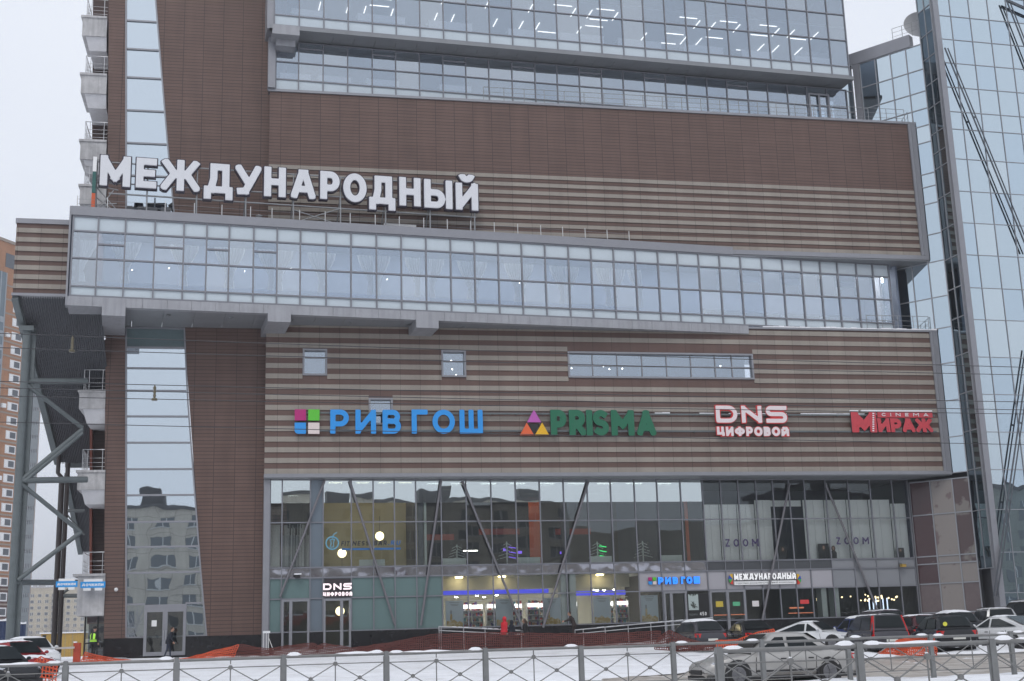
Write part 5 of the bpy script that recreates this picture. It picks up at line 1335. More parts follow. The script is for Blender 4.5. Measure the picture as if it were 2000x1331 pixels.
s0, s1, z0, z1 = sbox(Rp, 1433, 1120, 1554, 1132.5, .15); m = MB(); add_line(m, Rp, "МЕЖДУНАРОДНЫЙ", s0, s1, z0, z1, .08, .2, .095, .16, 0, 1); m.build("lettering", [mat("white lit letter", (.85, .85, .85), .4, emit=(1, 1, 1), estr=.25), SIDE], t)
s0, s1, z0, z1 = sbox(Rp, 1434, 1135, 1554.5, 1142, .15); m = MB(); m.pbox(Rp, s0, s1, z0, z1, .08, .17); m.build("caption_strip", mat("white caption strip", (.80, .80, .80), .4), t)
small_text("caption", "торгово-развлекательный комплекс", Rp, s0 + .12, s1 - .12, z0 + .04, z1 - .05, .173, SIDE, t)
for side, xc in ((-1, 1431), (1, 1557)):
    a, z = Rp.uv(xc, 1131.5, .15); rr_ = .33
    for q, c in enumerate(((.70, .42, .02), (.02, .08, .40), (.05, .35, .08), (.60, .05, .03))):
        m = MB(); a0, a1 = 90 + (q * 45) * (1 if side < 0 else -1), 90 + ((q + 1) * 45) * (1 if side < 0 else -1)
        pts = [(a, z)] + [(a + rr_ * .8 * math.cos(R(a0 + (a1 - a0) * k / 6)), z + rr_ * math.sin(R(a0 + (a1 - a0) * k / 6))) for k in range(7)]
        if side > 0: pts = pts[::-1]
        m.prism(Rp, pts, .08, .18 + .003 * q); m.build("disc_sector", mat(f"disc colour {q}", c, .4) if side < 0 else bpy.data.materials[f"disc colour {q}"], t)
# stickers on the glass
INK = mat("dark violet sticker", (.045, .03, .10), .5); INKB = mat("dark navy sticker", (.012, .018, .03), .5); INKL = mat("blue sticker", (.02, .12, .32), .5); INKC = mat("pale cyan sticker", (.12, .36, .50), .5)
for k, (x0, x1, y0, y1) in enumerate(((1417, 1481.5, 1053, 1068), (1633.5, 1697, 1049.5, 1063.5))):
    t = thing("window_lettering", f"dark violet four-letter Latin sticker, {'left' if k == 0 else 'right'} of two on the white blinds", "lettering", Rp.pt(rs((x0 + x1) / 2, 1060), rz((x0 + x1) / 2, y1), .03))
    word_sign(t, Rp, "ZOOM", x0, y0, x1, y1, .012, .02, .085, INK, .75)
t = thing("window_lettering", "blue drink emblem and slanted Latin lettering stuck on the ochre shop window", "lettering", Rp.pt(rs(710, 1060), rz(710, 1075), .03))
m = MB(); a, z = Rp.uv(649, 1061, .02)
def ring(r0, r1, dd, squash=1.):
    n = 30
    for q in range(n):
        u, v = 2 * math.pi * q / n, 2 * math.pi * (q + 1) / n
        m.face([Rp.pt(a + r0 * math.cos(u), z + r0 * math.sin(u), dd), Rp.pt(a + r1 * math.cos(u), z + r1 * math.sin(u), dd), Rp.pt(a + r1 * math.cos(v), z + r1 * math.sin(v), dd), Rp.pt(a + r0 * math.cos(v), z + r0 * math.sin(v), dd)])
ring(.33, .40, .016)
for p in (((-.14, .2), (-.05, 0)), ((-.05, 0), (-.14, -.24)), ((-.14, -.24), (.10, -.24)), ((.10, -.24), (.05, 0)), ((.05, 0), (.14, .2)), ((-.16, .2), (.16, .2)), ((.0, .2), (.07, .5)), ((.07, .5), (.28, .62))):
    m.bar(Rp.pt(a + p[0][0], z + p[0][1], .018), Rp.pt(a + p[1][0], z + p[1][1], .018), .045, .01, upv=Rp.n)
m.build("drink_emblem", INKC, t)
word_sign(t, Rp, "FIT", 666, 1057.5, 682, 1066.5, .012, .02, .055, INKB, .3, slant=.16); word_sign(t, Rp, "NESS", 688, 1057, 720, 1066, .012, .02, .055, INKB, .35, slant=.16)
word_sign(t, Rp, "BAR", 730, 1056.5, 755, 1065.5, .012, .02, .06, INKB, .28, slant=.16); word_sign(t, Rp, ".RU", 758, 1056, 781, 1065, .012, .02, .06, INKL, .5, slant=.16)
s0, s1, z0, z1 = sbox(Rp, 667, 1070.5, 782.5, 1074.5, .02); m = MB(); m.pbox(Rp, s0, s1, z0, z1, .010, .016); m.build("blue_bar", INKL, t)
# dark advertising panel beside the shop door
t = thing("advertising_panel", "dark advertising panel with a pale leafy picture and a price", "panel", Rp.pt(rs(1364, 1185), rz(1364, 1210), .1))
s0, s1, z0, z1 = sbox(Rp, 1342.5, 1160, 1385, 1210, .1); m = MB(); m.pbox(Rp, s0, s1, z0, z1, .084, .11); m.build("board", BLACK, t)
s0, s1, z0, z1 = sbox(Rp, 1344.5, 1161, 1364, 1192, .1); m = MB(); m.pbox(Rp, s0, s1, z0, z1, .111, .114); m.build("leafy_picture", blot("leaf print", (.40, .47, .46), (.05, .06, .05), 3.5, .56), t)
word_sign(t, Rp, "450", 1367, 1195.5, 1380, 1202.5, .111, .116, .035, WHITE, .35)
s0, s1, z0, z1 = sbox(Rp, 1346, 1199, 1363, 1207, .1); small_text("fine_print", "ПОДАРОК", Rp, s0, s1, z0 + .12, z1, .113, mat("grey letter", (.2, .22, .22), .5), t)
# posters in the upper right windows
for k, (x, y0, y1, wd, lab) in enumerate(((1531, 1066, 1095, 16, "dark fashion poster of a long haired figure between the two violet stickers"), (1611, 1062, 1093, 21, "black fashion poster left of the right violet sticker"), (1630, 1064, 1100, 15, "cut-out fashion poster of a long haired figure below the right violet sticker"), (1761, 1070, 1090, 14, "small black fashion poster at the right end of the upper windows"))):
    s0, s1 = rs(x - wd / 2, 1080), rs(x + wd / 2, 1080); z0, z1 = max(zf1 + .05, rz(x, y1)), rz(x, y0); cx = (s0 + s1) / 2; h = z1 - z0
    t = thing("fashion_poster", lab, "poster", Rp.pt(cx, z0, -.1))
    m = MB()
    if k != 2: m.pbox(Rp, s0, s1, z0, z1, -.14, -.12)
    m.prism(Rp, [(cx - .2, z0 + .01), (cx + .2, z0 + .01), (cx + .22, z0 + h * .4), (cx + .1, z0 + h * .58), (cx - .1, z0 + h * .58), (cx - .22, z0 + h * .4)], -.119, -.115); m.build("sheet", mat("black poster", (.02, .018, .02), .5) if k == 0 else bpy.data.materials["black poster"], t)
    m = MB(); m.prism(Rp, [(cx + .14 * math.cos(q * .523), z0 + h * .72 + h * .22 * math.sin(q * .523)) for q in range(12)], -.1145, -.112); m.build("hair_print", mat("brown hair print", (.08, .045, .03), .5) if k == 0 else bpy.data.materials["brown hair print"], t)
    m = MB(); m.prism(Rp, [(cx + .07 * math.cos(q * .523), z0 + h * .74 + h * .12 * math.sin(q * .523)) for q in range(12)], -.1115, -.109); m.build("face_print", mat("skin print", (.5, .32, .24), .5) if k == 0 else bpy.data.materials["skin print"], t)
# two blue box signs at the left corner
BLS = mat("bright blue sign box", (.015, .30, .72), .4); 
for k, (x0, x1, y0, y1, dd, lab) in enumerate(((157, 205.5, 1136.5, 1148.5, .62, "blue and white sign on the lowest balcony, right of the pair"), (109, 151, 1135.5, 1147, 1.4, "blue and white sign standing out from the corner, left of the pair"))):
    s0, s1, z0, z1 = sbox(Tp, x0, y0, x1, y1, dd); wd = s1 - s0
    t = thing("corner_sign", lab, "sign", Tp.pt((s0 + s1) / 2, z0 - .2, dd))
    m = MB(); m.pbox(Tp, s0, s1, z0, z1, dd - .15, dd); m.build("blue_box", BLS, t)
    m = MB(); m.pbox(Tp, s0 + wd * .12, s1 - wd * .12, z1 + .002, z1 + .14, dd - .12, dd - .01); m.pbox(Tp, s0 + wd * .12, s0 + wd * .42, z0 - .15, z0 - .002, dd - .12, dd - .01); m.pbox(Tp, s1 - wd * .42, s1 - wd * .12, z0 - .15, z0 - .002, dd - .12, dd - .01); m.build("white_strip", WHITE, t)
    m = MB(); m.tube([Tp.pt((s0 + s1) / 2, z0 + .2, .06), Tp.pt((s0 + s1) / 2, z0 + .2, dd - .16)], .05, 6)
    m.build("bracket", STEEL, t)
    m = MB(); add_line(m, Tp, "ДОЧКИЛИЙ"[:7], s0 + wd * .07, s1 - wd * .07, z0 + .09, z1 - .10, dd + .001, dd + .01, .04, .2); m.build("lettering", WHITE, t)
t = thing("security_camera", "small white camera on the brown pilaster right of the blue corner signs", "camera", Tp.pt(Tp.S(227, 1155), Tp.Z(227, 1158), .2))
m = MB(); a, z = Tp.uv(227, 1152, .2); m.tube([Tp.pt(a, z, .02), Tp.pt(a, z, .16)], .04, 8); m.ball(Tp.pt(a, z, .25), .11); m.build("housing", WHITE, t)

# ------------------------------------------------------------------ street railings
RAILM = mat("grey galvanised railing", (.20, .20, .195), .45, .35, noise=.15, nscale=5)
RAILP = mat("grey railing post", (.20, .205, .205), .5, .25, noise=.15, nscale=4)
FA = R(2.75); fu = Vector((math.cos(FA), math.sin(FA), 0)); SPC = 2.49
def fence(name, label, p0, n0, n1, ztop, zbase, snowy, loose):
    root = thing(name, label, "fence", (p0.x + fu.x * SPC * (n0 + n1) / 2, p0.y + fu.y * SPC * (n0 + n1) / 2, zbase))
    fpl = Pl(p0.x, p0.y, FA)
    zt = ztop - .05; z2 = zt - .20; z3 = zbase + .16
    for k in range(n0, n1 + 1):
        m = MB(); a = k * SPC; dz = .012 * math.sin(k * 2.1)
        m.pbox(fpl, a - .055, a + .055, zbase - .1, ztop + dz, -.055, .055); m.pbox(fpl, a - .045, a + .045, ztop + dz + .0005, ztop + dz + .015, -.045, .045)
        m.pbox(fpl, a + .056, a + .075, zbase + .1, zt - .05, -.02, .02); m.pbox(fpl, a - .075, a - .056, zbase + .1, zt - .05, -.02, .02)
        m.build("post", RAILP, root)
    sn = MB()
    for k in range(n0, n1):
        m = MB(); a, b = k * SPC + .06, (k + 1) * SPC - .06; c = (a + b) / 2; dz = .012 * math.sin(k * 3.3)
        T = lambda s, z, d=0.: fpl.pt(s, z + dz, d)
        m.tube([T(a, zt), T(b, zt)], .038, 10)
        m.tube([T(a, z2), T(b, z2)], .014, 6); m.tube([T(a, z3), T(b, z3)], .014, 6)
        m.tube([T(c, zt), T(c, z3)], .015, 6)
        zm = (z2 + z3) / 2
        for s0, s1 in ((a, c), (c, b)):
            m.tube([T(s0, z2), T(s1, z3)], .014, 6); m.tube([T(s0, z3), T(s1, z2)], .014, 6)
            h = (s0 + s1) / 2; m.tube([T(h, zm, -.02), T(h, zm, .03)], .05, 10)
        m.tube([T(c, z2, -.02), T(c, z2, .03)], .055, 10)
        m.build("panel", RAILM, root)
        # snow lying on the rail and hubs
        segs = [(random.uniform(0, .7), random.uniform(.3, 1.0))] if random.random() < snowy else []
        if random.random() < snowy: segs.append((0.0, .16))
        if random.random() < snowy: segs.append((.84, 1.0))
        for u0, u1 in segs:
            if u1 - u0 < .05: continue
            rows = []; N = max(4, int((u1 - u0) * 26))
            for q in range(N + 1):
                u = u0 + (u1 - u0) * q / N; s = a + (b - a) * u
                e = max(0.0, math.sin(math.pi * q / N)) ** .45
                h = (.012 + .035 * abs(vnoise(s * 2.2, k * 3.1 + zbase)) + (.05 if (u < .16 or u > .84) else 0) * .6) * e
                rows.append([T(s, zt + .020, -.036 * e), T(s, zt + .032 + h * .75, -.026 * e), T(s, zt + .036 + h, 0), T(s, zt + .032 + h * .75, .026 * e), T(s, zt + .020, .036 * e)])
            sn.grid(rows)
        if random.random() < snowy: sn.ball(T(c, z2 + .055), .032, 0, 8, 6, (1, .7, .7))
    o = sn.build("snow", SNOW, root); o["kind"] = "stuff"
    return root
Yf0 = 32.3
p0 = Vector((-.1305 * Yf0, Yf0, 0))
fence("street_railing", "long grey pipe railing with cross braces on the far side, running the whole width", p0, -3, 14, -.165, -1.26, .75, 0)
r0, r2 = ray(1403, 1269), ray(1935, 1248); a0_, a2_ = r0.x / r0.y, r2.x / r2.y
Yn = (2 * SPC * (fu.x - fu.y * a2_)) / (a2_ - a0_)
fence("street_railing", "nearest grey pipe railing with cross braces and snow on its rail, at the right only", Vector((a0_ * Yn, Yn, 0)), 0, 6, -.205, -1.32, .95, 0)

# ------------------------------------------------------------------ orange safety netting, ramps
NETM = mat("orange plastic netting", (.62, .085, .025), .5, noise=.2, nscale=2)
NETD = mat("dull red brown netting", (.115, .026, .019), .6, noise=.2, nscale=2)
def net(label, tops, bots, Yv, cell=.11, wid=.035, m=NETM, bulge=.12):
    """Netting between an upper and a lower rope given as (px, py) at depth Yv."""
    P = lambda q, y: on_ground(q[0], q[1], y)
    def poly(pts, y):
        w_ = [P(p, y) for p in pts]; L = [0]
        for a, b in zip(w_, w_[1:]): L.append(L[-1] + (b - a).length)
        return w_, L
    tw, tl = poly(tops, Yv); bw, bl_ = poly(bots, Yv)
    def at(w_, L, u):
        t = u * L[-1]
        for i in range(len(L) - 1):
            if t <= L[i + 1] or i == len(L) - 2: return w_[i].lerp(w_[i + 1], (t - L[i]) / max(1e-6, L[i + 1] - L[i]))
    nx = max(4, int(max(tl[-1], bl_[-1]) / cell)); hgt = max((at(tw, tl, u / 8) - at(bw, bl_, u / 8)).length for u in range(9)); ny = max(3, int(hgt / cell))
    def pt(i, j):
        u = i / nx; a, b = at(bw, bl_, u), at(tw, tl, u); v = j / ny; p = a.lerp(b, v)
        return p + Vector((.02 * vnoise(i * .7, j * .9), bulge * vnoise(i * .13, j * .3 + Yv), .02 * vnoise(i * .5 + 3, j)))
    mb = MB(); g = [[pt(i, j) for j in range(ny + 1)] for i in range(nx + 1)]
    h = wid / 2
    for i in range(nx + 1):
        for j in range(ny):
            a, b = g[i][j], g[i][j + 1]; mb.face([a + Vector((-h, 0, 0)), a + Vector((h, 0, 0)), b + Vector((h, 0, 0)), b + Vector((-h, 0, 0))])
    for j in range(ny + 1):
        for i in range(nx):
            a, b = g[i][j], g[i + 1][j]; z = Vector((0, -.004, h)); mb.face([a - z, b - z, b + z, a + z])
    return tag(mb.build("safety_netting", m), label, "safety netting", "plastic netting around the dug up forecourt")
net("crumpled orange netting at the left edge in front of the parked cars", [(48, 1315), (78, 1283), (98, 1292), (112, 1296)], [(36, 1345), (60, 1345), (95, 1345), (108, 1345)], 56, .14, .05)
net("orange netting sagging across the foot of the brown tower, left of the doors", [(166, 1274), (205, 1284), (262, 1291), (322, 1291), (372, 1284), (420, 1271), (466, 1260)], [(158, 1292), (205, 1293), (262, 1295), (322, 1294.5), (372, 1291), (420, 1290), (455, 1288)], 73.0, .13, .045)
net("long low dull red netting in front of the grey door and teal windows", [(468, 1259), (520, 1268), (560, 1262), (612, 1256), (622, 1262), (632, 1257), (690, 1266), (760, 1256), (842, 1240)], [(456, 1284), (520, 1283), (560, 1282), (612, 1281), (640, 1280), (690, 1279), (760, 1277), (842, 1274)], 73.4, .12, .048, NETD)
net("dull red netting along the ramp in the middle", [(842, 1240), (960, 1236), (1080, 1238), (1190, 1238), (1290, 1233)], [(842, 1273), (960, 1270), (1080, 1267), (1190, 1264), (1290, 1262)], 73.0, .12, .048, NETD)
net("heap of red netting draped before the snow covered car", [(1285, 1246), (1308, 1231), (1330, 1243), (1372, 1256), (1412, 1250)], [(1278, 1268), (1308, 1271), (1330, 1272), (1372, 1272), (1416, 1270)], 60.0, .11, .045, NETD)
net("orange netting strung behind the dark saloon car in the middle of the forecourt", [(1398, 1252), (1440, 1250), (1478, 1236), (1512, 1229)], [(1398, 1270), (1440, 1270), (1478, 1262), (1516, 1246)], 58.5, .12, .05)
net("orange netting in front of the dark estate car at the right", [(1752, 1252), (1772, 1246), (1800, 1245), (1824, 1246)], [(1715, 1276), (1760, 1279), (1800, 1280), (1832, 1281)], 50.0, .10, .05)
def handrail(label, pts_top, dz, posts, Yv, foot):
    t = thing("ramp_handrail", label, "handrail", on_ground(*posts[len(posts) // 2], Yv))
    m = MB(); P = [on_ground(x, y, Yv) for x, y in pts_top]; m.tube(P, .032, 8); Q = [p - Vector((0, 0, dz)) for p in P]; m.tube(Q, .026, 8)
    for a, b in ((P[0], Q[0]), (P[-1], Q[-1])): m.tube([a, b], .028, 8)
    m.build("bar", STAIN, t)
    for x, y in posts:
        p = on_ground(x, y, Yv); zt = None
        for a, b in zip(P, P[1:]):
            if a.x <= p.x <= b.x: zt = a.z + (b.z - a.z) * (p.x - a.x) / (b.x - a.x)
        if zt is None: zt = p.z
        m = MB(); m.tube([(p.x, p.y, foot(p.x)), (p.x, p.y, zt)], .028, 8); m.build("post", STAIN, t)
    m = MB()
    for i in range(14):
        u = (i + .2) / 14; a, b = P[0].lerp(P[-1], u), P[0].lerp(P[-1], u + .05)
        if vnoise(i * .8, Yv) > .1: m.bar(a + Vector((0, 0, .035)), b + Vector((0, 0, .035)), .05, .03)
    m.build("snow", SNOW, t)
handrail("bright steel ramp handrail sloping down to the right, left of the people", [(857, 1224), (1021, 1232)], .22, [(858, 1250), (862, 1255), (906, 1256), (948, 1258), (1019, 1262)], 75.2, lambda x: gz(x, 75.2) - .05)
handrail("bright steel ramp handrail rising to the right towards the lit blue sign", [(1123, 1231), (1250, 1219), (1392, 1207)], .22, [(1140, 1255), (1183, 1255), (1228, 1250), (1272, 1240), (1300, 1235), (1386, 1220)], 75.2, lambda x: gz(x, 75.2) - .05)
rp = MB(); a, b = on_ground(1130, 1258, 75.6), on_ground(1395, 1240, 75.6)
rp.hexa([(a.x, 75.6, -.55), (b.x + 1.5, 75.6, -.55), (b.x + 1.5, 77.2, -.55), (a.x, 77.2, -.55), (a.x, 75.6, -.46), (b.x + 1.5, 75.6, -.02), (b.x + 1.5, 77.2, -.02), (a.x, 77.2, -.46)])
tag(rp.build("ramp", CONC), "low grey concrete ramp under the rising handrail before the shop entrance", "ramp")
# little stand by the striped wall corner
q = on_ground(520, 1280, 75.6); t = thing("bike_stand", "small white metal stand at the corner between brown tower and shop fronts", "stand", (q.x, q.y, gz(q.x, q.y)))
m = MB(); z = gz(q.x, q.y)
for dx in (-.16, 0, .12): m.tube([(q.x + dx, 75.6, z), (q.x + dx, 75.6, z + 1.25)], .018, 6)
m.tube([(q.x + .14, 75.6, z + .95), (q.x + .5, 75.4, z)], .018, 6); m.build("frame", WHITE, t)
m = MB(); m.box(q.x - .2, q.x + .2, 75.5, 75.7, z + 1.25, z + 1.37); m.build("snow_cap", SNOW, t)

# ------------------------------------------------------------------ cars
CGL = mat("dark car glass", (.012, .016, .018), .10, 0, .18); TYRE = mat("tyre rubber", (.018, .018, .018), .85); RIM = mat("wheel rim", (.20, .20, .21), .35, .7)
REDL = mat("red tail lamp", (.45, .012, .012), .2, emit=(.8, .02, .02), estr=.03); HEADL = mat("clear head lamp", (.55, .57, .6), .1, .3); PLATE = mat("number plate", (.62, .62, .58), .5); BTRIM = mat("black trim", (.02, .02, .022), .6)
def car(label, x, y, head, kind, paint, group="cars parked on the forecourt", snow=0.0, zoff=0.0, scale=1.0, z=None, cat="car", name="parked_car", tall_lamps=False):
    L, W, H = {"sedan": (4.6, 1.78, 1.44), "hatch": (4.25, 1.76, 1.50), "suv": (4.6, 1.84, 1.70), "coupe": (4.45, 1.80, 1.40), "mpv": (4.5, 1.8, 1.72)}[kind]
    w = W / 2; belt = {"sedan": .90, "hatch": .93, "suv": 1.04, "coupe": .90, "mpv": 1.0}[kind]
    xf, xft, xrt, xr = {"sedan": (.21, .045, -.17, -.345), "hatch": (.23, .07, -.33, -.455), "suv": (.22, .09, -.40, -.465), "coupe": (.19, .02, -.12, -.42), "mpv": (.30, .12, -.40, -.47)}[kind]
    xf, xft, xrt, xr = [q * L for q in (xf, xft, xrt, xr)]
    tail = belt - .02 if kind == "sedan" else belt
    if z is None: z = gz(x, y)
    t = thing(name, label, cat, (x, y, z + zoff), head, group)
    t.scale = (scale,) * 3
    # lower body
    m = MB(); rows = []
    st = [(-L / 2, .80, .34, tail - .22), (-L / 2 + .06, .90, .26, tail - .06), (-L / 2 + .22, .97, .24, tail), (xr, 1, .24, belt), (-.1 * L, 1, .24, belt - .01), (.1 * L, 1, .24, belt - .02), (xf, .99, .24, belt - .03), (.36 * L, .96, .24, belt - .12), (L / 2 - .18, .90, .24, belt - .24), (L / 2 - .05, .80, .26, belt - .34), (L / 2, .66, .32, belt - .42)]
    for sx, fw_, zl_, zt_ in st:
        ww = w * fw_; zm = zl_ + (zt_ - zl_) * .45
        half = [(ww * .86, zl_), (ww * .985, zl_ + .12), (ww, zm), (ww * .985, zt_ - .10), (ww * .93, zt_ - .02), (ww * .70, zt_ + .005), (0, zt_ + .02)]
        rows.append([(sx, -a, b) for a, b in half] + [(sx, a, b) for a, b in reversed(half[:-1])])
    m.grid(rows, 0, True); m.face(list(reversed(rows[0]))); m.face(rows[-1])
    n_ = len(rows[0])
    # cabin
    wb, wt = w * .93, w * .735; zt = H
    def sec(xx, k): return [(xx, s * a, b) for s, a, b in ((-1, wb, belt - .05), (-1, wb + (wt - wb) * k * .5, belt + (zt - .10 - belt) * k * .52), (-1, wt + (wb - wt) * (1 - k), belt + (zt - .10 - belt) * k), (-1, (wt - .12), belt + (zt - .015 - belt) * k), (-1, .001, belt + (zt + .012 - belt) * k), (1, wt - .12, belt + (zt - .015 - belt) * k), (1, wt + (wb - wt) * (1 - k), belt + (zt - .10 - belt) * k), (1, wb + (wt - wb) * k * .5, belt + (zt - .10 - belt) * k * .52), (1, wb, belt - .05))]
    crow = [sec(xr, .0), sec(xr + (xrt - xr) * .55, .62), sec(xrt, .965), sec((xrt + xft) / 2, 1.0), sec(xft, .965), sec(xft + (xf - xft) * .5, .52), sec(xf, .0)]
    m.grid(crow, 0, True)
    body = m.build("body", paint, t, local=True, weld=True, sharp=38)
    lo = MB(); lo.box(-L / 2 + .03, L / 2 - .05, -w * .9, w * .9, .18, .30); lo.build("underbody", BTRIM, t, local=True)
    def side_pt(xx, k, s, off=.022):
        y_ = wb + (wt - wb) * k; return (xx, s * (y_ + off), belt + (zt - .10 - belt) * k)
    def front(k): return xf + (xft - xf) * k
    def rear(k): return xr + (xrt - xr) * k
    xm = (xft + xrt) / 2 + .15
    for s in (-1, 1):
        for poly in ([(front(.06) - .16, .06), (xm + .05, .06), (xm + .05, .93), (front(.93) - .10, .93)], [(xm - .05, .06), (rear(.06) + .28, .06), (rear(.93) + .12, .93), (xm - .05, .93)]):
            g = MB(); q = [side_pt(a, k, s) for a, k in poly]; g.face(q if s > 0 else q[::-1]); g.build("window", CGL, t, local=True)
    nw = Vector((zt - belt, 0, xf - xft)).normalized() * .02
    for (xa, xb, nm, sg_) in ((front(.08), front(.86), "windscreen", 1), (rear(.14), rear(.86), "rear_window", -1)):
        n2 = Vector((sg_ * (zt - belt), 0, abs((xf - xft) if sg_ > 0 else (xrt - xr)))).normalized() * .048
        k0, k1 = (.08, .86) if sg_ > 0 else (.14, .86)
        q = [Vector((xa, -wb * .80, belt + (zt - belt) * k0)) + n2, Vector((xa, wb * .80, belt + (zt - belt) * k0)) + n2, Vector((xb, wt * .84, belt + (zt - belt) * k1)) + n2, Vector((xb, -wt * .84, belt + (zt - belt) * k1)) + n2]
        g = MB(); g.face(q if sg_ > 0 else q[::-1]); g.build(nm, CGL, t, local=True)
    for sx in (-1, 1):
        for sy in (-1, 1):
            cx, r_ = (.305 if sx > 0 else -.295) * L * 1.0, .325 if kind not in ("suv", "mpv") else .35
            a = MB(); a.tube([(cx, sy * (w * .6), r_ + .02), (cx, sy * (w * .99 + .004), r_ + .02)], r_ + .065, 20); a.build("wheel_arch", BTRIM, t, local=True)
            a = MB(); a.tube([(cx, sy * (w - .20), r_), (cx, sy * (w + .004), r_), (cx, sy * (w + .018), r_)], [r_, r_, r_ * .93], 22); wh = a.build("wheel", TYRE, t, local=True)
            a = MB(); a.tube([(cx, sy * (w + .019), r_), (cx, sy * (w + .026), r_)], [r_ * .66, r_ * .60], 16)
            for q in range(5): u = q * 1.2566; a.bar((cx, sy * (w + .03), r_), (cx + math.cos(u) * r_ * .62, sy * (w + .03), r_ + math.sin(u) * r_ * .62), .05, .02)
            a.build("rim", RIM, wh, local=True)
    for s in (-1, 1):
        g = MB(); g.hexa([(L / 2 - .20, s * w * .52, belt - .36), (L / 2 - .02, s * w * .46, belt - .40), (L / 2 - .14, s * w * .84, belt - .36), (L / 2 - .34, s * w * .90, belt - .34), (L / 2 - .24, s * w * .52, belt - .23), (L / 2 - .10, s * w * .46, belt - .30), (L / 2 - .20, s * w * .87, belt - .24), (L / 2 - .44, s * w * .93, belt - .20)]); g.build("headlight", HEADL, t, local=True)
        g = MB()
        if tall_lamps: g.hexa([(-L / 2 + .00, s * w * .88, belt - .3), (-L / 2 - .02, s * w * .92, belt - .3), (-L / 2 + .3, s * w * 1.0, belt - .3), (-L / 2 + .3, s * w * .8, belt - .3), (rear(.9) - .06, s * wt * .955, belt + (zt - belt) * .9), (rear(.9) - .06, s * (wt + .02), belt + (zt - belt) * .9), (rear(.9) + .08, s * (wt + .03), belt + (zt - belt) * .9), (rear(.9) + .08, s * wt * .95, belt + (zt - belt) * .9)])
        else: g.hexa([(-L / 2 + .03, s * w * .62, tail - .26), (-L / 2 - .012, s * w * .80, tail - .26), (-L / 2 + .20, s * (w + .004), tail - .24), (-L / 2 + .22, s * w * .6, tail - .24), (-L / 2 + .06, s * w * .62, tail - .08), (-L / 2 + .02, s * w * .82, tail - .07), (-L / 2 + .26, s * (w * .985 + .008), tail - .06), (-L / 2 + .26, s * w * .6, tail - .06)])
        g.build("tail_light", REDL, t, local=True)
        g = MB(); g.ball((front(.1) - .12, s * (wb + .14), belt + .09), .10, 0, 8, 6, (.6, 1, .7)); g.bar((front(.1) - .12, s * wb, belt + .05), (front(.1) - .12, s * (wb + .1), belt + .07), .05); g.build("mirror", paint, t, local=True)
    g = MB(); g.box(-L / 2 - .022, -L / 2 - .004, -.26, .26, .50, .61); g.build("number_plate", PLATE, t, local=True)
    g = MB(); g.box(L / 2 - .01, L / 2 + .015, -.42, .42, .34, .47); g.build("grille", BTRIM, t, local=True)
    g = MB()
    for s in (-1, 1):
        for xx in (xf - .10, xm, max(xr + .32, -.30 * L + .42)):
            zm_ = .24 + (belt - .24) * .45
            g.bar((xx, s * (w * .99), .36), (xx, s * (w + .001), zm_), .014, .014, upv=(1, 0, 0)); g.bar((xx, s * (w + .001), zm_), (xx - .03, s * (w * .986 + .002), belt - .12), .014, .014, upv=(1, 0, 0))
        g.bar((xf - .1, s * (w + .004), .40), (-.30 * L + .42, s * (w + .004), .40), .03, .05)
    g.build("panel_gap", BTRIM, t, local=True)
    for s in (-1, 1):
        for xx in (xm + .16, max(xr + .32, -.30 * L + .42) + .14):
            g = MB(); g.box(xx - .08, xx + .08, s * w * .985 - .02, s * w * .985 + .02, belt - .19, belt - .16); g.build("door_handle", BTRIM, t, local=True)
    if kind in ("suv", "mpv"):
        g = MB()
        for s in (-1, 1): g.tube([(xrt, s * (wt - .08), zt + .03), (xft, s * (wt - .08), zt + .03)], .02, 6)
        g.build("roof_rail", BTRIM, t, local=True)
    if snow:
        g = MB(); rws = []
        for i in range(13):
            u = i / 12; xx = xrt + .02 + (xft - xrt - .04) * u; e = max(0.0, math.sin(math.pi * min(1, max(0, u)))) ** .3 if 0 < u < 1 else 0
            rws.append([(xx, (v / 6 - 1) * (wt - .03), zt - .05 + .035 * (1 - abs(v / 6 - 1) ** 4) + (snow * e * (1 - abs(v / 6 - 1) ** 6) + .02 * vnoise(i * .9 + x, v * .8)) * 1.0) for v in range(13)])
        g.grid(rws); o = g.build("roof_snow", SNOW, t, local=True); o["kind"] = "stuff"
        if snow > .06:
            g = MB(); rws = []
            for i in range(9):
                u = i / 8; xx = xf + .08 + (L / 2 - .35 - xf) * u
                rws.append([(xx, (v / 4 - 1) * w * .86, belt - .03 - .20 * u + .06 * max(0.0, math.sin(math.pi * u)) ** .5 * (1 - abs(v / 4 - 1) ** 4) + .02 * vnoise(i + y, v)) for v in range(9)])
            g.grid(rws); o = g.build("bonnet_snow", SNOW, t, local=True); o["kind"] = "stuff"
    return t
def paint(name, c, rough=.22, metal=.2): return mat(name + " car paint", c, rough, metal, .5, noise=.08, nscale=2)
P_RED, P_WHITE, P_BLACK, P_GREY, P_MAROON, P_SILVER, P_BLUE = paint("red", (.32, .02, .025)), paint("white", (.66, .67, .68), .3, 0), paint("black", (.016, .017, .020)), paint("dark grey", (.055, .055, .065)), paint("maroon", (.07, .012, .018)), paint("silver", (.36, .365, .37), .25, .5), paint("blue", (.05, .07, .20))
def cx(px, py, Y): r = ray(px, py); return r.x / r.y * Y
car("grey silver saloon driving left on the slushy road", cx(1530, 1290, 35.7) - .25, 36.0, R(180 + 2.75), "sedan", paint("warm silver", (.40, .39, .375), .3, .4), None, 0, z=-1.42, name="moving_car")
car("snow plastered dark hatchback behind the draped netting", cx(1358, 1240, 65), 65, R(95), "hatch", P_GREY, snow=.12)
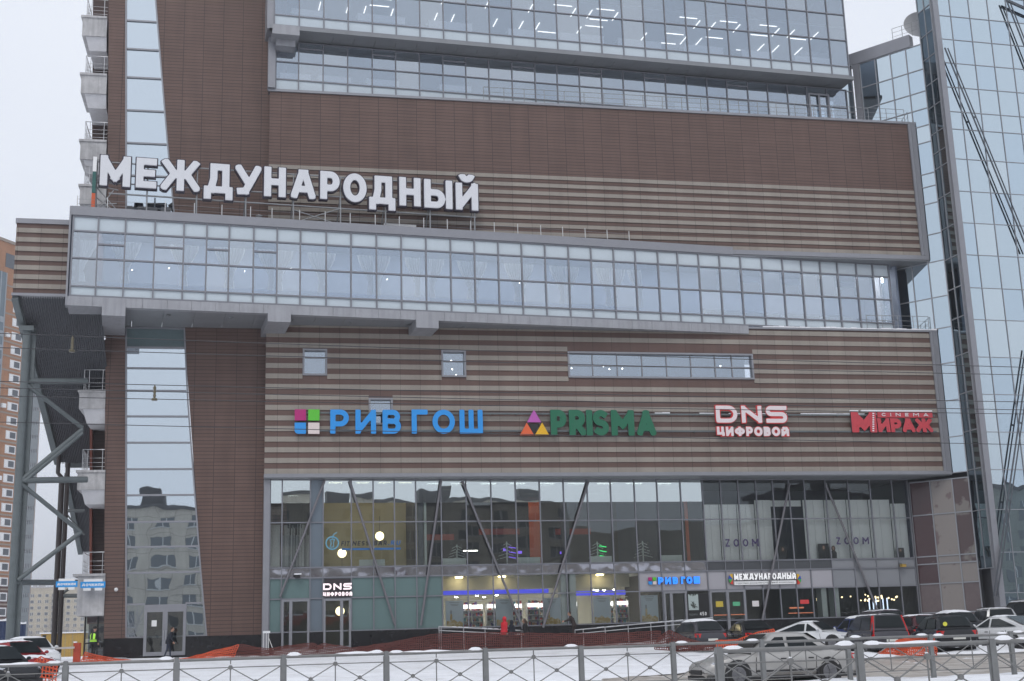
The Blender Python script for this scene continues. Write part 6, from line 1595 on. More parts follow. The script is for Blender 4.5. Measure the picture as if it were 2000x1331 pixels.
car("black saloon with one bright red tail lamp, between the snowy hatchback and the white coupe", cx(1462, 1240, 65.5), 65.5, R(88), "sedan", P_BLACK, snow=0)
car("white coupe with dark windscreen facing the street, left of the tall lamped dark estate", cx(1590, 1235, 62), 62.0, R(-50), "coupe", P_WHITE, snow=.03)
car("dark grey estate with tall red tail lamps up its rear pillars", cx(1708, 1240, 57), 57.0, R(83), "mpv", P_GREY, snow=.02, tall_lamps=True)
car("blue car with a thick cap of snow, hidden behind the tall lamped estate", cx(1682, 1235, 63), 63.2, R(92), "hatch", P_BLUE, snow=.11)
car("dark purple people carrier with roof rails in the back row", cx(1722, 1230, 68), 68.5, R(88), "mpv", paint("plum grey", (.06, .045, .06)), snow=.05)
car("maroon hatchback with streaks of snow, left of the black hatchback", cx(1787, 1232, 64.5), 64.5, R(85), "hatch", P_MAROON, snow=.05)
ch = car("black hatchback seen from behind with a round yellow sticker on its rear window", cx(1840, 1245, 56.5), 56.5, R(80), "hatch", P_BLACK, snow=0, scale=1.06)
g = MB(); g.tube([(-2.02, .52, 1.14), (-2.06, .52, 1.14)], .09, 14); g.build("yellow_sticker", mat("yellow sticker", (.75, .72, .08), .5), ch, local=True)
car("dark car under a smooth cap of snow, behind the black hatchback", cx(1857, 1230, 65), 65.0, R(82), "hatch", P_BLACK, snow=.12, scale=1.06)
car("white coupe at the right edge, rear three quarter view", cx(1958, 1240, 57), 57.0, R(108), "coupe", P_WHITE, snow=.03, scale=1.08)
car("silver estate with roof rails behind the right hand white coupe", cx(1938, 1230, 67), 67.0, R(75), "suv", P_SILVER, snow=.03)
car("tall black off-roader at the right edge", cx(2006, 1220, 70), 70.0, R(80), "suv", P_BLACK, snow=.08, scale=1.18)
car("white car with a dark cabin, behind the red hatchback at the left", cx(66, 1290, 68), 67.0, R(-62), "hatch", P_WHITE, snow=.07, scale=.98)
car("red hatchback with a snowy roof at the left edge", cx(30, 1290, 60), 60.0, R(-52), "hatch", P_RED, snow=.07, scale=1.02)
car("black car with melting snow on its bonnet, cut by the left edge", cx(-12, 1300, 53), 53.0, R(-50), "hatch", P_BLACK, snow=.05)

# ------------------------------------------------------------------ people
SKIN = mat("skin", (.42, .24, .17), .55); HAIRB = mat("brown hair", (.05, .028, .016), .6); SHOE = mat("dark shoes", (.015, .014, .014), .5)
def fuse(mb, name, mats, parent, vox, segs=None):
    """Melt overlapping limbs into one continuous surface."""
    o = mb.build(name, mats, parent, local=True)
    md = o.modifiers.new("fuse", 'REMESH'); md.mode = 'VOXEL'; md.voxel_size = vox; md.use_smooth_shade = True
    sm_ = o.modifiers.new("soften", 'SMOOTH'); sm_.factor = .5; sm_.iterations = 2
    me = bpy.data.meshes.new_from_object(o.evaluated_get(bpy.context.evaluated_depsgraph_get()))
    o.modifiers.clear(); o.data = me
    me.materials.clear()
    for m in mats: me.materials.append(m)
    for p in me.polygons:
        p.use_smooth = True
        if segs:
            c = p.center; best, bi = 1e9, 0
            for a, b, r, mi in segs:
                ab = b - a; t = max(0, min(1, (c - a).dot(ab) / max(1e-9, ab.length_squared))); d = (c - a - ab * t).length - r
                if d < best: best, bi = d, mi
            p.material_index = bi
    return o
def person(label, x, y, face, top, legs_m, z=None, lean=.05, stride=.12, arms=(.0, .0), elbow=.15, hair="short", hat=None, hood=False, coat=.0, vest=None, group="people on foot outside the shops", h=1.74):
    """face: heading in radians (0 = +x). Local frame: x forward, y left, z up."""
    z = gz(x, y) if z is None else z
    t = thing("person", label, "person", (x, y, z), face, group); s = h / 1.74; t.scale = (s,) * 3
    V = Vector; segs = []; mb = MB()
    def limb(a, b, ra, rb, mi): mb.tube([a, b], [ra, rb], 10, 0); mb.ball(a, ra, 0, 10, 7); mb.ball(b, rb, 0, 10, 7); segs.append((a, b, (ra + rb) / 2, mi))
    lx = lambda zz: lean * max(0, zz - .92) / .6 * 1.0
    pel, wai, che, nek, hed = V((0, 0, .93)), V((lx(1.08), 0, 1.08)), V((lx(1.32), 0, 1.32)), V((lx(1.47), 0, 1.47)), V((lx(1.62) + .03, 0, 1.625))
    # torso: flattened rows
    rows = []
    for c, a, b in ((pel + V((0, 0, -.10)), .10, .14), (pel, .125, .172), (wai, .105, .148), (che, .125, .185), (nek + V((0, 0, -.06)), .085, .165), (nek, .058, .062)):
        rows.append([c + V((math.cos(2 * math.pi * k / 16) * a, math.sin(2 * math.pi * k / 16) * b, 0)) for k in range(16)])
    mb.grid(rows, 0, True, True); mb.face(rows[0]); mb.face(rows[-1][::-1]); segs.append((pel, che, .14, 0)); segs.append((pel + V((0, 0, -.05)), pel, .15, 1))
    limb(nek - V((0, 0, .05)), hed - V((0, 0, .05)), .055, .052, 2)
    # head: skull, jaw, nose, brow, ears
    mb.ball(hed + V((-.008, 0, .028)), .098, 0, 14, 10, (1.02, .84, 1.08)); mb.ball(hed + V((.028, 0, -.055)), .062, 0, 12, 8, (1.0, .86, 1.0)); segs.append((hed + V((0, 0, -.06)), hed + V((0, 0, .04)), .09, 2))
    mb.ball(hed + V((.108, 0, -.012)), .017, 0, 8, 6, (1.1, .8, 1.5)); mb.ball(hed + V((.085, .034, .018)), .020, 0, 8, 6); mb.ball(hed + V((.085, -.034, .018)), .020, 0, 8, 6); mb.ball(hed + V((.088, 0, -.052)), .019, 0, 8, 6, (.8, 1.5, .6))
    for e in (-1, 1): mb.ball(hed + V((-.008, e * .084, -.004)), .026, 0, 8, 6, (.8, .4, 1.3))
    for sd_, ph in ((1, 1), (-1, -1)):
        hip, kne, ank = V((0, sd_ * .088, .90)), V((ph * stride * .55 + .03, sd_ * .092, .50)), V((ph * stride - (.05 if ph < 0 else 0), sd_ * .095, .085 + (.03 if ph < 0 and stride > .1 else 0)))
        limb(hip, kne, .088, .056, 1); limb(kne, ank, .056, .040, 1); limb(ank + V((-.03, 0, -.035)), ank + V((.15, sd_ * .015, -.045)), .042, .034, 3)
        sw = arms[0] if sd_ > 0 else arms[1]
        sho = V((lx(1.40), sd_ * .185, 1.405)); elb = sho + V((math.sin(sw) * .28, sd_ * .045, -math.cos(sw) * .28)); wri = elb + V((math.sin(sw + elbow) * .25, -sd_ * .01, -math.cos(sw + elbow) * .25))
        limb(sho, elb, .056, .042, 0); limb(elb, wri, .040, .030, 0)
        ax = (wri - elb).normalized(); side_ = V((0, sd_, 0)); nrm = ax.cross(side_).normalized()
        palm = wri + ax * .05; mb.tube([wri, palm, wri + ax * .09], [.026, .036, .034], 8); segs.append((wri, wri + ax * .09, .035, 2))
        for f in range(4):
            o_ = nrm * ((f - 1.5) * .020); L = (.062, .074, .068, .050)[f]; a_ = wri + ax * .085 + o_; b_ = a_ + ax * L * .55 - side_ * .006; c_ = b_ + ax * L * .4 - side_ * .022
            mb.tube([a_, b_, c_], [.0105, .010, .009], 6); segs.append((a_, c_, .01, 2))
        a_ = wri + ax * .03 + nrm * .03; mb.tube([a_, a_ + nrm * .025 + ax * .025, a_ + nrm * .028 + ax * .055 - side_ * .012], [.013, .012, .010], 6); segs.append((a_, a_ + nrm * .028 + ax * .05, .012, 2))
    fuse(mb, "body", [top, legs_m, SKIN, SHOE], t, .0115, segs)
    # outer garment
    jm = MB(); rows = []; hem = .80 - coat
    for c, a, b in ((V((0, 0, hem)), .165 + coat * .10, .215 + coat * .06), (V((0, 0, .93)), .160, .205), (wai, .145, .185), (che, .165, .222), (nek + V((0, 0, -.055)), .115, .19), (nek + V((0, 0, .02)), .085, .088)):
        rows.append([c + V((math.cos(2 * math.pi * k / 20) * a, math.sin(2 * math.pi * k / 20) * b, 0)) for k in range(20)])
    jm.grid(rows, 0, True, True); jm.face(rows[0]); jm.face(rows[-1][::-1])
    for sd_ in (1, -1):
        sw = arms[0] if sd_ > 0 else arms[1]
        sho = V((lx(1.40), sd_ * .185, 1.405)); elb = sho + V((math.sin(sw) * .28, sd_ * .045, -math.cos(sw) * .28)); wri = elb + V((math.sin(sw + elbow) * .235, -sd_ * .01, -math.cos(sw + elbow) * .235))
        for a, b, ra, rb in ((sho, elb, .078, .064), (elb, wri, .062, .050)): jm.tube([a, b], [ra, rb], 10); jm.ball(a, ra, 0, 10, 7)
    if hood: jm.ball(hed + V((-.035, 0, .02)), .128, 0, 12, 9, (.95, .95, 1.1)); jm.tube([nek, hed + V((-.04, 0, 0))], [.10, .10], 10)
    fuse(jm, "coat" if coat > .15 else "jacket", [top], t, .019)
    if hat: g = MB(); g.ball(hed + V((-.012, 0, .07)), .112, 0, 14, 9, (1.05, .9, .82)); g.tube([hed + V((-.01, 0, .045)), hed + V((-.01, 0, .075))], [.112, .112], 14); fuse(g, "hat", [hat], t, .014)
    elif hair == "long": g = MB(); g.ball(hed + V((-.03, 0, .03)), .112, 0, 12, 9, (.95, .92, 1.05)); g.tube([hed + V((-.06, 0, 0)), nek + V((-.10, 0, 0)), che + V((-.15, 0, .02))], [.10, .105, .05], 12); fuse(g, "hair", [HAIRB], t, .014)
    elif hair == "short" and not hood: g = MB(); g.ball(hed + V((-.025, 0, .048)), .103, 0, 12, 9, (.98, .88, .95)); fuse(g, "hair", [HAIRB], t, .013)
    if vest:
        g = MB(); bands = MB()
        rr_ = []
        for c, a, b in ((V((0, 0, .95)), .172, .217), (wai, .158, .198), (che, .178, .232), (nek + V((0, 0, -.07)), .135, .16)):
            rr_.append([c + V((math.cos(2 * math.pi * k / 20) * a, math.sin(2 * math.pi * k / 20) * b, 0)) for k in range(20)])
        g.grid(rr_, 0, True, True); v_o = g.build("hi_vis_vest", vest[0], t, local=True)
        for f0, f1, i in ((.0, .34, 0), (.5, .8, 0)):
            A = [rr_[i][k].lerp(rr_[i + 1][k], f0) for k in range(20)]; B = [rr_[i][k].lerp(rr_[i + 1][k], f1) for k in range(20)]
            cc = V((lx(1.0), 0, 0)); bands.grid([[p + (p - V((0, 0, p.z))).normalized() * .004 for p in A], [p + (p - V((0, 0, p.z))).normalized() * .004 for p in B]], 0, True, True)
        for k0 in (2, 7, 11, 16):
            bands.grid([[r_[k0 + q] + (r_[k0 + q] - V((0, 0, r_[k0 + q].z))).normalized() * .005 for q in range(3)] for r_ in rr_[1:]], 0, True)
        bands.build("lime_band", vest[1], v_o, local=True)
    return t
NAVY = mat("navy cloth", (.010, .013, .022), .8); JEANS = mat("dark blue jeans", (.018, .026, .050), .8); BLKC = mat("black cloth", (.012, .012, .013), .8); REDC = mat("red padded cloth", (.55, .012, .025), .6); BRNC = mat("dark brown cloth", (.03, .02, .018), .8); CHAR = mat("charcoal trousers", (.025, .024, .026), .8)
LIME = mat("lime reflective band", (.45, .90, .06), .5)
qx = lambda px, py, Y: cx(px, py, Y)
person("person in a black cap and lime striped safety vest by the dark side entrance", qx(182.5, 1255, 76.0), 76.0, R(55), BLKC, BLKC, z=-.30, stride=.03, arms=(.05, .0), elbow=.35, hat=BLKC, vest=(BLKC, LIME), h=1.72)
person("person in a dark jacket and blue jeans walking bent past the tower doors", qx(328.5, 1255, 76.4), 76.4, R(2), NAVY, JEANS, z=-.36, lean=.16, stride=.14, arms=(-.35, .1), elbow=.45, h=1.66)
person("person in a bright red hooded jacket on the ramp forecourt", qx(984, 1240, 74.6), 74.6, R(28), REDC, CHAR, stride=.10, arms=(.1, -.15), elbow=.25, hood=True, lean=.07, h=1.82)
person("person in a dark hood just right of the red jacket", qx(998.5, 1240, 74.3), 74.3, R(20), NAVY, CHAR, stride=.12, arms=(-.2, .2), elbow=.3, hood=True, h=1.62)
person("person with long brown hair and a black coat, third of the walking group", qx(1027, 1240, 74.9), 74.9, R(175), BLKC, CHAR, stride=.10, arms=(.15, -.1), elbow=.2, hair="long", coat=.25, h=1.68)
person("person in dark brown clothes bending towards the ramp handrail, apart from the group", qx(1122, 1235, 76.0), 76.0, R(160), BRNC, BRNC, z=-.02, lean=.22, stride=.05, arms=(.8, .9), elbow=.5, h=1.60)

# ------------------------------------------------------------------ left corner: side entrance, barrier, cabin, fence, far buildings, trees
e = thing("side_entrance", "dark glazed side entrance with a red strip under the lowest balcony", "entrance", (cx(185, 1270, 79.5), 79.6, -.35))
Ep = Pl(0, 79.6)
m = MB(); s0, s1 = Ep.S(164, 1240), Ep.S(206, 1240); z0, z1 = -.4, Ep.Z(185, 1200)
for a, b in ((s0, s0 + .09), (s1 - .1, s1), (s0 + .72, s0 + .78)): m.pbox(Ep, a, b, z0, z1, -.06, .06)
m.pbox(Ep, s0 + .09, s1 - .1, z1 - .12, z1, -.06, .055); m.pbox(Ep, s0 + .09, s1 - .1, z0 + .95, z0 + 1.02, -.05, .05); m.build("frame", BTRIM, e)
m = MB(); m.face([Ep.pt(s0, z0, 0), Ep.pt(s1, z0, 0), Ep.pt(s1, z1, 0), Ep.pt(s0, z1, 0)]); m.build("pane", G_DOOR, e)
m = MB(); m.pbox(Ep, s0 + .1, s1 - .1, z1 - .55, z1 - .13, -.3, -.26); m.build("red_strip", mat("red strip board", (.25, .03, .02), .5), e)
m = MB(); m.pbox(Ep, s0, s1, z0, z1, -2.2, -2.1); m.build("dark_hall", INT_D, e)
m = MB(); a0, a1 = Ep.S(163, 1165), Ep.S(206, 1165); m.pbox(Ep, a0, a1, Ep.Z(185, 1180), Ep.Z(185, 1163), -3, 1.2); m.build("canopy", mat("dark red brown canopy", (.09, .04, .035), .5), e)
m = MB(); m.pbox(Ep, Ep.S(196, 1190), Ep.S(206, 1190), Ep.Z(200, 1192), Ep.Z(200, 1175), .3, .6); m.build("red_box", mat("orange red box", (.30, .06, .03), .5), e)
q = on_ground(150, 1285, 70); gzb = gz(q.x, 70)
b = thing("boom_barrier", "orange red barrier post with a pale boom reaching left", "barrier", (q.x, 70, gzb))
m = MB(); m.box(q.x - .17, q.x + .17, 69.85, 70.15, gzb - .1, gzb + 1.05); m.box(q.x - .22, q.x + .22, 69.8, 70.2, gzb - .1, gzb + .12); m.build("post", mat("orange red barrier", (.42, .055, .025), .5, noise=.15), b)
m = MB(); m.bar((q.x - .1, 69.75, gzb + .82), (q.x - 3.6, 69.75, gzb + .78), .07, .10); m.build("boom", mat("pale boom", (.5, .46, .44), .5), b)
m = MB(); m.box(q.x - .18, q.x - .02, 69.86, 70.14, gzb + 1.051, gzb + 1.12); m.build("snow_cap", SNOW, b)
Yc = 190.0
Cp = Pl(0, Yc)
cb = thing("cabin", "yellow site cabin with a snowy roof behind the steel column", "cabin", (Cp.S(122, 1250), Yc, -.4))
s0, s1, zc = Cp.S(80, 1250), Cp.S(166, 1250), Cp.Z(120, 1237.5)
m = MB(); m.pbox(Cp, s0, s1, -.5, zc, -3, 0); m.build("wall", mat("yellow cabin wall", (.42, .26, .045), .6, noise=.15, streak=.2), cb)
m = MB(); m.pbox(Cp, s0 - .2, s1 + .2, zc, zc + .16, -3.2, .25); m.build("roof_snow", SNOW, cb)
m = MB(); m.pbox(Cp, Cp.S(83, 1245), Cp.S(90, 1245), Cp.Z(86, 1247.5), Cp.Z(86, 1241), 0, .04); m.build("window", CGL, cb)
m = MB()
for x in (106, 127, 141): m.pbox(Cp, Cp.S(x, 1250), Cp.S(x, 1250) + .06, -.4, zc - .02, 0, .03)
m.build("batten", mat("grey batten", (.3, .28, .2), .6), cb)
Bf = Pl(0, 115)
for xa, xb, y0, lab in ((-40, 13, 1214, "dark blue corrugated fence left of the steel column"), (28, 50, 1219.5, "dark blue corrugated fence right of the steel column")):
    t = thing("hoarding", lab, "fence", (Bf.S((xa + xb) / 2, 1240), 115, -.4)); s0, s1 = Bf.S(xa, 1240), Bf.S(xb, 1240); z1 = Bf.Z((xa + xb) / 2, y0)
    m = MB(); ra, rb = [], []; n = int((s1 - s0) / .08)
    for k in range(n + 1): d = (.035 if (k // 2) % 2 else 0); ra.append(Bf.pt(s0 + (s1 - s0) * k / n, -.5, d)); rb.append(Bf.pt(s0 + (s1 - s0) * k / n, z1, d))
    m.grid([ra, rb], 0, False); m.build("sheet", mat("dark blue sheet", (.012, .028, .085), .5), t)
    m = MB()
    for k in range(12): a = s0 + (s1 - s0) * k / 12; m.pbox(Bf, a, a + (s1 - s0) / 12, z1, z1 + .10 + .12 * abs(vnoise(k * .9, xa)), -.1, .1)
    m.build("snow_line", SNOW, t)
# far panel block
Yb = 650.0; Kp = Pl(0, Yb)
ab = thing("apartment_block", "pale yellow panel apartment block behind snowy trees", "apartment block", (Kp.S(120, 1250), Yb, -.4))
s0, s1, z1 = Kp.S(40, 1250), Kp.S(215, 1250), Kp.Z(110, 1148)
PANEL = clad("pale yellow panel wall", (.46, .40, .30), (.42, .37, .28), (.30, .26, .20), 3.2, 2.9, .05)
m = MB(); m.pbox(Kp, s0, s1, -1, z1, -14, 0); m.build("wall", PANEL, ab)
m = MB(); m.pbox(Kp, s0 - .3, s1 + .3, z1, z1 + .5, -14.3, .3); m.pbox(Kp, Kp.S(63, 1147), Kp.S(70, 1147), z1 + .5, z1 + 1.8, -4, -2); m.pbox(Kp, Kp.S(74, 1147), Kp.S(86, 1147), z1 + .5, z1 + 2.2, -4, -2); m.build("roof", CONC, ab)
WIN = mat("far window glass", (.09, .10, .115), .2); WFR = mat("far window frame", (.5, .5, .48), .6)
sp = 12.7 * Yb / F_PX; fl = 10.9 * Yb / F_PX
for r_ in range(11):
    z = z1 - 1.55 * fl - r_ * fl
    if z < 0: break
    for c in range(10):
        a = Kp.S(61.5, 1200) + c * sp
        if c in (3, 4, 8): continue
        m = MB(); m.pbox(Kp, a - .85, a + .85, z, z + 1.5, 0, .08, 1); m.pbox(Kp, a - .7, a + .7, z + .12, z + 1.38, .0805, .12, 0)
        if random.random() < .6: m.pbox(Kp, a - .1, a + .1, z + .12, z + 1.38, .121, .15, 1)
        m.build("window", [WIN, WFR], ab)
    m = MB(); a0, a1 = Kp.S(61.5, 1200) + 2.6 * sp, Kp.S(61.5, 1200) + 4.4 * sp
    m.pbox(Kp, a0, a1, z - .9, z + .15, 0.02, 1.1, 0); m.pbox(Kp, a0 + .3, a0 + .9, z + .151, z + 1.5, .02, .1, 1); m.pbox(Kp, a1 - .9, a1 - .3, z + .151, z + 1.5, .02, .1, 1); b_ = m.build("balcony", [mat("grey balcony", (.33, .31, .27), .7) if r_ == 0 else bpy.data.materials["grey balcony"], WIN], ab)
# orange brick high-rise
K0 = on_ground(30, 480, 230.0); Ko = Pl(K0.x, K0.y, R(57.3))
hr = thing("brick_tower", "tall orange brick apartment tower with grey glazed balconies at the left edge", "apartment tower", (K0.x, K0.y, -.4))
OB = clad("orange brick", (.37, .18, .095), (.335, .16, .085), (.34, .20, .12), 1.0, .30, .02, .5, streak=.10); OBD = clad("dark brown brick", (.11, .055, .045), (.10, .05, .04), (.08, .045, .04), 1.0, .3, .02, .5)
wS = Ko.S(34, 632); fS = (Ko.Z(34, 632) - Ko.Z(4.5, 1184)) / 19.6
zt_ = K0.z; sA, sB = wS - 34, wS + 4.6
zbase = Ko.Z(4, 1142)
m = MB(); m.pbox(Ko, sA, sB, zbase, zt_, -14, 0, 0); m.pbox(Ko, sA, sB, -1, zbase, -14, 0, 1); m.build("wall", [OB, OBD], hr)
m = MB()
for r_ in range(24): z = Ko.Z(34, 632) + 3 * fS - r_ * fS - fS * .5; m.pbox(Ko, sA, sB, z - .14, z + .14, .002, .06)
m.pbox(Ko, sA - .2, sB + .2, zt_, zt_ + .5, -14.2, .2)
m.build("band_course", mat("grey band course", (.30, .25, .21), .7), hr)
for r_ in range(23):
    z = Ko.Z(34, 632) + 2 * fS - r_ * fS
    if z > zt_ - 2.2 or z < 1: continue
    for dx in (0, -13.5):
        m = MB(); m.pbox(Ko, wS + dx - 1.25, wS + dx + 1.25, z - .72, z + .72, 0, .06, 1); m.pbox(Ko, wS + dx - 1.0, wS + dx - .55, z - .5, z + .52, .0605, .08, 2); m.pbox(Ko, wS + dx - .3, wS + dx + 1.0, z - .5, z + .52, .0605, .08, 0); m.build("window", [WIN, mat("white plastic frame", (.72, .72, .72), .5) if "white plastic frame" not in bpy.data.materials else bpy.data.materials["white plastic frame"], CURT], hr)
    if r_ % 5 == 3: m = MB(); m.pbox(Ko, wS - 2.9, wS - 2.0, z - .5, z + .2, .02, .5); m.build("air_conditioner", WHITE, hr)
lg_ = MB(); a0 = wS - 8.6; a1 = wS - 3.6; zt2_ = Ko.Z(14, 535)
lg_.pbox(Ko, a0, a1, 3, zt2_, .002, .35, 0)
for k in range(5): a = a0 + (a1 - a0) * k / 4; lg_.pbox(Ko, a - .12, a + .12, 3, zt2_, .3505, .42, 1)
for r_ in range(22): z = 4 + r_ * fS; lg_.pbox(Ko, a0 + .13, a1 - .13, z, z + 1.0, .3505, .40, 1) if z < zt2_ - 1 else None
lg_.build("glazed_loggia", [mat("blue grey loggia glass", (.13, .17, .20), .12), mat("grey loggia frame", (.28, .31, .34), .5)], hr)
for q_ in range(2):
    m = MB(); a = wS - 1.5 - q_ * 7; z = zt_ - 3.2
    m.pbox(Ko, a - 2.2, a + 2.2, z - 1.2, z + 1.3, .002, .05, 0); m.build("top_opening", [WIN], hr)
# corner balconies in grey glass, facing the street
cpx_ = Pl(Ko.pt(sB, 0).x, Ko.pt(sB, 0).y, R(8))
bw_ = cpx_.S(80, 752); 
for r_ in range(24):
    z = Ko.Z(34, 632) + 2 * fS - r_ * fS - .9
    if z < 1 or z > zt_ - 3: continue
    m = MB(); m.pbox(cpx_, -.5, bw_, z - .9, z + .9, 0.0, .12, 0); m.pbox(cpx_, .3, bw_ - .3, z + .901, z + fS - .95, -.6, -.5, 1)
    for k in range(6): a = bw_ * k / 5; m.pbox(cpx_, a - .08, a + .08, z + .901, z + fS - .901, -.05, .10, 2)
    m.build("balcony", [mat("grey balcony glass", (.22, .25, .27), .25, noise=.2, nscale=.3) if "grey balcony glass" not in bpy.data.materials else bpy.data.materials["grey balcony glass"], WIN, bpy.data.materials["grey loggia frame"]], hr)
m = MB(); m.pbox(cpx_, -.5, bw_, -1, zt_ - 4, -10, -.7); m.build("balcony_wall", mat("pale brown rear wall", (.26, .20, .17), .7), hr)

# winter haze in the street
hz_ = MB(); hz_.box(-1700, 1700, -750, 2700, -4, 110); HZM = bpy.data.materials.new("winter haze"); HZM.use_nodes = True; hn = HZM.node_tree
for q in list(hn.nodes):
    if q.type != 'OUTPUT_MATERIAL': hn.nodes.remove(q)
hv = hn.nodes.new("ShaderNodeVolumePrincipled"); hv.inputs["Color"].default_value = (.93, .95, 1, 1); hv.inputs["Density"].default_value = 0.0006; hv.inputs["Anisotropy"].default_value = 0.2
hn.links.new(hv.outputs[0], hn.nodes["Material Output"].inputs["Volume"])
tag(hz_.build("haze", HZM), kind="stuff")
# snowy bare trees in front of the block
BARK = mat("dark bark", (.045, .038, .034), .9, noise=.2); TWIG = mat("snow laden twigs", (.36, .34, .34), .9, noise=.45, nscale=1.2)
def tree(label, x, y, h, group="snow laden trees before the far apartment block", seed=1, z=-.45):
    rnd = random.Random(seed); t = thing("bare_tree", label, "tree", (x, y, z), 0, group); tr_, tw_ = MB(), MB()
    def grow(p, d, L, r, lev):
        q = p + d * L; mid = p.lerp(q, .5) + Vector((rnd.uniform(-.05, .05), rnd.uniform(-.05, .05), 0)) * L
        (tr_ if lev < 2 else tw_).tube([p, mid, q], [r, r * .85, r * .65], 6 if lev < 2 else 4, 0, False)
        if lev >= 5: return
        for k in range(3 if lev < 3 else 2 + (rnd.random() < .5)):
            u = rnd.uniform(.45, 1.0); a = rnd.uniform(0, 6.28); sp = rnd.uniform(.45, .95)
            nd = (d + Vector((math.cos(a), math.sin(a), rnd.uniform(-.15, .35))) * sp).normalized(); grow(p.lerp(q, u), nd, L * rnd.uniform(.58, .80), r * .55, lev + 1)
    grow(Vector((x, y, z)), Vector((rnd.uniform(-.08, .08), 0, 1)).normalized(), h * .30, h * .018, 0)
    tr_.build("trunk", BARK, t); tw_.build("crown", TWIG, t); return t
for k, (px, Y, h, lab) in enumerate(((82, 300, 10, "broad snow laden tree between the blue fence and the yellow cabin"), (97, 310, 12, "tallest snow laden tree over the yellow cabin, left of the dark double column"), (112, 300, 10, "snow laden tree touching the left side of the dark double column"), (135, 320, 10, "snow laden tree just right of the dark double column"), (153, 300, 9, "small snow laden tree beside the side entrance"), (64, 280, 7.5, "low snowy tree right of the blue fence"))):
    tree(lab, cx(px, 1260, Y), Y, h, seed=11 + k)
# ------------------------------------------------------------------ overhead wires with insulators
WIRE = mat("dark wire", (.045, .045, .05), .6)
def wire(label, Y, y0, y1, sag, r=.013, ins=()):
    t = thing("overhead_wire", label, "wire", on_ground(1000, (y0 + y1) / 2, Y), 0, "overhead wires crossing the street")
    a, b = on_ground(-260, y0 - .13 * (y1 - y0), Y), on_ground(2260, y1 + .13 * (y1 - y0), Y); P = []
    for k in range(41): u = k / 40; p = a.lerp(b, u); P.append(p - Vector((0, 0, sag * 4 * u * (1 - u) * .5)))
    m = MB(); m.tube(P, r, 5); m.build("cable", WIRE, t)
    for px in ins:
        u = (px + 260) / 2520; k = min(39, int(u * 40)); p = P[k].lerp(P[k + 1], u * 40 - k)
        m = MB(); m.lathe(p - Vector((0, 0, .30)), [(.0, -.02), (.06, -.02), (.06, .02), (.02, .03), (.035, .09), (.02, .11), (.035, .16), (.02, .18), (.035, .24), (.015, .28), (0, .32)], 10); m.build("insulator", mat("yellowish insulator", (.10, .085, .05), .35) if "yellowish insulator" not in bpy.data.materials else bpy.data.materials["yellowish insulator"], t)
for k, (y0, y1, sag, ins, lab) in enumerate(((650, 716, .10, (81,), "topmost dark wire, crossing just under the glass band"), (678, 731, .10, (), "second wire from the top, crossing through the small upper windows"), (744, 784, .08, (222,), "third wire from the top, above the shop signs"), (757, 800, .06, (), "fourth wire from the top, just over the shop signs"), (773, 808, .06, (), "fifth wire from the top, along the tops of the sign letters"), (824, 868, .05, (), "lowest wire, crossing under the sign rails"))):
    wire(lab, 26 + k * .4, y0, y1, sag, .0085, ins)

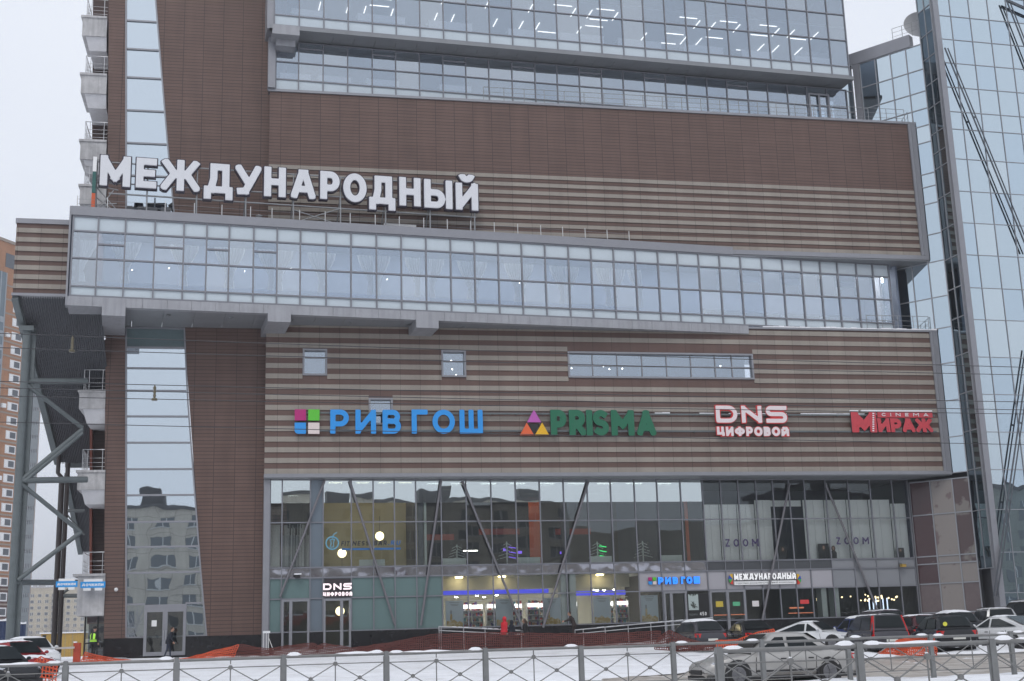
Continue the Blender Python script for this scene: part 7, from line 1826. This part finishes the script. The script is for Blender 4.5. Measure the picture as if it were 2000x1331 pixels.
# ------------------------------------------------------------------ the far side of the street (seen mirrored in the glass)
ob = thing("apartment_house", "beige apartment house across the street, seen mirrored in the shop windows", "apartment house", (5, -75, -1.3))
BGW = clad("beige rendered wall", (.46, .42, .35), (.44, .40, .335), (.24, .21, .17), 3.0, 3.0, .04)
Zp = Pl(0, -75, math.pi); 
m = MB(); hh_ = 24.5; m.pbox(Zp, -72, 60, -1.5, hh_, -14, 0); m.pbox(Zp, -118, -72.01, -1.5, 20.5, -12, -.5); m.build("wall", BGW, ob)
m = MB(); m.pbox(Zp, -72.3, 60.3, hh_, hh_ + .7, -14.3, .5)
for a in (-66, -48, -30, -8, 16, 30): m.pbox(Zp, a, a + 3.5, hh_ + .7, hh_ + 3.2, -8, -4)
m.build("roof", mat("dark roof", (.07, .065, .065), .7), ob)
for c in range(23):
    m = MB()
    for r_ in range(7): a = -70 + c * 5.6; z = 1.2 + r_ * 3.3; m.pbox(Zp, a, a + 2.6, z, z + 1.9, .01, .05, 0); m.pbox(Zp, a + 1.2, a + 1.4, z, z + 1.9, .051, .09, 1); m.pbox(Zp, a - .2, a + 2.8, z - .15, z - .001, .01, .25, 1)
    m.build("window_bay", [mat("mirrored window", (.13, .14, .145), .2) if "mirrored window" not in bpy.data.materials else bpy.data.materials["mirrored window"], WFR], ob)
o2 = thing("apartment_house", "grey green apartment house across the street, seen mirrored low in the blue glass tower", "apartment house", (160, -72, -1.3)); Zq = Pl(0, -72, math.pi)
m = MB(); m.pbox(Zq, -215, -112, -1.5, 27, -12, 0); m.build("wall", clad("grey green rendered wall", (.20, .215, .19), (.185, .20, .18), (.14, .15, .13), 3.0, 3.0, .04), o2)
m = MB(); m.pbox(Zq, -215.4, -111.6, 27, 27.8, -12.4, .5)
for a in (-200, -180, -150, -128): m.pbox(Zq, a, a + 4, 27.8, 30.4, -8, -3)
m.build("roof", bpy.data.materials["dark roof"], o2)
for c in range(17):
    m = MB()
    for r_ in range(7): a = -213 + c * 6; z = 1.6 + r_ * 3.5; m.pbox(Zq, a, a + 2.4, z, z + 2.0, .01, .06, 0); m.pbox(Zq, a + 1.1, a + 1.3, z, z + 2.0, .061, .09, 1)
    m.build("window_bay", [bpy.data.materials["mirrored window"], WFR], o2)
kk = thing("kiosk", "red roofed kiosk across the street, seen mirrored in the doors", "kiosk", (14, -32, -1.3)); Zk = Pl(0, -32, math.pi)
m = MB(); m.pbox(Zk, -26, 4, -1.4, 3.2, -5, 0); m.build("wall", mat("dark kiosk wall", (.06, .06, .065), .4), kk)
m = MB(); m.pbox(Zk, -26.4, 4.4, 3.2, 4.3, -5.4, .6); m.build("red_fascia", mat("red kiosk fascia", (.32, .03, .03), .4), kk)
m = MB(); m.pbox(Zk, -26.5, 4.5, 4.301, 4.55, -5.5, .7); m.build("roof_snow", SNOW, kk)
for k, (x, y, h) in enumerate(((-14, -24, 11), (-4, -28, 12), (10, -22, 12), (26, -26, 13), (40, -24, 12), (-30, -26, 12))):
    tree(f"{ORD[k]} bare street tree across the road, seen mirrored in the glass", x, y, h, "bare street trees across the road", 50 + k, -1.35)
for o in list(bpy.data.objects):
    if o.type == 'MESH' and not o.data.materials: o.data.materials.append(WHITE)
